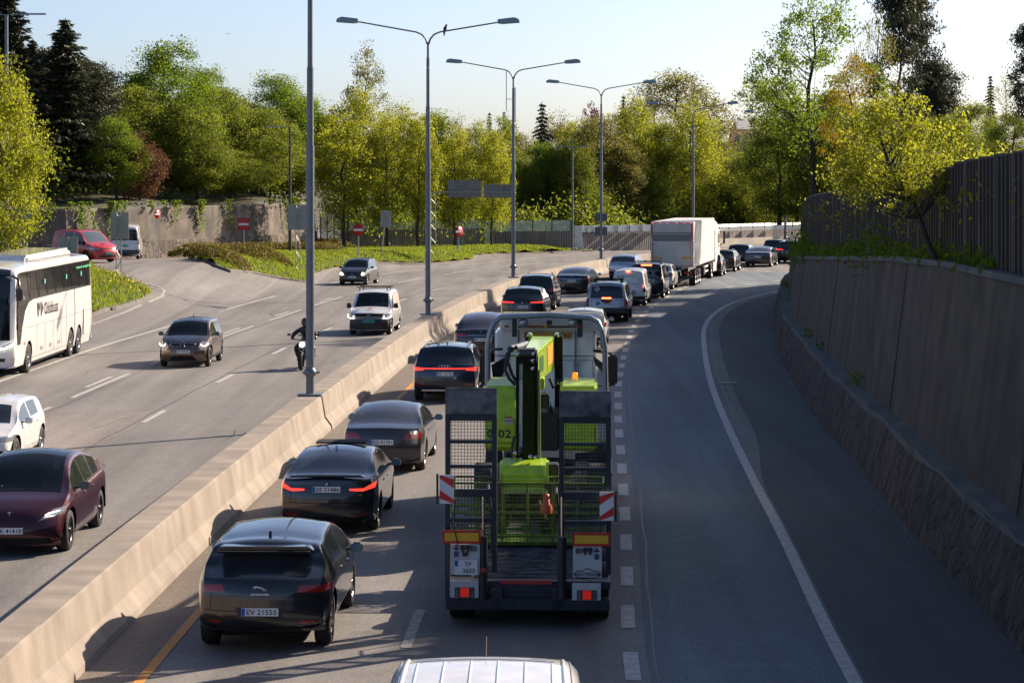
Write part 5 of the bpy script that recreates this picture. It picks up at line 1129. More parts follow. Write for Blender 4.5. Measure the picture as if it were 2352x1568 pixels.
J = {'pelvis':((0,-.25,.92),(.16,.13)),'waist':((0,-.20,1.08),(.15,.12)),'chest':((0,-.08,1.30),(.20,.14)),'neck':((0,.0,1.46),.06),'head':((0,.05,1.57),(.09,.10)),
     'sl':((-.20,-.05,1.36),.08),'el':((-.40,.10,1.18),.06),'wl':((-.40,.28,1.08),.045),'hl':((-.38,.34,1.06),.045),'sr':((.20,-.05,1.36),.08),'er':((.40,.10,1.18),.06),'wr':((.40,.28,1.08),.045),'hr':((.38,.34,1.06),.045),
     'hpl':((-.13,-.2,.88),.10),'kl':((-.30,.18,.72),.08),'al':((-.24,-.08,.36),.055),'tl':((-.24,.08,.30),.045),'hpr':((.13,-.2,.88),.10),'kr':((.30,.18,.72),.08),'ar':((.24,-.08,.36),.055),'tr':((.24,.08,.30),.045)}
J = {k_: (v_[0], (v_[1][0]*1.22, v_[1][1]*1.2) if isinstance(v_[1], tuple) else v_[1]*1.22) for k_, v_ in J.items()}
E = [('pelvis','waist'),('waist','chest'),('chest','neck'),('neck','head'),('chest','sl'),('sl','el'),('el','wl'),('wl','hl'),('chest','sr'),('sr','er'),('er','wr'),('wr','hr'),('pelvis','hpl'),('hpl','kl'),('kl','al'),('al','tl'),('pelvis','hpr'),('hpr','kr'),('kr','ar'),('ar','tr')]
rd = person('person', 'motorcycle rider in black leathers and helmet leaning to the handlebars', J, E, lambda c: 0, [LEATHER], (-7.12,83.3,0), math.pi-.10)
q = MB(); q.lathe([(-.14,.07),(-.10,.12),(0,.142),(.08,.12),(.13,.06),(.14,0)], (0,.05,1.62), 'z', 18); q.build('helmet', P_BLK, rd)
q = MB(); q.box((0,.165,1.62),(.18,.03,.09)); q.build('visor', GLASS, rd, bevel=.01)
# ================================================================ LORRY AHEAD
lz = .175; lx = 9.5; ly = 143.6
lt = empty('semi_trailer', (lx,ly,0), -lz, 'white box semi trailer with red outline tape and yellow markers, ahead in the middle lane', 'trailer')
BOXW = mat('trailer_white', (.60,.58,.55), .5, noise=.06, nscale=1.5); BOXR = mat('trailer_rear', (.56,.54,.50), .5, noise=.12, nscale=1.2); BOXG = mat('tail_lift_grey', (.20,.20,.20), .6, noise=.2); REDT = mat('red_tape', (.45,.03,.03), .5, noise=.1); YELT = mat('yellow_tape', (.75,.42,.02), .5, noise=.05)
q = MB(); q.box((0,6.85,2.52),(2.55,13.6,2.70)); q.build('box_body', BOXW, lt, bevel=.03)
q = MB(); q.box((0,-.02,2.55),(2.36,.06,2.56)); q.build('rear_door', BOXR, lt)
for a, b, m in ((2.55,3.10,BOXR),): bar_box(lt, 'tail_lift', (0,-.08,2.0),(2.34,.08,1.45), BOXR, .01)
bar_box(lt, 'lift_seam', (0,-.10,2.93),(2.34,.06,.36), BOXG, .02)
bar_box(lt, 'lift_seam', (0,-.05,3.22),(2.34,.05,.05), BOXG, .01)
for s in (-1,1):
    bar_box(lt, 'red_outline', (s*1.20,-.06,3.35),(.07,.06,.80), REDT, 0); bar_box(lt, 'red_outline', (s*1.14,-.13,2.0),(.035,.02,1.42), REDT, 0)
    bar_box(lt, 'yellow_marker', (s*.86,-.135,1.72),(.48,.02,.13), YELT, 0)
    q = MB(); q.box((s*1.0,-.135,2.58),(.20,.02,.17)); q.build('striped_marker', WHITEP, lt)
    q = MB()
    for k in range(3): q.prism([(s*1.0-.10+k*.07,2.50),(s*1.0-.07+k*.07,2.50),(s*1.0-.04+k*.07,2.66),(s*1.0-.07+k*.07,2.66)], -.150,-.146,'y')
    q.build('red_stripes', REDT, lt)
    bar_box(lt, 'tail_light', (s*.95,-.05,.85),(.42,.08,.16), REDLENS, .01)
for x in (-1.15,-.7,-.25,.3,.75,1.15): bar_box(lt, 'top_marker_light', (x,-.04,3.80),(.05,.06,.05), REDLIT, 0)
bar_box(lt, 'red_outline', (0,-.06,1.26),(2.3,.03,.03), REDT, 0)
q = MB(); q.box((0,6.5,1.08),(1.1,12.6,.18)); q.box((0,.1,.62),(2.4,.12,.14)); q.build('chassis', BLACK, lt)
for y in (1.9,3.2,4.5):
    for s in (-1,1): wheel(lt, s*1.05, y, .48, .38, s, ALU, 8)
for s in (-1,1):
    q = MB(); q.box((s*1.2,8.0,.62),(.05,3.6,.12)); q.box((s*1.2,8.0,.92),(.05,3.6,.12)); q.build('side_guard', BOXW, lt)
bar_box(lt, 'side_box', (1.1,6.2,.75),(.5,.9,.5), BLACK, .02)
tr = empty('lorry_tractor', (lx+math.sin(lz)*12.9, ly+math.cos(lz)*12.9, 0), -lz-.05, 'pale lorry cab with black mirrors pulling the white box trailer', 'lorry')
q = MB(); q.box((0,2.3,2.0),(2.45,2.2,2.3)); q.prism([(1.2,3.1),(3.2,3.1),(2.6,3.62),(1.2,3.72)], -1.15,1.15,'x'); q.build('cab', BOXW, tr, bevel=.08)
q = MB(); q.box((0,.8,.95),(1.2,6.2,.3)); q.build('chassis', BLACK, tr)
for s in (-1,1): 
    wheel(tr, s*1.05, -.4, .48, .38, s, ALU, 8); wheel(tr, s*1.05, 2.9, .48, .36, s, ALU, 8)
    q = MB(); q.tube([(s*1.2,3.0,2.9),(s*1.5,3.05,2.95),(s*1.55,3.05,2.2),(s*1.25,3.0,2.0)], .035, 6); q.box((s*1.56,3.05,2.55),(.14,.14,.85)); q.build('mirror', BLACK, tr, bevel=.03)
    bar_box(tr, 'side_window', (s*1.228,2.8,2.5),(.01,.8,.6), GLASS, 0); bar_box(tr, 'side_skirt', (s*1.18,1.2,.7),(.08,1.6,.6), BOXW, .02)
# ================================================================ LOW LOADER WITH BOOM LIFT, AND ITS TRUCK
O = Vector((.225,35.7,0)); SL = .042
def LP(dx, dy, yl):
    Y = 35.7+yl; return Vector(((dx-CX)*Y/F-O.x-SL*yl, yl, CAMH-(dy-HY)*Y/F))
def pb(q, x0, y0, x1, y1, yl, dp, mi=0):      # box whose front face covers a measured rectangle at depth yl
    a = LP(x0, y0, yl); c = LP(x1, y1, yl); q.box(((a.x+c.x)/2, yl+dp/2, (a.z+c.z)/2), (abs(c.x-a.x), dp, abs(a.z-c.z)), None, mi); return q
TRZ = -math.atan(SL)
STEEL = mat('dark_blue_steel', (.022,.03,.045), .45, .3, noise=.3, nscale=6); SCUFF = mat('scuffed_steel', (.20,.20,.21), .6, .2, noise=.5, nscale=5, dark=(.02,.03,.05), detail=8)
LIME = mat('lime_paint', (.42,.62,.022), .38, coat=.6, noise=.22, nscale=5, detail=8); LIMED = mat('lime_paint_pale', (.40,.60,.10), .4, coat=.5, noise=.15); LIMEK = mat('lime_frame_dirty', (.13,.21,.02), .5, noise=.4, nscale=12); OLIVE = mat('dark_olive_boom', (.022,.026,.004), .6, noise=.3, spec=.1); SATIN = mat('satin_black', (.008,.008,.009), .5, noise=.3, spec=.2)
DECK = mat('deck_plate', (.05,.052,.055), .5, .4, noise=.4, nscale=10, bump=.5, bscale=60)
WPAN = mat('white_panel_dusty', (.50,.52,.55), .5, noise=.1, nscale=5)
tl = empty('low_loader_trailer', tuple(O), TRZ, 'dark blue low loader trailer with raised ramps and hazard boards, plate TP 3603', 'trailer')
q = MB(); pb(q,1024,1374,1400,1401,0,.22); pb(q,1128,1340,1284,1376,.15,.25); q.build('rear_bumper', STEEL, tl, bevel=.015)
q = MB(); q.box((0,4.0,.60),(2.45,7.6,.12)); q.box((0,9.0,.78),(2.45,3.4,.12)); q.build('deck', DECK, tl, bevel=.01)
q = MB()
for k in range(24): q.box((.03,.5+k*.13,.672),(1.7,.02,.02))
q.build('deck_grating', SCUFF, tl)
q = MB(); pb(q,1149,1332,1267,1341,.14,.02); q.build('red_strip', REDT, tl)
q = MB()
for s in (-1,1): q.box((s*.45,5.5,.42),(.16,11,.30))
q.build('chassis', STEEL, tl)
for y in (.95,2.25,3.55):
    for s in (-1,1): wheel(tl, s*1.02, y, .42, .36, s, ALU, 8)
q = MB(); q.prism([(10.2,.7),(14.2,1.25),(14.2,1.5),(10.2,1.0)], -.5,.5,'x'); q.build('gooseneck', STEEL, tl)
# ramps
def ramp(x0, x1, dyt, name='loading_ramp'):
    q = MB(); bw = 11.5; bot = 1375 if x0 < 1100 else 1378
    pb(q, x0,950+dyt,x0+bw,bot,.12,.16); pb(q, x1-bw,950+dyt,x1,bot-60,.12,.16)
    for a, b in ((951,967),(1011,1019),(1068,1076),(1124,1142),(1190,1200)): pb(q, x0+bw,a+dyt*.8,x1-bw,b+dyt*.8,.15,.08)
    rp = q.build(name, STEEL, tl, bevel=.008)
    q = MB(); pb(q,x0,891+dyt,x1,951+dyt,.10,.05); q.build('scuffed_plate', SCUFF, rp, bevel=.01)
    q = MB(); a = LP(x0+bw,966+dyt,.20); c = LP(x1-bw,1230,.20); n = 13
    for k in range(n): x = a.x+(c.x-a.x)*(k+.5)/n; q.box((x,.20,(a.z+c.z)/2),(.007,.007,a.z-c.z))
    m_ = int((a.z-c.z)/.05)
    for k in range(m_): z = c.z+(a.z-c.z)*(k+.5)/m_; q.box(((a.x+c.x)/2,.208,z),(c.x-a.x,.006,.007))
    q.build('mesh_panel', mat('mesh_wire', (.06,.065,.07), .5, .5), rp); return rp
ramp(1022,1141,0); ramp(1284,1403,6)
for (x0,y0,x1,y1,fl) in ((1009,1091,1042,1157,1),(1377,1128,1409,1194,-1)):
    q = MB(); pb(q,x0,y0,x1,y1,-.02,.02); h_ = q.build('hazard_board', WHITEP, tl)
    q = MB(); a = LP(x0,y0,-.02); c = LP(x1,y1,-.02); W_ = c.x-a.x; H_ = a.z-c.z
    def clipb(p): # stripe polygon clipped to the board
        return p
    for k in (0,1):
        lo = [(0,.92-.56*k),(1,.56-.56*k+.0),(1,.28-.56*k+.0),(0,.64-.56*k)]
        pts = [(u, max(0,min(1,v+.18*(1-k)))) for u, v in [(0,1.0-.52*k),(1,.66-.52*k),(1,.36-.52*k),(0,.70-.52*k)]]
        if fl < 0: pts = [(1-u, v) for u, v in pts][::-1]
        q.prism([(a.x+W_*u, c.z+H_*v) for u, v in pts], -.028,-.022,'y')
    q.build('red_stripes', mat('hazard_red', (.60,.03,.02), .4), h_)
    q = MB(); sx = x0-5 if fl > 0 else x1+5
    for yy in (.25,.62): pb(q,sx-2,y0+(y1-y0)*yy,sx+2,y0+(y1-y0)*(yy+.14),-.01,.05)
    q.build('side_lamp', REDLENS, tl); q = MB(); pb(q,sx-2.5,y0-2,sx+2.5,y1+2,.03,.03); q.build('lamp_holder', BLACK, tl)
for (x0,x1,dy) in ((1016,1104,0),(1315,1402,4)):
    q = MB(); pb(q,x0,1218+dy,x1,1249+dy,-.06,.03); mk = q.build('marker_board', mat('marker_red', (.50,.02,.015), .4), tl)
    q = MB(); pb(q,x0+5,1224+dy,x1-5,1243+dy,-.068,.012); q.build('yellow_field', YELT, mk)
    q = MB(); pb(q,x0+20,1250+dy,x1-2 if x0 < 1100 else x1-21,1321+dy,-.03,.03)
    if x0 > 1100: q = MB(); pb(q,1316,1254,1382,1325,-.03,.03)
    else: q = MB(); pb(q,1035,1250,1102,1320,-.03,.03)
    pn = q.build('equipment_panel', WPAN, tl, bevel=.004)
    bx = 1035 if x0 < 1100 else 1316; by = 1250+dy; fx_ = 1 if x0 < 1100 else -1
    def U(u): return bx+(u if fx_ > 0 else 66-u)
    q = MB()
    for u in (27,39): pb(q,U(u)-5,by+3,U(u)+5,by+13,-.075,.045); pb(q,U(u)-2,by+13,U(u)+2,by+19,-.075,.045)
    pb(q,U(12)-7,by+9,U(12)+7,by+12,-.05,.02); pb(q,U(12)-1.5,by+2,U(12)+1.5,by+14,-.05,.02)
    if fx_ > 0: pb(q,U(33)-6,by+19,U(33)+6,by+28,-.06,.03)
    q.build('connectors', BLACK, pn, bevel=.004)
    q = MB(); pb(q,U(12)-5,by+17,U(12)+5,by+29,-.06,.03); q.build('blue_socket', mat('socket_blue', (.02,.06,.16), .4), pn, bevel=.004)
    q = MB(); pb(q,U(53)-7,by+4,U(53)+7,by+16,-.05,.02); q.build('grey_socket', SCUFF, pn, bevel=.004)
    q = MB(); pb(q,bx-2,1334+dy,bx+64,1373+dy,-.02,.03); lp_ = q.build('lamp_panel', WPAN, tl, bevel=.004)
    q = MB(); pb(q,bx+9,1350+dy,bx+54,1372+dy,-.04,.02); q.build('lamp_frame', BLACK, lp_)
    q = MB(); pb(q,bx+22,1351+dy,bx+42,1371+dy,-.055,.02); q.build('red_lamp', mat('lamp_red_bright', (.45,.012,.015), .3, emit=(1,.03,.02), estr=.12), lp_)
    for u0_ in (11,45): q = MB(); pb(q,bx+u0_,1352+dy,bx+u0_+7.5,1371+dy,-.05,.02); q.build('grey_lamp', SCUFF, lp_)
p_ = LP(1070,1303,-.05); pl_ = plate(tl, (p_.x, -.05, p_.z), '', wd=.34, h=.22, two=('TP', '3603'))
p_ = LP(1349,1317,-.04); text('lettering', 'NOOTEBOOM', .055, INK, tl, (p_.x,-.045,p_.z), (math.pi/2,0,0), width=.36)
q = MB(); a = LP(1318,1317,-.04); b_ = LP(1380,1317,-.04); zz = a.z; q.tube([(a.x,-.045,zz),(a.x+.05,-.045,zz+.05),(p_.x-.07,-.045,zz+.05),(p_.x,-.045,zz+.09),(p_.x+.07,-.045,zz+.05),(b_.x-.05,-.045,zz+.05),(b_.x,-.045,zz),(b_.x-.05,-.045,zz-.05),(a.x+.05,-.045,zz-.05),(a.x,-.045,zz)], .006, 4); q.build('logo_outline', INK, tl)
for x in (1110,1291): 
    q = MB(); a = LP(x,1140,.02); c = LP(x,1232,.02); q.tube([a,c], .022, 8); q.build('hydraulic_rod', CHROME, tl)
    q = MB(); d_ = LP(x-1,1376,.02); q.tube([c,d_], .07, 10); q.build('hydraulic_cylinder', BLACK, tl)
q = MB(); pb(q,1104,1305,1115,1314,-.06,.12); q.build('red_band', REDT, tl)
for (x, y) in ((1128,1124),(1284,1130)):
    q = MB(); q.tube([LP(x-6,y+6,.1),LP(x-6,y-10,.6),LP(x+1,y+60,.7),LP(x+2,y+150,.4)], .018, 6); q.build('hose', BLACK, tl)
q = MB(); q.tube([LP(1046,1150,.0),LP(1040,1200,-.08),LP(1052,1255,-.08)], .008, 5); q.tube([LP(1378,1195,.0),LP(1378,1250,-.05)], .008, 5); q.build('cable', BLACK, tl)
# ---- boom lift
bl = empty('boom_lift', tuple(O), TRZ, 'lime green boom lift carried folded on the low loader, numbered 02', 'boom lift')
def rbody(x0, x1, name, yl=7.6, dp=1.7):
    q = MB(); a = LP(x0,880,yl); c = LP(x1,1037,yl); pr = [(yl,c.z+.12),(yl+.1,c.z),(yl+dp,c.z),(yl+dp,a.z-.15),(yl+dp-.2,a.z-.02),(yl+.75,a.z),(yl+.40,a.z-.08),(yl+.12,a.z-.38),(yl,a.z-.62)]
    q.prism(pr, a.x, c.x, 'x'); return q.build(name, LIME, bl, bevel=.05)
b1 = rbody(1113,1188,'engine_cover'); b2 = rbody(1285,1371,'counterweight', 7.8)
p_ = LP(1159,996,7.58); text('lettering', '02', .15, INK, bl, (p_.x,7.585,p_.z), (math.pi/2,0,0), width=.23)
p_ = LP(1125,996,7.58); text('lettering', '0', .15, INK, bl, (p_.x,7.585,p_.z), (math.pi/2,0,0), width=.10)
q = MB(); pb(q,1159,957,1177,974,7.57,.02); q.build('warning_sticker', WPAN, bl); q = MB(); pb(q,1159,957,1177,959.5,7.56,.02); pb(q,1159,965,1177,967,7.56,.02); q.build('sticker_bands', REDT, bl)
q = MB(); q.box((-.02,8.6,1.05),(1.9,3.4,.40)); q.lathe([(0,.6),(.25,.6)], (0,8.6,1.2), 'z', 20); pb(q,1237,948,1283,1035,7.9,1.2); q.build('chassis', BLACK, bl, bevel=.02)
for y in (6.6,10.4):
    for s in (-1,1): wheel(bl, s*.98, y, .44, .34, s, SCUFF, 6); [setattr(o, 'location', (o.location.x, o.location.y, o.location.z+.78)) for o in bl.children if o.name.startswith('wheel_tyre') and abs(o.location.y-y) < .01 and abs(o.location.z-.44) < .01]
# black folded jib, hanging near
q = MB(); a = LP(1186,812,4.6); c = LP(1234,1056,4.4); q.prism([(4.4,c.z),(4.75,c.z),(5.0,a.z),(4.6,a.z)], LP(1200,900,4.5).x, LP(1229,900,4.5).x, 'x'); jb = q.build('jib', OLIVE, bl, bevel=.02)
q = MB(); pb(q,1185,818,1191,1050,4.55,.3); pb(q,1229,818,1235,1050,4.55,.3); q.build('jib_side_plates', SATIN, bl, bevel=.01)
q = MB(); pb(q,1187,803,1232,836,4.3,.5); q.build('knuckle', SATIN, bl, bevel=.03)
q = MB(); q.tube([LP(1191,813,4.25),LP(1225,813,4.25)], .045, 10); q.build('pin', DALU, bl)
q = MB()
for (x, y) in ((1190,813),(1226,812),(1224,828),(1224,846),(1183,1040),(1218,1048),(1230,1050),(1214,770),(1284,770)): q.lathe([(0,0),(0,.035),(.05,.03)], tuple(LP(x,y,4.2 if y > 800 else 9.0)), 'y', 10)
q.build('bolts', CHROME, bl)
q = MB(); q.tube([LP(1236,850,4.7),LP(1238,1052,4.5)], .035, 8); q.build('cylinder_rod', mat('boom_edge', (.25,.30,.10), .3, .4), bl)
# green main boom reaching forward
nA = LP(1212,797,4.9); q = MB()
yA, yB = 4.9, 9.4; zA = 3.72; zB = LP(1250,772,9.4).z
xa0, xa1 = LP(1200,800,yA).x, LP(1234,800,yA).x; xb0, xb1 = LP(1222,772,yB).x, LP(1274,772,yB).x
hA, hB = .52, .62
q.add([(xa0,yA,zA),(xa1,yA,zA),(xa1,yA,zA-hA),(xa0,yA,zA-hA),(xb0,yB,zB),(xb1,yB,zB),(xb1,yB,zB-hB),(xb0,yB,zB-hB)], [(0,1,2,3),(7,6,5,4),(0,4,5,1),(1,5,6,2),(2,6,7,3),(3,7,4,0)])
q.build('main_boom', LIME, bl, bevel=.02)
q = MB(); q.add([(xb1+.01,yB-1.8,zB-.12),(xb1+.0,yB-.7,zB-.10),(xb1,yB-.7,zB-.42),(xb1-.02,yB-1.8,zB-.42)], [(0,1,2,3)]); 
q2 = MB(); 
def lerp(a, b, t): return a+(b-a)*t
def side_patch(t0, t1, f0, f1, nm, m):
    q = MB(); v = []
    for t, f in ((t0,f0),(t1,f0),(t1,f1),(t0,f1)):
        v.append((lerp(xa1,xb1,t)+.008, lerp(yA,yB,t), lerp(zA,zB,t)-lerp(hA,hB,t)*f))
    q.add(v, [(0,1,2,3)]); q.build(nm, m, bl)
side_patch(.55,.85,.12,.72,'orange_sticker', mat('sticker_orange', (.75,.30,.04), .5)); side_patch(.12,.32,.25,.75,'dark_sticker', mat('sticker_dark', (.02,.10,.02), .5))
q = MB(); pb(q,1211,766,1222,800,9.4,.3); pb(q,1273,766,1285,800,9.4,.3); q.build('boom_hinge', LIME, bl, bevel=.02)
q = MB(); pb(q,1274,770,1292,990,9.2,.35); pb(q,1206,772,1212,800,9.3,.35); q.build('riser', SATIN, bl, bevel=.03)
q = MB(); pb(q,1238,905,1262,938,7.4,.3); q.tube([LP(1250,900,8),LP(1272,968,8)], .05, 8); q.build('lift_link', BLACK, bl, bevel=.02)
q = MB(); pb(q,1229,868,1250,895,6.0,.5); pb(q,1232,880,1238,1000,6.0,.2); q.build('lower_boom', LIME, bl, bevel=.02)
for k, pts in enumerate([[(1190,800),(1172,800),(1166,830),(1176,860),(1186,876)],[(1188,795),(1165,812),(1160,850),(1170,870),(1184,884)],[(1182,1000),(1176,1030),(1180,1052)],[(1262,868),(1270,890),(1283,880)]]):
    q = MB(); q.tube([LP(x,y,4.9 if k < 3 else 7.0) for x, y in pts], .03, 6); q.build('hose', BLACK, bl)
q = MB(); q.tube([LP(1172,802,5.4),LP(1210,790,8.0)], .06, 8); q.build('boom_cylinder', SCUFF, bl)
q = MB(); q.lathe([(0,.055),(.13,.05),(.15,0)], tuple(LP(1321,872,9.0)), 'z', 12); q.build('beacon', mat('beacon_amber', (.85,.25,.01), .3, emit=(1,.35,.02), estr=.5), bl)
q = MB(); pb(q,1276,871,1300,877,8.9,.05); q.build('lamp_bar', BLACK, bl)
# control drum and basket
q = MB(); a = LP(1147,1061,4.0); c = LP(1259,1117,4.0); n = 10
pr = [(4.0+.55*math.sin(t*math.pi/2)-.0-.3*math.cos(t*math.pi/2)*0, c.z+(a.z-c.z)*math.cos(t*math.pi/2)*0+0) for t in (0,)]
prof_ = [(4.0,c.z),(3.97,c.z+.15),(4.0,a.z-.18),(4.1,a.z-.06),(4.28,a.z),(4.65,a.z),(4.8,a.z-.12),(4.8,c.z)]
q.prism(prof_, a.x, c.x, 'x'); q.build('control_box', LIME, bl, bevel=.04)
q = MB(); pb(q,1147,1061,1152,1118,3.93,.08); pb(q,1254,1061,1260,1118,3.93,.08); pb(q,1152,1117,1258,1134,4.0,.5); q.build('box_edges', LIMED, bl, bevel=.01)
q = MB(); pb(q,1155,1131,1256,1134,3.92,.06); q.build('steel_lip', ALU, bl)
q = MB(); pb(q,1259,1066,1283,1115,4.3,.4); q.build('battery_box', BLACK, bl, bevel=.02)
for x in (1147,1258): q = MB(); pb(q,x-7,1106,x+8,1124,3.9,.15); q.build('latch', BLACK, bl, bevel=.02)
# basket: green frame and mesh, 2.3 m wide
q = MB(); yl = 3.2; fr_ = LP(1036,1110,yl); to_ = LP(1386,1262,yl); x0, x1 = fr_.x, to_.x; z1 = fr_.z; z0 = .78; r_ = .022
for y in (yl, yl+.85):
    for z in (z0, z0+.10, (z0+z1)/2, z1): q.tube([(x0,y,z),(x1,y,z)], r_, 6)
    for k in range(7): x = x0+(x1-x0)*k/6; q.tube([(x,y,z0),(x,y,z1)], r_*.8, 6)
for x in (x0,x1):
    for z in (z0,(z0+z1)/2,z1): q.tube([(x,yl,z),(x,yl+.85,z)], r_, 6)
q.box(((x0+x1)/2,yl+.42,z0-.02),(x1-x0,.85,.04)); bk = q.build('basket_frame', LIMEK, bl)
q = MB()
for y in (yl+.01, yl+.84):
    nn_ = int((x1-x0)/.055)
    for k in range(nn_): x = x0+(x1-x0)*k/nn_; q.box((x,y,(z0+z1)/2),(.007,.007,z1-z0))
    mm_ = int((z1-z0)/.055)
    for k in range(mm_): q.box(((x0+x1)/2,y+.006,z0+(z1-z0)*k/mm_),(x1-x0,.007,.007))
q.build('basket_mesh', mat('lime_mesh', (.10,.12,.05), .5), bk)
q = MB(); q.add([LP(1165,1130,3.0),LP(1185,1130,3.0),LP(1160,1215,3.0),LP(1142,1215,3.0)],[(0,1,2,3)]); 
q = MB(); A_ = [LP(1180,1128,4.2),LP(1150,1225,4.2)]; B_ = [LP(1220,1128,4.2),LP(1258,1225,4.2)]
q.tube(A_, .09, 8); q.tube(B_, .09, 8); q.build('basket_yoke', OLIVE, bl)
q = MB(); q.lathe([(0,.09),(.10,.10),(.16,.06),(.30,.05),(.32,0)], tuple(LP(1255,1178,3.0)), 'z', 12); q.build('orange_control', mat('orange_red', (.65,.12,.03), .5), bl)
# ---- the truck that pulls it
tk = empty('truck', tuple(O), TRZ, 'white truck cab with side wind deflectors and big black mirrors pulling the low loader', 'truck')
CABW = paint('cab_white', (.90,.90,.90), 0, .5); DEFL = mat('deflector_grey', (.25,.29,.33), .35, .3, coat=.5, noise=.1)
yc = 12.8; a = LP(1136,755,13.5); c = LP(1368,755,13.5)
q = MB(); q.box(((a.x+c.x)/2,14.65,2.15),(c.x-a.x,2.2,2.75)); q.prism([(13.5,3.5),(15.6,3.4),(14.4,3.85),(13.4,3.88)], -1.05,1.08,'x'); q.build('cab', CABW, tk, bevel=.05)
q = MB()
for x in (1191,1322): pb(q,x-2,757,x+2,1030,13.46,.03)
pb(q,1136,816,1368,818,13.46,.03)
for (u,v) in ((1287,1317),(1328,1360),(1196,1240)): 
    for b in ((u,826,u+1.2,870),(v,826,v+1.2,870),(u,826,v,827.2),(u,870,v,871.2)): pb(q,*b,13.46,.03)
q.build('panel_seams', mat('seam_grey', (.16,.17,.19), .6), tk)
# rim of roof and side deflectors
arch = [(1120,900),(1120,800),(1125,765),(1134,742),(1150,729),(1262,723),(1355,729),(1373,738),(1383,762),(1389,800),(1391,900)]
q = MB(); q.tube([LP(x,y,yc) for x, y in arch], .055, 8); q.build('deflector_rim', DEFL, tk)
vs = []; fs = []
for x, y in arch: p1 = LP(x,y,yc); vs += [tuple(p1), (p1.x*.97, 13.25, p1.z-.03)]
for i in range(len(arch)-1): fs.append((2*i,2*i+1,2*i+3,2*i+2))
q = MB(); q.add(vs, fs, 0, True); q.build('side_deflector', DEFL, tk)
q = MB(); pb(q,1176,731,1187,774,12.9,.15); pb(q,1326,731,1338,774,12.9,.15); pb(q,1190,748,1325,753,13.0,.1); pb(q,1255,736,1268,747,12.9,.1); pb(q,1135,800,1155,805,13.2,.1); pb(q,1362,802,1382,808,13.2,.1); q.build('brackets', BLACK, tk, bevel=.01)
q = MB()
for x in (1164,1217,1235,1252,1331): pb(q,x-5,747,x+5,752,12.85,.05)
q.build('red_light', REDLENS, tk)
for x in (1202,1316): q = MB(); q.lathe([(0,0),(0,.10),(.05,.1)], tuple(LP(x,741,12.85)), 'y', 14); q.build('work_light', LENS, tk)
q = MB(); pb(q,1203,763,1312,777,13.42,.03); q.build('name_sign', mat('sign_orange', (.62,.33,.05), .5), tk, bevel=.01)
p_ = LP(1213,770,13.38); text('lettering', 'DR', .085, INK, tk, (p_.x,13.405,p_.z), (math.pi/2,0,0), width=.13)
p_ = LP(1295,770,13.38); text('lettering', 'UK A S', .085, INK, tk, (p_.x,13.405,p_.z), (math.pi/2,0,0), width=.26)
for (u,v,s) in ((1101,1119,-1),(1396,1418,1)):
    q = MB(); pb(q,u,814,v,884,13.8,.18); mm = q.build('mirror', BLACK, tk, bevel=.04)
    q = MB(); pb(q,u+3,818,v-3,879,13.79,.01); q.build('mirror_glass', mat('dim_mirror', (.012,.013,.014), .3, noise=.3, nscale=6), mm)
    q = MB(); q.tube([LP((u+v)/2,812,13.9),LP(1140 if s < 0 else 1366,806,14.0)], .03, 6); q.tube([LP((u+v)/2,884,13.9),LP(1140 if s < 0 else 1366,884,14.0)], .03, 6); q.build('mirror_arm', BLACK, tk)
for F4 in ([LP(1128,838,13.2),LP(1166,818,13.3),LP(1160,850,13.3),LP(1136,900,13.2)],[LP(1398,842,13.2),LP(1361,816,13.3),LP(1368,838,13.3),LP(1392,862,13.2)]): q = MB(); q.add([p for p in F4]+[p+Vector((0,.02,0)) for p in F4],[(0,1,2,3),(4,5,6,7),(0,1,5,4),(1,2,6,5),(2,3,7,6),(3,0,4,7)]); q.build('black_flap', BLACK, tk)
q = MB(); q.box((-.02,11.0,.85),(.9,6.0,.28)); q.box((0,13.0,.9),(2.3,1.0,.5)); q.build('chassis', BLACK, tk)
for y in (10.4,11.7,14.6):
    for s in (-1,1): wheel(tk, s*1.03, y, .5, .4, s, ALU, 8)
for s in (-1,1): bar_box(tk, 'mudguard', (s*1.03,11.05,1.05),(.46,2.4,.05), BLACK, .02)
# -------- white van roof in the foreground
P_VAN = paint('van_white', (.74,.74,.74), 0, .4)
fv = vanspec(5.3, 2.16, 2.30, P_VAN, R=.34, axles=(1.0,4.3), cf=.5, crown=.03, tops=[dict(name='windscreen', seg=(10,11), x=(.78,.90))], tf=.16, edge=.80,
   prof=[(.05,.40),(0,.55),(0,1.0),(.02,1.12),(.04,1.30),(.10,2.05),(.2,2.2),(.5,2.30),(1.5,2.32),(3.15,2.30),(3.6,2.20),(4.4,1.35),(4.95,1.1),(5.22,.86),(5.3,.55),(5.26,.26)])
fvr = vehicle('white_van', fv, (-.26,19.9,0), .01, 'white van in the foreground, only its roof with pressed ribs showing at the bottom edge', 'van', QR, None)
RIBM = mat('roof_white', (.72,.72,.72), .35, coat=.7, noise=.04)
from mathutils.bvhtree import BVHTree
bo = [o for o in fvr.children if o.name.startswith('body')][0].data; bvh = BVHTree.FromPolygons([v.co for v in bo.vertices], [tuple(p.vertices) for p in bo.polygons])
def roof_pts(p0, p1, n=10, up=.0):
    out = []
    for k in range(n+1):
        x = p0[0]+(p1[0]-p0[0])*k/n; y = p0[1]+(p1[1]-p0[1])*k/n; h = bvh.ray_cast(Vector((x,y,5)), Vector((0,0,-1)))[0]
        if h: out.append((x, y, h.z+up))
    return out
q = MB()
for k in range(6): x = -.60+.24*k; q.tube(roof_pts((x,-2.2),(x,.12)), .010, 6)
for a_ in (((-.62,.20),(.62,.20)),((-.55,.34),(.55,.34)),((-.40,.27),(.40,.27))): q.tube(roof_pts(*a_), .013, 6)
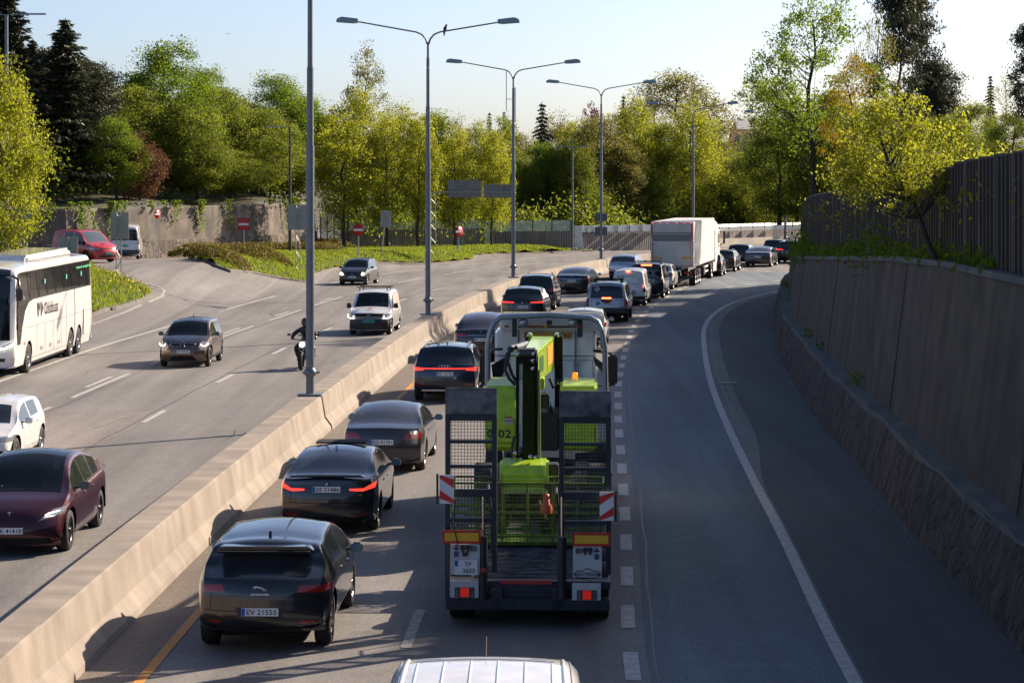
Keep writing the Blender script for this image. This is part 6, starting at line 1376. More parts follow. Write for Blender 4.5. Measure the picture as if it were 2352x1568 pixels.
for s in (-1,1): q.tube(roof_pts((s*.72,-2.2),(s*.70,.45)), .022, 6)
q.build('roof_ribs', RIBM, fvr)
for s in (-1,1):
    q = MB(); q.tube(roof_pts((s*.78,-2.2),(s*.76,.5), up=.003), .010, 5); q.build('roof_channel', mat('channel_blue', (.10,.14,.2), .5), fvr)
h_ = roof_pts((0,.45),(0,.46),1)[0]; q = MB(); q.tube([h_, (0,.56,h_[2]+.17)], .008, 5); q.build('aerial', mat('aerial_brown',(.10,.06,.05),.6), fvr)

ov = empty('unseen_footbridge', (0,0,0), 0, 'concrete bridge deck the view is taken from, added unseen to darken car reflections', 'bridge')  # bridge out of view, added so the car rears reflect something dark
q = MB(); q.box((0,-5.2,4.6),(150,9.0,.9)); q.build('deck', CONC, ov)
q = MB(); q.box((0,-.85,5.25),(150,.25,.45)); q.build('parapet', CONC, ov)
# ================================================================ STREET FURNITURE
POLE = mat('lamp_pole_grey', (.17,.19,.21), .45, .3, noise=.12, nscale=3); POLED = mat('dark_pole', (.05,.055,.055), .5, .3, noise=.1); HEADM = mat('lamp_head_grey', (.20,.27,.33), .4, .2, noise=.1); LGLASS = mat('lamp_lens', (.55,.58,.6), .2, coat=.5)
def lamp_post(x, y, zb, sc_, ang, label, mr=True):
    r = empty('street_lamp', (x, y, zb), -ang, label, 'street lamp', 'double arm lamp posts on the median barrier'); r.scale = (1,1,1)
    S_ = sc_; q = MB()
    q.box((0,0,.02),(.62,.52,.05)); q.tube([(0,0,.03),(0,0,6.55*S_)], [.112,.108], 14); q.tube([(0,0,6.5*S_),(0,0,8.6*S_)], [.092,.088], 12); q.tube([(0,0,8.55*S_),(0,0,10.6*S_)], [.072,.068], 12); q.tube([(0,0,10.55*S_),(0,0,11.25*S_)], [.05,.045], 10)
    q.build('pole', POLE, r)
    q = MB(); q.lathe([(.50,.115),(.56,.175),(.62,.175),(.72,.115)], (0,0,0), 'z', 14); q.tube([(.15,0,.60),(.26,-.02,.60)], .03, 6); q.tube([(-.15,0,.60),(-.2,-.02,.60)], .03, 6); q.build('collar', POLE, r)
    for s, dz in ((-1,.0),(1,-.04)):
        q = MB(); q.tube([(s*.02,0,11.15*S_),(s*.10,0,11.38*S_),(s*.26,0,11.56*S_),(s*.50,0,11.66*S_),(s*2.95*S_,0,(12.10+dz)*S_)], [.045,.038,.036,.033,.03], 8); a_ = q.build('arm', POLE, r)
        q = MB(); z = (12.13+dz)*S_; x0, x1 = s*2.88*S_, s*3.80*S_
        tl_ = .06
        q.prism([(x0, z-.10),(x1, z-.12+tl_),(x1-s*.05, z+.04+tl_),(x1-s*.25, z+.10+tl_),(x0, z+.08)], -.19, .19, 'y'); h = q.build('lamp_head', HEADM, a_, bevel=.025)
        q = MB(); q.add([(x0+s*.15,-.14,z-.115),(x1-s*.1,-.14,z-.115+.05),(x1-s*.1,.14,z-.115+.05),(x0+s*.15,.14,z-.115)], [(0,1,2,3)]); q.build('lens', LGLASS, h)
    return r
LLB = ['nearest double arm lamp post, its head above the frame, hiding the motorcycle','tall double arm lamp post with a bird on its right arm','double arm lamp post in front of the overhead sign backs','double arm lamp post carrying two small dark boxes near its foot','double arm lamp post rising behind the lorry trailer','far lamp post at the bend with a blue sign, its right arm lost in leaves']
POS = [(PX(712.5,63.5),63.5,.9,1.0),(PX(983,99.8),99.8,.9,1.0),(PX(1179,135.8),135.8,.9,1.0),(PX(1381,165.5),165.5,.9,1.0),(PX(1592,184),184,.9,.925),(PX(1804,197.5),197.5,.9,.90)]
LPO = []
for (x, y, z, s_), lb in zip(POS, LLB): LPO.append(lamp_post(x, y, z, s_, hd(barC, y)*.5, lb))
q = MB()
for z in (1.6,2.55): q.box((-.26,-.02,z+.3),(.34,.12,.55)); q.box((.26,-.02,z+.3),(.34,.12,.55))
q.build('small_box', DPOST, LPO[3])
q = MB(); q.box((-.45,-.1,6.6),(.62,.06,1.1)); q.box((.45,-.1,6.4),(.55,.06,1.1)); q.build('blue_sign', mat('sign_blue', (.04,.16,.35), .4, noise=.1), LPO[5])
# birds
def bird(name, label, loc, fly=False):
    q = MB()
    if fly:
        q.tube([(0,-.22,0),(0,-.08,.01),(0,.06,.02),(0,.16,.03)], [.02,.06,.05,.02], 8)
        for s in (-1,1): q.add([(s*.03,-.08,.02),(s*.03,.06,.02),(s*.30,.10,.14),(s*.50,-.04,.10),(s*.25,-.10,.12)], [(0,1,2,3,4)])
    else:
        q.tube([(-.02,0,-.20),(-.01,0,-.02),(.02,0,.10),(.06,0,.20)], [.02,.05,.075,.045], 8); q.tube([(.06,0,.20),(.08,0,.27)], [.045,.035], 8); q.tube([(.08,0,.27),(.13,0,.26)], [.015,.004], 5)
        q.tube([(.03,0,.02),(.03,0,-.06)], .008, 4)
    o = q.build(name, mat('feathers', (.05,.045,.045), .8, noise=.4, nscale=20), None, loc=loc); tag(o, label, 'bird'); return o
bird('bird', 'dark bird perched on the right arm of a lamp post', (PX(1021,99.8), 99.8, PZ(69,99.8)-.05))
bird('flying_bird', 'small bird flying in the open sky at the upper left', (PX(526,330), 330, PZ(79,330)), True)
# signs
SIGNB = mat('sign_back_grey', (.30,.31,.29), .5, .3, noise=.1, nscale=4); SIGNR = mat('sign_red', (.48,.015,.02), .4, noise=.04); GALV = mat('galvanised', (.30,.31,.32), .45, .5, noise=.15)
def post(q, x, y, z0, z1, r=.035, lean=0): q.tube([(x-lean*(z1-z0),y,z0),(x,y,z1)], r, 8)
def lattice(q, x, y, z0, z1, w=.28, lean=0.0):
    for sx, sy in ((-1,-1),(1,-1),(1,1),(-1,1)): q.tube([(x+sx*w/2-lean*(z1-z0),y+sy*w/2,z0),(x+sx*w/2*.8,y+sy*w/2,z1)], .018, 5)
    n = int((z1-z0)/.45)
    for k in range(n):
        a = z0+(z1-z0)*k/n; b = z0+(z1-z0)*(k+1)/n; s = 1 if k % 2 else -1; xa = x-lean*(z1-a); xb = x-lean*(z1-b)
        q.tube([(xa-s*w/2,y-w/2,a),(xb+s*w/2,y-w/2,b)], .012, 4); q.tube([(xa-s*w/2,y+w/2,a),(xb+s*w/2,y+w/2,b)], .012, 4)
def noentry(dx, dyc, dyb, R, label, lean=0.0, Y=None, sq=False, turn=0.0, z=None):
    g = G(dx, dyb) if Y is None else Vector((PX(dx, Y), Y, zf(PX(dx,Y),Y)))
    zc = PZ(dyc, g.y); r = empty('no_entry_sign', (g.x, g.y, g.z), turn, label, 'road sign', 'no entry signs')
    h = zc-g.z; q = MB(); q.tube([(-lean*h,0,0),(0,0,h)], .04, 8); q.build('post', GALV, r)
    q = MB()
    if sq: q.box((0,-.05,h),(2*R,.03,2*R))
    else: q.lathe([(0,0),(0,R),(.02,R),(.02,0)], (0,-.06,h), 'y', 28)
    f = q.build('sign_face', SIGNR, r, bevel=.05 if sq else 0)
    q = MB(); q.box((0,-.075,h),(R*1.62,.015,R*.34)); q.build('white_bar', WHITEP, f); return r
noentry(560,515,583,.44,'rounded square no entry sign standing by the shrubs at the left', sq=True, Y=172)
noentry(823,528,600,.42,'round no entry sign on a thin post in front of the second street tree')
r4 = noentry(1053,532,590,.42,'no entry sign turned slightly sideways beside a street tree, above a grey sign back', turn=.75)
noentry(360,492,588,.30,'small no entry sign seen nearly edge on against the stone wall', turn=1.0, Y=165)
def signback(name, x0, y0, x1, y1, dyb, label, mastx=None, lat=True, lean=0.0, Y=None, n=2, ribs=0, grp=None):
    mx_ = mastx if mastx else (x0+x1)/2; g = G(mx_, dyb) if Y is None else Vector((PX(mx_,Y),Y,zf(PX(mx_,Y),Y)))
    y = g.y; X0, X1 = PX(x0,y), PX(x1,y); Z1, Z0 = PZ(y0,y), PZ(y1,y); r = empty(name, tuple(g), 0, label, 'sign', grp)
    q = MB(); q.box(((X0+X1)/2-g.x,.12,(Z0+Z1)/2-g.z),(X1-X0,.03,Z1-Z0), Matrix.Rotation(lean*.8,3,'Y') if lean else None)
    if ribs:
        for k in range(ribs): q.box(((X0+X1)/2-g.x,.095,Z0-g.z+(Z1-Z0)*(k+.5)/ribs),(X1-X0,.03,.03))
    q.build('panel', SIGNB, r)
    q = MB(); q.box(((X0+X1)/2-g.x,.08,(Z0+Z1)/2-g.z),(X1-X0-.02,.05,.06), Matrix.Rotation(lean*.8,3,'Y') if lean else None); q.build('stiffener', GALV, r)
    q = MB(); h = Z1-g.z
    if lat: lattice(q, 0, 0, 0, h, .26, 0)
    else: q.tube([(-lean*h,0,0),(0,0,h)], .045, 8)
    q.build('mast', GALV, r); return r
signback('direction_sign', 253,487,295,549,640,'grey back of a direction sign on a lattice mast standing in the dandelion grass', 273)
signback('direction_sign', 660,470,712,528,628,'large grey sign back on a lattice mast, half behind the nearest lamp post', 684)
signback('direction_sign', 874,484,898,522,603,'leaning grey sign back on a single thin post between two street trees', 886, lat=False, lean=.10)
r_ = signback('direction_sign', 131,544,178,590,640,'low pair of ribbed grey sign backs in front of the red van', 156, lat=False, Y=118, ribs=7)
signback('direction_sign', 1043,552,1067,588,597,'small grey sign back under the turned no entry sign', 1060, lat=False, Y=198)
r_ = signback('small_sign', 699,538,707,556,600,'tiny white board on a thin post beside the lattice mast', 702, lat=False, Y=170)
# overhead sign backs on a cantilever
gy = 182.0; og = empty('overhead_sign', (PX(995,gy),gy,0), 0, 'two weathered grey overhead sign backs on a cantilever above the oncoming lanes', 'sign')
q = MB(); X = PX(995,gy); lattice(q, 0,0,.5,PZ(440,gy),.4); q.build('mast', GALV, og)
q = MB(); z = PZ(452,gy); q.box(((PX(1182,gy)-X)/2,.05,z+.35),(PX(1182,gy)-X,.07,.07))
q.build('cantilever_beam', GALV, og)
OVB = mat('sign_back_weathered', (.20,.20,.18), .6, .2, noise=.25, nscale=2)
for x0,y0,x1,y1 in ((1028,414,1106,454),(1111,424,1177,454)):
    q = MB(); X0, X1, Z1, Z0 = PX(x0,gy)-X, PX(x1,gy)-X, PZ(y0,gy), PZ(y1,gy); q.box(((X0+X1)/2,.2,(Z0+Z1)/2),(X1-X0,.04,Z1-Z0)); pn = q.build('panel', OVB, og)
    q = MB()
    for k in range(10): q.box(((X0+X1)/2,.17,Z0+(Z1-Z0)*(k+.5)/10),(X1-X0,.03,.02))
    for k in range(4): q.box((X0+(X1-X0)*(k+.35)/4,.13,(Z0+Z1)/2+.06),(.06,.06,Z1-Z0+.1))
    q.build('stiffeners', mat('stiff_grey',(.26,.26,.25),.5,.3), pn)
# roundabout + give way sign at left
g = G(58,606); rs = empty('roundabout_sign', tuple(g), 0, 'round blue roundabout sign below a red edged give way triangle, far left', 'road sign')
h = PZ(470,g.y)-g.z; q = MB(); q.tube([(-.12,0,0),(.05,0,h+.35)], .04, 8); q.build('post', GALV, rs)
zc = PZ(495,g.y)-g.z; q = MB(); q.lathe([(0,0),(0,.34),(.02,.34),(.02,0)], (0,-.06,zc), 'y', 24); f_ = q.build('blue_disc', mat('sign_blue2', (.02,.14,.38), .4), rs)
q = MB()
for a0 in (0,2.09,4.19):
    q.tube([(.19*math.cos(a0+t),-.07,zc+.19*math.sin(a0+t)) for t in np.linspace(0,1.4,6)], .025, 5)
q.build('white_arrows', WHITEP, f_)
zt = PZ(462,g.y)-g.z; q = MB(); q.prism([(-.20,zt+.25),(.36,zt+.25),(.08,zt-.32)], -.08,-.05,'y'); t1 = q.build('give_way_triangle', SIGNR, rs); q = MB(); q.prism([(-.10,zt+.19),(.26,zt+.19),(.08,zt-.18)], -.09,-.082,'y'); q.build('white_field', WHITEP, t1)
# other lamps
def simple_lamp(dx, dyt, Y, z0, arms, label, m=POLED, r=.07, hl=.6):
    x = PX(dx, Y); z1 = PZ(dyt, Y); o = empty('street_lamp', (x, Y, z0), 0, label, 'street lamp')
    q = MB(); q.tube([(0,0,0),(0,0,z1-z0)], [r*1.2,r*.7], 10); q.build('pole', m, o)
    for s in arms:
        q = MB(); q.tube([(0,0,z1-z0-.02),(s*.8,0,z1-z0+.03)], .03, 6); q.box((s*(.8+hl/2),0,z1-z0+.03),(hl,.26,.09)); q.build('lamp_head', HEADM if m == POLE else GALV, o)
    return o
simple_lamp(666,292,168,1.0,(-1,),'black single arm lamp post in front of the wood', POLED, .10, .9)
simple_lamp(1315,337,204,.3,(-1,1),'slim grey twin headed lamp post at the end of the ribbed barrier', POLE, .09)
simple_lamp(15,34,140,1.6,(-1,1),'tall grey lamp post at the far left in front of the dark conifers', POLE, .13, 1.5)
q = MB(); q.tube([(-.8,0,0),(-.8,0,1.0),(.9,0,1.0),(.9,0,0)], .03, 6); q.tube([(-.8,0,.55),(.9,0,.55)], .025, 6)
o = q.build('railing', GALV, None, loc=(PX(28,150),150,zf(PX(28,150),150)+.1)); tag(o, 'low grey tubular railing at the far left behind the hedge', 'railing')
# drain grate and debris on the shoulder
p = P(1672,880); q = MB(); q.box((0,0,.012),(.62,.42,.02)); 
for k in range(6): q.box((-.25+k*.1,0,.026),(.05,.36,.01))
o = q.build('drain_grate', mat('iron', (.10,.10,.11), .5, .6, noise=.2), None, loc=tuple(p)); tag(o, 'iron drain grate in the dark shoulder on the right', 'drain')
# radio mast, far away
Y = 420; rmx = PX(1163,Y); q = MB(); zt_, zb_ = PZ(175,Y), 4.0; lattice(q, 0,0,0,zt_-zb_-6,1.0); q.tube([(0,0,zt_-zb_-6),(0,0,zt_-zb_+1)], .08, 6)
rm_ = empty('radio_mast', (rmx,Y,zb_), 0, 'thin lattice radio mast with antennas rising above the far trees', 'mast'); q.build('lattice_mast', GALV, rm_)
q = MB(); q.box((-.4,0,zt_-zb_-8),(.5,.5,3.5)); q.box((1.5,0,zt_-zb_-5),(.25,.3,6)); q.lathe([(0,.5),(.1,.5)], (2.1,0,zt_-zb_-2.2), 'y', 12); q.tube([(0,0,zt_-zb_-4),(1.6,0,zt_-zb_-4)], .06, 5); q.build('antennas', WHITEP, rm_)
# house among the trees
def house(dx0, dx1, dyr, dye, Y, roofm, wallm, label):
    x0, x1 = PX(dx0,Y), PX(dx1,Y); zr, ze = PZ(dyr,Y), PZ(dye,Y); W_ = x1-x0; o = empty('house', (x0,Y,2.0), 0, label, 'house')
    q = MB(); q.prism([(0,0),(5,0),(5,ze-2),(2.5,zr-2.1),(0,ze-2)], 0,W_,'x'); w_ = q.build('wall', wallm, o)
    q = MB(); q.prism([(-.5,ze-2.3),(2.5,zr-2),(5.5,ze-2.3),(5.5,ze-2.15),(2.5,zr-1.8),(-.5,ze-2.15)], -.4,W_+.4,'x'); q.build('roof', roofm, o)
    for k in range(2):
        q = MB(); q.box((W_*(.3+.4*k),-.02,ze-2-1.4),(1.0,.05,1.2)); f = q.build('window', WHITEP, o); q = MB(); q.box((W_*(.3+.4*k),-.05,ze-2-1.4),(.8,.03,1.0)); q.build('pane', GLASS, f)
    return o
TILE = mat('roof_tiles_dark', (.07,.075,.09), .5, noise=.2, nscale=8, bump=.5, bscale=20); TILER = mat('roof_tiles_red', (.20,.09,.06), .7, noise=.2, nscale=8)
house(1703,1742,312,350,262,TILE,mat('plaster_white',(.35,.35,.35),.8),'white house with a dark tiled roof showing between the far trees on the right')
house(1690,1740,300,328,275,TILER,mat('plaster_grey',(.35,.33,.32),.8),'house with a reddish tiled roof just above the dark tiled one')
house(1700,1716,280,296,290,mat('flat_roof',(.5,.5,.5),.7),mat('plaster_white2',(.4,.4,.4),.8),'white house top with small windows above the red roof')
# ================================================================ VEGETATION
def leafmat(name, c1, c2, c3, trans=.45, rough=.55):
    m = bpy.data.materials.new(name); m.use_nodes = True; t = m.node_tree; t.nodes.clear(); N = t.nodes.new; Lk = t.links.new
    g = N('ShaderNodeNewGeometry'); at = N('ShaderNodeAttribute'); at.attribute_name = 'clump'
    r = N('ShaderNodeValToRGB'); e = r.color_ramp.elements; e[0].color = (*c1,1); e[1].color = (*c3,1); k = r.color_ramp.elements.new(.5); k.color = (*c2,1)
    mx = N('ShaderNodeMath'); mx.operation = 'MULTIPLY_ADD'; mx.inputs[1].default_value = .45; Lk(g.outputs['Random Per Island'], mx.inputs[0])
    m2 = N('ShaderNodeMath'); m2.operation = 'MULTIPLY'; m2.inputs[1].default_value = .55; Lk(at.outputs['Fac'], m2.inputs[0]); Lk(m2.outputs[0], mx.inputs[2]); Lk(mx.outputs[0], r.inputs[0])
    d = N('ShaderNodeBsdfPrincipled'); d.inputs['Roughness'].default_value = rough; d.inputs['Specular IOR Level'].default_value = .3; Lk(r.outputs[0], d.inputs['Base Color'])
    tr = N('ShaderNodeBsdfTranslucent'); hs = N('ShaderNodeHueSaturation'); hs.inputs['Saturation'].default_value = 1.08; hs.inputs['Value'].default_value = 1.7; Lk(r.outputs[0], hs.inputs['Color']); Lk(hs.outputs[0], tr.inputs[0])
    mi = N('ShaderNodeMixShader'); mi.inputs[0].default_value = trans; Lk(d.outputs[0], mi.inputs[1]); Lk(tr.outputs[0], mi.inputs[2]); o = N('ShaderNodeOutputMaterial'); Lk(mi.outputs[0], o.inputs[0]); return m
L_YG = leafmat('leaves_yellow_green', (.11,.125,.015), (.20,.215,.026), (.31,.31,.05), .60)
L_GR = leafmat('leaves_green', (.055,.085,.011), (.11,.16,.019), (.19,.245,.035), .60)
L_MG = leafmat('leaves_mid_green', (.065,.088,.013), (.125,.152,.023), (.20,.225,.042), .60)
L_OL = leafmat('leaves_olive', (.085,.085,.02), (.145,.14,.035), (.21,.195,.055), .5)
L_DK = leafmat('needles_dark', (.010,.014,.008), (.022,.028,.014), (.045,.05,.026), .15)
L_PN = leafmat('needles_pine', (.022,.028,.014), (.045,.052,.026), (.08,.085,.04), .2)
L_RD = leafmat('leaves_copper', (.06,.025,.012), (.11,.05,.022), (.17,.085,.04), .35)
L_PU = leafmat('leaves_purple', (.06,.018,.02), (.11,.03,.03), (.16,.05,.045), .35)
L_OR = leafmat('leaves_golden', (.13,.10,.012), (.21,.155,.02), (.28,.21,.035), .5)
L_HE = leafmat('hedge_olive', (.07,.06,.015), (.12,.10,.025), (.18,.15,.04), .4)
L_GS = leafmat('grass_blades', (.11,.14,.018), (.18,.22,.03), (.26,.30,.05), .45)
BARK = mat('bark', (.06,.048,.038), .9, noise=.4, nscale=8, bump=.6, bscale=25)
def quads(name, C, S1, S2, m, parent=None, clump=None, nrm=None, up=None):
    n = len(C); u = rng.normal(size=(n,3)); 
    if up is not None: u = u*.5+up
    u /= np.linalg.norm(u, axis=1, keepdims=True)+1e-9
    v = rng.normal(size=(n,3)); v -= (v*u).sum(1, keepdims=True)*u; v /= np.linalg.norm(v, axis=1, keepdims=True)+1e-9
    S1 = np.asarray(S1).reshape(-1,1)*np.ones((n,1)); S2 = np.asarray(S2).reshape(-1,1)*np.ones((n,1)); a = u*S1; b = v*S2
    w_ = np.cross(u, v)*S2*.35
    V = np.stack([C-a, C-b*.9+w_, C+a, C+b*.9+w_], 1).reshape(-1,3)
    me = bpy.data.meshes.new(name); me.vertices.add(4*n); me.vertices.foreach_set('co', V.astype(np.float32).ravel()); me.loops.add(4*n); me.loops.foreach_set('vertex_index', np.arange(4*n)); me.polygons.add(n)
    me.polygons.foreach_set('loop_start', np.arange(0,4*n,4)); me.polygons.foreach_set('loop_total', np.full(n,4)) if hasattr(me.polygons[0],'loop_total') and False else None
    me.update(calc_edges=True)
    if clump is not None: at = me.attributes.new('clump', 'FLOAT', 'POINT'); at.data.foreach_set('value', np.repeat(clump,4).astype(np.float32))
    me.materials.append(m); return me
MESH = {}
def crown_pts(seed, H, R, cb, shape, ncl, per, sig, dens=.5):
    r = np.random.default_rng(seed); C = []; K = []; cen = []
    hc = (H-cb)/2; zc = cb+hc; lob = r.normal(size=(9,3)); lob /= np.linalg.norm(lob, axis=1, keepdims=True); la = r.uniform(-.22,.30,9)
    for i in range(ncl):
        d = r.normal(size=3); d /= np.linalg.norm(d); t = r.uniform(dens,1)**.6
        k = 1+sum(a*max(0, float(d@l))**4 for l, a in zip(lob, la))
        f = 1.0; zz = d[2]*hc*t*k
        if shape == 'cone': f = .30+.70*(1-(zz/hc+1)/2)**.8
        elif shape == 'egg': f = 1.0-.35*max(0, zz/hc)**1.5-.10*max(0,-zz/hc)
        elif shape == 'poplar': f = .55+.45*math.cos(min(1,abs(zz/hc))*1.3)
        c = np.array([d[0]*R*t*k*f, d[1]*R*t*k*f, zc+zz]); cen.append(c)
        s = sig*r.uniform(.6,1.35); pts = np.clip(r.normal(size=(per,3)),-1.7,1.7)*np.array([s,s,s*.7])+c; C.append(pts); K.append(np.full(per, r.uniform(0,1)))
    return np.concatenate(C), np.concatenate(K), cen
def trunk_mesh(seed, H, cb, cen, r0, nl=14, multi=0):
    q = MB(); r = random.Random(seed); top = H*.86; p = [(r.uniform(-.1,.1)*k, r.uniform(-.1,.1)*k, top*k/6) for k in range(7)]; q.tube(p, [r0*(1-.8*k/6)+.02 for k in range(7)], 8)
    cs = sorted(cen, key=lambda c: r.random())[:nl]
    for c in cs:
        d = math.hypot(c[0], c[1]); z0 = max(cb*.75, min(c[2]-d*r.uniform(.5,1.1), top*.95)); k = z0/top*6; i = int(min(k, 5)); a = Vector(p[i]).lerp(Vector(p[i+1]), k-i); c = Vector(c)
        mid = a.lerp(c, .5)+Vector((r.uniform(-.2,.2), r.uniform(-.2,.2), -d*.06)); rr = r0*.34*(1-.5*z0/top); q.tube([a, a.lerp(mid,.5)+Vector((0,0,-.05)), mid, c], [rr, rr*.8, rr*.55, rr*.2], 5, cap=False)
        for _ in range(2):
            e = mid.lerp(c,.3)+Vector((r.uniform(-1,1), r.uniform(-1,1), r.uniform(.1,1)))*d*.25; q.tube([mid.lerp(c,.2), e], [rr*.35, rr*.1], 4, cap=False)
    return q
def tree_kind(key, H, R, cb, shape, leaf, ncl=90, per=110, sig=.5, ls=.13, r0=.16, nl=16, dens=.45, seed=1, bark=None):
    per = int(per*1.4); ls *= .82
    C, K, cen = crown_pts(seed, H, R, cb, shape, ncl, per, sig, dens)
    sz = np.random.default_rng(seed+5).uniform(.7,1.3,len(C))*ls
    cm = quads('crown', C, sz, sz*.62, leaf, clump=K); tm = trunk_mesh(seed, H, cb, cen, r0, nl).build('tmp', bark or BARK); t = tm.data; bpy.data.objects.remove(tm)
    MESH[key] = (t, cm, H, R)
def conifer_kind(key, H, R, leaf, seed=1, layers=26, droop=.35, per=26, ls=.30, cb=.12, irregular=.3, asym=0, r0=.2):
    r = np.random.default_rng(seed); C = []; U = []; K = []; q = MB(); q.tube([(0,0,0),(0.05,0,H*.5),(0,0,H)], [r0,r0*.6,.03], 8)
    for i in range(layers):
        f = cb+(1-cb)*(i/layers)**.9; z = H*f; Rl = R*(1-f)**.75*r.uniform(1-irregular,1+irregular*.6)+.15; nb = int(7+5*(1-f)); a0 = r.uniform(0,6)
        for b in range(nb):
            a = a0+2*math.pi*b/nb+r.uniform(-.2,.2); L_ = Rl*r.uniform(.65,1.1); m = max(3, int(per*L_/R)+3); k = r.uniform(0,1)
            t = r.uniform(.12,1,m); zz = z-droop*L_*t**1.4+.12*L_*t**3; w_ = .22*L_*(1-.55*t)+.05
            off = r.normal(size=m)*w_; x = math.cos(a)*L_*t-math.sin(a)*off; y = math.sin(a)*L_*t+math.cos(a)*off
            C.append(np.stack([x,y,zz-abs(off)*.3+r.normal(size=m)*.05],1)); U.append(np.tile([math.cos(a),math.sin(a),-.25],(m,1))); K.append(np.full(m,k))
            if b % 2 == 0: q.tube([(0,0,z),(math.cos(a)*L_*.9,math.sin(a)*L_*.9,z-droop*L_*.8)], [.05,.01], 4, cap=False)
    C = np.concatenate(C); U = np.concatenate(U); K = np.concatenate(K)
    cm = quads('crown', C, ls*np.random.default_rng(seed).uniform(.7,1.3,len(C)), ls*.28, leaf, clump=K, up=U*1.2); tm = q.build('tmp', BARK); t = tm.data; bpy.data.objects.remove(tm); MESH[key] = (t, cm, H, R)
def pine_kind(key, H, R, leaf, seed=1, ncl=60, per=120, cb=.45, ls=.26):
    r = np.random.default_rng(seed); C = []; K = []; cen = []
    for i in range(ncl):
        f = r.uniform(cb,1); rr = R*(1.15-f)**.5*r.uniform(.2,1)*(.55 if f > .9 else 1); a = r.uniform(0,6.28); c = np.array([rr*math.cos(a), rr*math.sin(a), H*f]); cen.append(c)
        s = R*.14*r.uniform(.6,1.3); C.append(r.normal(size=(per,3))*np.array([s*1.3,s*1.3,s*.5])+c); K.append(np.full(per, r.uniform()))
    C = np.concatenate(C); cm = quads('crown', C, ls, ls*.3, leaf, clump=np.concatenate(K)); tm = trunk_mesh(seed, H*1.1, H*cb*.8, cen, .2, 30).build('tmp', BARK); t = tm.data; bpy.data.objects.remove(tm); MESH[key] = (t, cm, H, R)
def plant(key, x, y, z, h, w, label, name='broadleaf_tree', cat='tree', group='trees', rz=None):
    t, c, H, R = MESH[key]; o = bpy.data.objects.new(name, None); col.objects.link(o); o.location = (x,y,z); sx = w/(2*R) if w else h/H
    o.scale = (sx, sx, h/H); o.rotation_euler = (0,0, random.uniform(0,6.28) if rz is None else rz); tag(o, label, cat, group)
    a = bpy.data.objects.new('trunk', t); col.objects.link(a); a.parent = o; b = bpy.data.objects.new('crown', c); col.objects.link(b); b.parent = o; return o
tree_kind('lime', 11, 2.6, 2.0, 'egg', L_YG, 130, 90, .42, .105, .15, 22, .35, 11)
tree_kind('lime2', 11, 2.7, 1.8, 'egg', L_YG, 120, 95, .42, .105, .15, 22, .35, 12)
tree_kind('green', 14, 5.0, 2.0, 'egg', L_GR, 190, 120, .70, .135, .25, 22, .4, 13)
tree_kind('green2', 14, 4.6, 1.0, 'egg', L_MG, 190, 120, .70, .135, .25, 26, .4, 14)
tree_kind('mid', 12, 4.0, 1.0, 'egg', L_MG, 170, 115, .62, .125, .2, 30, .5, 15)
tree_kind('mid2', 12, 3.6, .8, 'egg', L_YG, 150, 115, .6, .12, .2, 26, .4, 16)
tree_kind('olive', 13, 4.2, 1.5, 'egg', L_OL, 150, 110, .55, .12, .22, 34, .5, 17)
tree_kind('sparse', 15, 4.6, 3.0, 'cone', L_OL, 110, 45, .42, .13, .2, 60, .3, 18)
tree_kind('thin', 12, 3.5, 2.0, 'egg', L_OL, 80, 26, .5, .11, .14, 60, .5, 19)
tree_kind('copper', 7, 3.4, .4, 'egg', L_RD, 110, 90, .42, .12, .14, 26, .4, 20)
tree_kind('purple', 10, 3.0, 2.5, 'egg', L_PU, 60, 60, .45, .14, .14, 18, .5, 21)
tree_kind('golden', 10, 3.0, 1.5, 'egg', L_OR, 80, 60, .42, .11, .14, 30, .4, 22)
tree_kind('willow', 12, 3.5, 1.5, 'poplar', L_MG, 110, 70, .5, .14, .2, 20, .4, 23)
conifer_kind('spruce', 17, 4.6, L_DK, 31, 44, .30, 90, .30); conifer_kind('spruce2', 15, 3.6, L_DK, 32, 28, .45, 34, .30)
conifer_kind('darkpine', 16, 4.8, L_PN, 35, 46, .12, 95, .30, .08, .6)
pine_kind('pine', 15, 4.8, L_PN, 33, 170, 150, .08, .22); pine_kind('pine2', 15, 4.0, L_PN, 34, 70, 110, .35, .24)
def pt(key, dx, dyt, Y, wpx, label, z0=None, **k):
    if key in ('mid','mid2','green','green2','olive'): wpx *= 1.16
    x = PX(dx, Y); zt = PZ(dyt, Y); z0 = (zf(x, Y)+.1) if z0 is None else z0; return plant(key, x, Y, z0, (zt-z0)/1.0, wpx*Y/F, label, **k)
# -- street row
RG = 'row of yellow green street trees'
pt('lime',790,262,191.5,150,'leftmost and broadest yellow green street tree of the row, behind the second no entry sign', group=RG); pt('lime2',888,268,193,120,'yellow green street tree behind the leaning grey sign back', group=RG)
pt('lime',960,262,195,110,'yellow green street tree just left of the lamp post with the bird', group=RG); pt('lime2',1044,298,198,105,'yellow green street tree below the left overhead sign back', group=RG); pt('lime',1130,300,200,100,'rightmost yellow green street tree, seen below the right overhead sign back', group=RG)
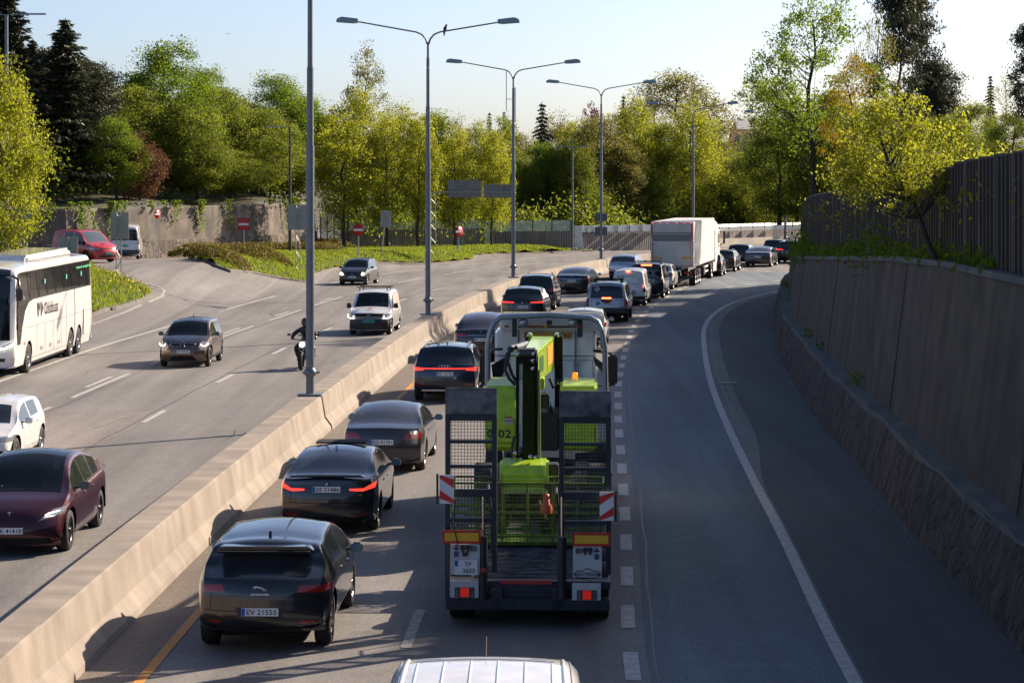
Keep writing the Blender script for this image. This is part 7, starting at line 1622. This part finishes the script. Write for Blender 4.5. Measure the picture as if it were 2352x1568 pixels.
# -- wood on the left, from the front rank backwards
WG = 'trees of the wood above the stone wall'
lwY = lambda dx: float(np.interp(dx, [(x_/y_*F+CX) for x_, y_ in lwp], [y_ for x_, y_ in lwp]))
for key, dx, dyt, Y, wp, z0, lb, nm in [
 ('spruce',8,-60,172,330,4.6,'huge dark conifer cut by the left edge of the picture','spruce_tree'),
 ('darkpine',150,42,174,290,4.6,'big dark grey green pine with a leader standing up alone, second from the left edge','pine_tree'),
 ('pine2',225,170,176,170,4.6,'lower bushy shoulder of dark pine growing beside the big pine','pine_tree'),
 ('spruce',75,90,178,190,4.6,'dark conifer filling the gap between the huge conifer and the big pine','spruce_tree'),
 ('pine',95,120,182,250,4.6,'broad dark pine mass behind the standing pine on the left','pine_tree'),
 ('pine',205,150,186,220,4.6,'rounded dark pine crown right behind the bushy pine shoulder','pine_tree'),
 ('green',268,275,172,130,4.6,'bright green maple squeezed between the dark pine and the copper shrub','broadleaf_tree'),
 ('copper',322,308,170,130,4.6,'reddish brown leafing tree above the stone wall','copper_tree'),
 ('green',380,105,188,220,5.5,'tallest round topped green maple against the sky on the left','broadleaf_tree'),
 ('mid',300,185,184,150,5.5,'dark green tree behind the copper tree, left of the tallest maple','broadleaf_tree'),
 ('green2',420,235,178,170,4.6,'mid green tree in the second rank above the middle of the stone wall','broadleaf_tree'),
 ('mid',455,300,172,150,4.6,'olive green tree overhanging the stone wall right of the copper tree','broadleaf_tree'),
 ('green2',500,195,184,170,5.2,'broad sunlit green tree right of the tallest maple','broadleaf_tree'),
 ('green2',590,245,176,190,4.6,'wide mid green tree with dark limbs above the rounded square sign','broadleaf_tree'),
 ('green',632,180,190,190,5.5,'vivid green maple with a spiky top, left of the nearest lamp post','broadleaf_tree'),
 ('mid',545,250,192,150,5.5,'dull green tree in the rear rank behind the rounded square sign','broadleaf_tree'),
 ('green2',345,220,194,170,5.5,'dull green tree in the rear rank behind the copper tree','broadleaf_tree'),
 ('green',470,165,194,150,5.5,'green tree between the tallest maple and the broad sunlit tree','broadleaf_tree'),
 ('green',700,225,190,150,5.0,'vivid green maple right behind the nearest lamp post','broadleaf_tree'),
 ('mid',660,330,174,140,4.2,'leafy tree behind the black lamp post','broadleaf_tree'),
 ('mid',530,340,170,140,4.5,'low leafy tree hanging over the wall beside the rounded square sign','broadleaf_tree'),
 ('green2',730,290,196,150,3.0,'green tree closing the wood behind the leftmost street tree','broadleaf_tree'),
 ('sparse',838,108,215,165,2.0,'tall loose leaved tree with a pointed top against the sky','broadleaf_tree'),
 ('mid2',820,235,208,150,1.0,'yellowish tree filling the gap behind the first two street trees','broadleaf_tree'),
 ('mid2',925,265,212,130,1.0,'yellowish tree behind the third street tree','broadleaf_tree'),
 ]:
    if dx < 735: Y = max(Y, lwY(dx)+4+max(0,(Y-170))*.6); z0 = 4.7+.12*max(0, Y-lwY(dx)-4)
    pt(key, dx, dyt, Y, wp, lb, z0, name=nm, group=WG)
# -- left foreground tree
tree_kind('near', 9, 3.0, 1.0, 'egg', L_YG, 190, 120, .38, .085, .15, 22, .3, 44)
pt('near',-6,118,120,265,'sunlit yellow green tree at the left edge above the coach', 1.0, group='trees')
# -- far belt
FG = 'trees of the far belt behind the ribbed barriers'
for key, dx, dyt, Y, wp, lb in [
 ('mid',1000,240,225,120,'round crowned tree between the two nearer double lamp posts'),
 ('thin',1052,248,240,90,'thin pale half bare tree left of the radio mast'),
 ('spruce2',1124,255,250,60,'small dark pointed conifer left of the radio mast'),
 ('mid2',1100,300,222,110,'yellowish green tree behind the fourth street tree'),
 ('willow',1158,272,228,110,'drooping green tree under the radio mast'),
 ('spruce2',1245,232,228,120,'dark layered conifer right of the third lamp post'),
 ('thin',1278,238,236,130,'pale half bare tree right of the layered conifer'),
 ('green',1255,335,222,130,'bright green tree below the layered conifer'),
 ('mid',1205,355,219,90,'dark green tree behind the third lamp post'),
 ('purple',1363,242,245,70,'dark red leaved tree top beside the fourth lamp post'),
 ('mid',1310,315,220,110,'green tree behind the slim twin headed lamp'),
 ('olive',1378,275,224,165,'large olive green tree behind the fourth lamp post'),
 ('spruce2',1432,215,250,70,'dark conifer top right of the fourth lamp post'),
 ('mid2',1450,250,228,130,'light green tree left of the fifth lamp post'),
 ('olive',1560,172,255,210,'broad bronze green oak with a rounded top against the sky'),
 ('thin',1500,200,262,110,'half leafed tree left of the bronze green oak'),
 ('mid',1520,265,232,140,'mid green tree in front of the bronze green oak'),
 ('mid2',1592,262,230,140,'fresh green tree behind the fifth lamp post'),
 ('mid',1490,380,226,110,'low green tree behind the top of the lorry trailer'),
 ('thin',1660,300,240,110,'grey thin branched tree left of the houses'),
 ('mid',1640,390,236,130,'low green tree behind the right end of the trailer'),
 ('willow',1755,180,300,150,'pale green rounded tree above the houses'),
 ('mid2',1735,350,232,90,'yellow green tree right below the dark tiled roof'),
 ('mid',1695,345,236,110,'dull green tree left below the houses'),
 ('mid',1715,352,240,120,'low dark green tree below the houses'),
 ('mid2',1780,400,236,130,'yellow green tree beside the far lamp post with the blue sign'),
 ('olive',1420,330,224,120,'olive tree between the fourth lamp post and the trailer'),
 ('mid',1085,330,226,120,'dull green tree behind the gap of the fourth and fifth street trees'),
 ('olive',1190,310,232,120,'olive tree behind the third lamp post'),
 ('mid2',1330,300,230,120,'pale green tree right of the slim twin headed lamp'),
 ('mid',1450,330,232,120,'dull green tree filling the gap left of the trailer top'),
 ('mid',1570,360,240,140,'shaded green tree behind the lorry trailer'),
 ('thin',1722,285,240,120,'thin leafed tree growing in front of the houses'),
 ('mid2',985,330,224,120,'yellow green tree filling between the second lamp post and the fourth street tree'),
 ('mid',1140,330,238,120,'shaded green tree in the rear rank below the radio mast'),
 ('olive',1290,290,244,130,'brownish tree in the rear rank beside the layered conifer'),
 ('mid2',1400,350,240,130,'pale tree in the rear rank right of the fourth lamp post'),
 ('green',1515,330,246,140,'bright tree in the rear rank above the lorry'),
 ('mid',1640,300,252,130,'green tree in the rear rank left of the houses'),
 ('mid2',1680,400,238,110,'low yellow green tree right behind the lorry cab'),
 ('mid',1340,400,218,110,'leafy shrub like tree behind the white panelled wall'),
 ]: pt(key, dx, dyt, Y, wp, lb, .8 if Y < 245 else 3.0, group=FG, name='conifer_tree' if 'spruce' in key else 'broadleaf_tree')
# -- right bank
RB = 'trees on the bank behind the noise fence'
def bt_(key, dx, dyt, Y, wp, lb, nm='broadleaf_tree'):
    x = PX(dx, Y); return pt(key, dx, dyt, Y, wp, lb, bank_z(x, Y) if Y < 185 else 5.5, name=nm, group=RB)
tree_kind('maple', 13, 4.6, 2.5, 'egg', L_GR, 150, 60, .36, .11, .20, 50, .3, 42)
tree_kind('maplefg', 6.4, 3.0, 2.3, 'egg', L_YG, 150, 46, .26, .085, .13, 60, .3, 43)
bt_('maple',1868,-30,112,330,'tall open crowned maple against the sky left of the pines')
bt_('green2',1790,265,118,170,'spreading yellow green tree above the left end of the fence')
bt_('mid',1915,190,118,200,'dense green tree below the tall maple')
bt_('golden',1955,140,106,150,'golden orange young tree between the tall maple and the pines')
bt_('pine2',2062,-30,140,190,'tall pine with bare reddish trunks, left one of the pair on the bank','pine_tree')
bt_('pine2',2110,-20,150,150,'tall pine just right of and behind the first pine on the bank','pine_tree')
bt_('pine',2150,150,150,190,'lower dark pine crown right of the tall pair','pine_tree')
bt_('pine2',2362,60,90,130,'dark pine cut by the right edge of the picture','pine_tree')
bt_('spruce2',2275,170,130,70,'small crooked conifer near the right edge','conifer_tree')
bt_('thin',2310,160,125,80,'bare thin branched tree near the right edge')
bt_('mid',2230,225,120,130,'green bushy tree below the crooked conifer')
bt_('mid',2180,260,110,150,'green bush like tree behind the overhanging maple')
bt_('mid',1830,250,135,150,'shady green tree beside the far lamp post')
bt_('mid2',1765,330,150,110,'bright yellow green small tree at the left end of the fence')
bt_('mid2',1830,330,125,130,'yellow green tree leaning over the far end of the fence')
bt_('green2',1980,270,112,170,'green tree behind the left part of the overhanging maple')
bt_('mid',2060,300,100,150,'leafy tree between the pines and the fence')
bt_('thin',2010,10,135,120,'leafless thin tree between the tall maple and the pines')
bt_('mid',2330,250,100,120,'low green tree at the right edge above the fence')
# overhanging maple rooted on the wall ledge in front of the fence
o = plant('maplefg', 8.95, 50.8, 4.8, 3.9, 3.1, 'leafy maple rooted on the wall ledge, crown hanging over the noise fence', name='maple_tree', group=None, rz=.4)
o.rotation_euler = (0, math.radians(-24), .3)
o2 = plant('maplefg', 11.9, 76.0, 4.9, 3.2, 3.4, 'yellow green maple just behind the left part of the noise fence', name='maple_tree', group=None, rz=2.0)
o2.rotation_euler = (0, math.radians(-8), 2.0)
# shade tree out of frame on the near bank
for k, (x, y, h, w_, lb) in enumerate([(18.5,50.5,8.0,4.5,'broad maple on the bank outside the view that shades the near lanes'),(19.5,56.5,7.0,5.5,'second maple on the near bank outside the view'),(17.0,38.0,7.5,7.0,'third maple on the near bank outside the view'),(17.5,128,4.0,6.0,'young tree on the bank whose shade falls across the bend')]):
    plant('mid', x, y, 6.6 if y < 100 else 4.6, h, w_, lb, group=RB)
# -- shrubs and ivy
def shrub(name, C, K, s1, s2, m, label, cat, kind=None, grp=None, up=None):
    me = quads(name, C, s1, s2, m, clump=K, up=up); o = bpy.data.objects.new(name, me); col.objects.link(o); tag(o, label, cat, grp, kind); return o
def mound(pts, rad, h, n, r_):
    C = []; K = []
    for (x, y) in pts:
        a = r_.uniform(0,6.28,n); t = np.sqrt(r_.uniform(0,1,n)); X = x+rad*t*np.cos(a); Y_ = y+rad*t*np.sin(a); Z = np.array([zf(float(p), float(q_)) for p, q_ in zip(X, Y_)])
        C.append(np.stack([X, Y_, Z+.12+h*np.sqrt(1-t*t*.92)*r_.uniform(.45,1.08,n)],1)); K.append(np.clip(r_.normal(.5,.25,n),0,1))
    return np.concatenate(C), np.concatenate(K)
r_ = np.random.default_rng(3)
hp = gpoly([(480,585),(510,583),(545,580),(580,577),(615,576),(650,578),(690,578),(730,578),(765,580),(500,596),(540,594),(580,591),(620,590),(660,590),(700,590),(740,590)])
hp += gpoly([(462,600),(500,604),(555,600),(600,603)]); C, K = mound(hp, 2.0, .95, 2100, r_); shrub('shrub_bed', C, K, .09, .05, L_HE, 'low olive brown shrub bed on the verge island behind the small dark hatchback', 'shrubs', 'stuff')
hp = [(-34-2*k, 147+.6*k) for k in range(10)]; C, K = mound(hp, 1.4, 1.0, 1100, r_); shrub('hedge', C, K, .09, .05, L_HE, 'clipped olive hedge at the far left behind the coach', 'hedge', 'stuff')
def grass(name, pl, n, h, m, lb, s=.012, h0=.12, md=.3):
    arr = np.array(pl)
    a = np.array(pl); lo, hi = a.min(0), a.max(0); P_ = []
    while len(P_) < n:
        x, y = r_.uniform(lo[0],hi[0]), r_.uniform(lo[1],hi[1])
        if inpoly(x, y, pl): P_.append((x, y, zf(x, y)+h0+md*sstep(0, 2.5, float(np.min(np.hypot(arr[:,0]-x, arr[:,1]-y))))+h*.35))
    C = np.array(P_); me = quads(name, C, h*r_.uniform(.5,1.2,len(C)), s, m, clump=r_.uniform(0,1,len(C)), up=np.tile([0,0,2.2],(len(C),1))); o = bpy.data.objects.new(name, me); col.objects.link(o); tag(o, lb, 'grass', None, 'stuff'); return o
grass('grass', I1, 16000, .20, L_GS, 'long bright grass on the near island beside the coach', .03, .10, .15)
grass('grass', I2, 60000, .14, L_GS, 'bright grass along the verge under the street trees', .035)
grass('grass', I3, 5000, .15, L_GS, 'grass at the far left below the hedge', .03, .12, .2)
dl = gpoly([(262,690),(275,655),(310,662),(338,678),(300,690)]); a = []
while len(a) < 420:
    x, y = r_.uniform(-22,-17), r_.uniform(118,140); 
    if inpoly(x, y, I1): a.append((x, y, zf(x,y)+.36))
shrub('dandelions', np.array(a), np.full(len(a),.5), .045, .04, mat('dandelion', (.75,.50,.01), .6), 'yellow dandelions scattered in the near grass island', 'flowers', 'stuff')
# ledge plants on the right wall, ivy on walls
C = []; K = []
for yy in np.arange(44, 134, .55):
    h_ = topW(yy); k = (h_-1.3)/2.9; n = int(r_.uniform(10,75)); big = (1.0+1.6*max(0, math.sin(yy*.21+.8))**3)*(1 if yy < 108 else .6); x = footW(yy)+.7+.36*k+.15
    s_ = .17*big; C.append(r_.normal(size=(n,3))*np.array([s_*.8,s_*1.2,s_*.8])+np.array([x+.10,yy,h_+.10+.12*big])); K.append(np.full(n, r_.uniform(.0,.7)))
shrub('ledge_plants', np.concatenate(C), np.concatenate(K), .085, .05, L_GR, 'weeds and saplings growing along the top of the retaining wall', 'plants', 'stuff')
for k, (dx, y0, y1, Y, lb) in enumerate([(1905,450,600,92,'dark green sapling against the fence at its left part'),(1990,470,600,80,'slim dark green sapling against the middle of the fence'),(1862,520,612,104,'leafy bush at the left end of the wall top')]):
    x = PX(dx, Y); n = 1500; z0, z1 = PZ(y1,Y), PZ(y0,Y); zz = r_.uniform(z0,z1,n); wd = .55*(1-(zz-z0)/(z1-z0)*.6); C = np.stack([x+r_.normal(size=n)*wd*.6, Y+r_.normal(size=n)*wd*.5, zz],1)
    o = empty('sapling', (0,0,0), 0, lb, 'shrub', 'saplings on the wall ledge'); me = quads('crown', C, .085, .05, L_GR, clump=r_.uniform(0,.6,n)); b = bpy.data.objects.new('crown', me); col.objects.link(b); b.parent = o
    q = MB(); q.tube([(x,Y,z0-.2),(x+.1,Y,(z0+z1)/2),(x,Y,z1-.1)],[.05,.03,.01],6); q.build('trunk', BARK, o)
C = []; K = []
for yy in np.arange(38, 120, 1.0):
    if r_.random() < .1:
        n = int(r_.uniform(15,80)); C.append(r_.normal(size=(n,3))*np.array([.10,.28,.12])+np.array([footW(yy)+.62,yy,1.42])); K.append(np.full(n, r_.uniform(0,.8)))
shrub('footing_weeds', np.concatenate(C), np.concatenate(K), .06, .03, L_GR, 'small weeds sprouting from the ledge above the stone footing', 'plants', 'stuff')
C = []; K = []   # ivy hanging on the left stone wall
for k in range(34):
    t = r_.uniform(.1,.97)*(len(lwp)-1); i = int(t); f = t-i; x = lwp[i][0]+(lwp[i+1][0]-lwp[i][0])*f; y = lwp[i][1]+(lwp[i+1][1]-lwp[i][1])*f; L_ = r_.uniform(.3,2.6)**1.1; n = int(20+45*L_)
    zz = 4.8-r_.uniform(0,1,n)**1.3*L_; xx = x+r_.normal(size=n)*.16+.25*np.sin(zz*1.7+k)*.4; C.append(np.stack([xx, y-.02-(4.8-zz)*-.09+r_.normal(size=n)*.05+.25, zz],1)); K.append(np.full(n, r_.uniform(0,.6)))
shrub('ivy', np.concatenate(C)-np.array([0,.1,0]), np.concatenate(K), .10, .07, L_GR, 'dark ivy trailing down the pale stone wall', 'ivy', 'stuff')
C = []; K = []   # understorey behind both walls
for (xa, ya, xb, yb, z, n) in [(-58,156,-34,166,5.2,40),(-34,166,-18,206,5.4,60),(-14,196,12,216,1.2,80),(10,222,44,250,1.8,60),(-60,180,-10,210,6,60)]:
    for k in range(n):
        t = r_.uniform(); c = np.array([xa+(xb-xa)*t+r_.normal(), ya+(yb-ya)*t+r_.uniform(1,7), z+r_.uniform(0,2.2)]); C.append(r_.normal(size=(170,3))*np.array([.9,.9,.7])+c); K.append(np.full(170, r_.uniform(0,1)))
shrub('undergrowth', np.concatenate(C), np.concatenate(K), .17, .10, L_MG, 'dark leafy undergrowth filling the gaps below the trees', 'undergrowth', 'stuff')
C = []; K = []   # bank grass above the near fence
for k in range(420):
    yy = r_.uniform(40,125); d = r_.uniform(.2,4.5); x = fx(yy)+d; n = 60; C.append(r_.normal(size=(n,3))*np.array([.35,.5,.22])+np.array([x,yy,bank_z(x,yy)+.25])); K.append(np.full(n, r_.uniform(.1,1)))
shrub('bank_shrubs', np.concatenate(C), np.concatenate(K), .075, .04, L_YG, 'sunlit yellow green scrub along the top of the bank behind the fence', 'shrubs', 'stuff')
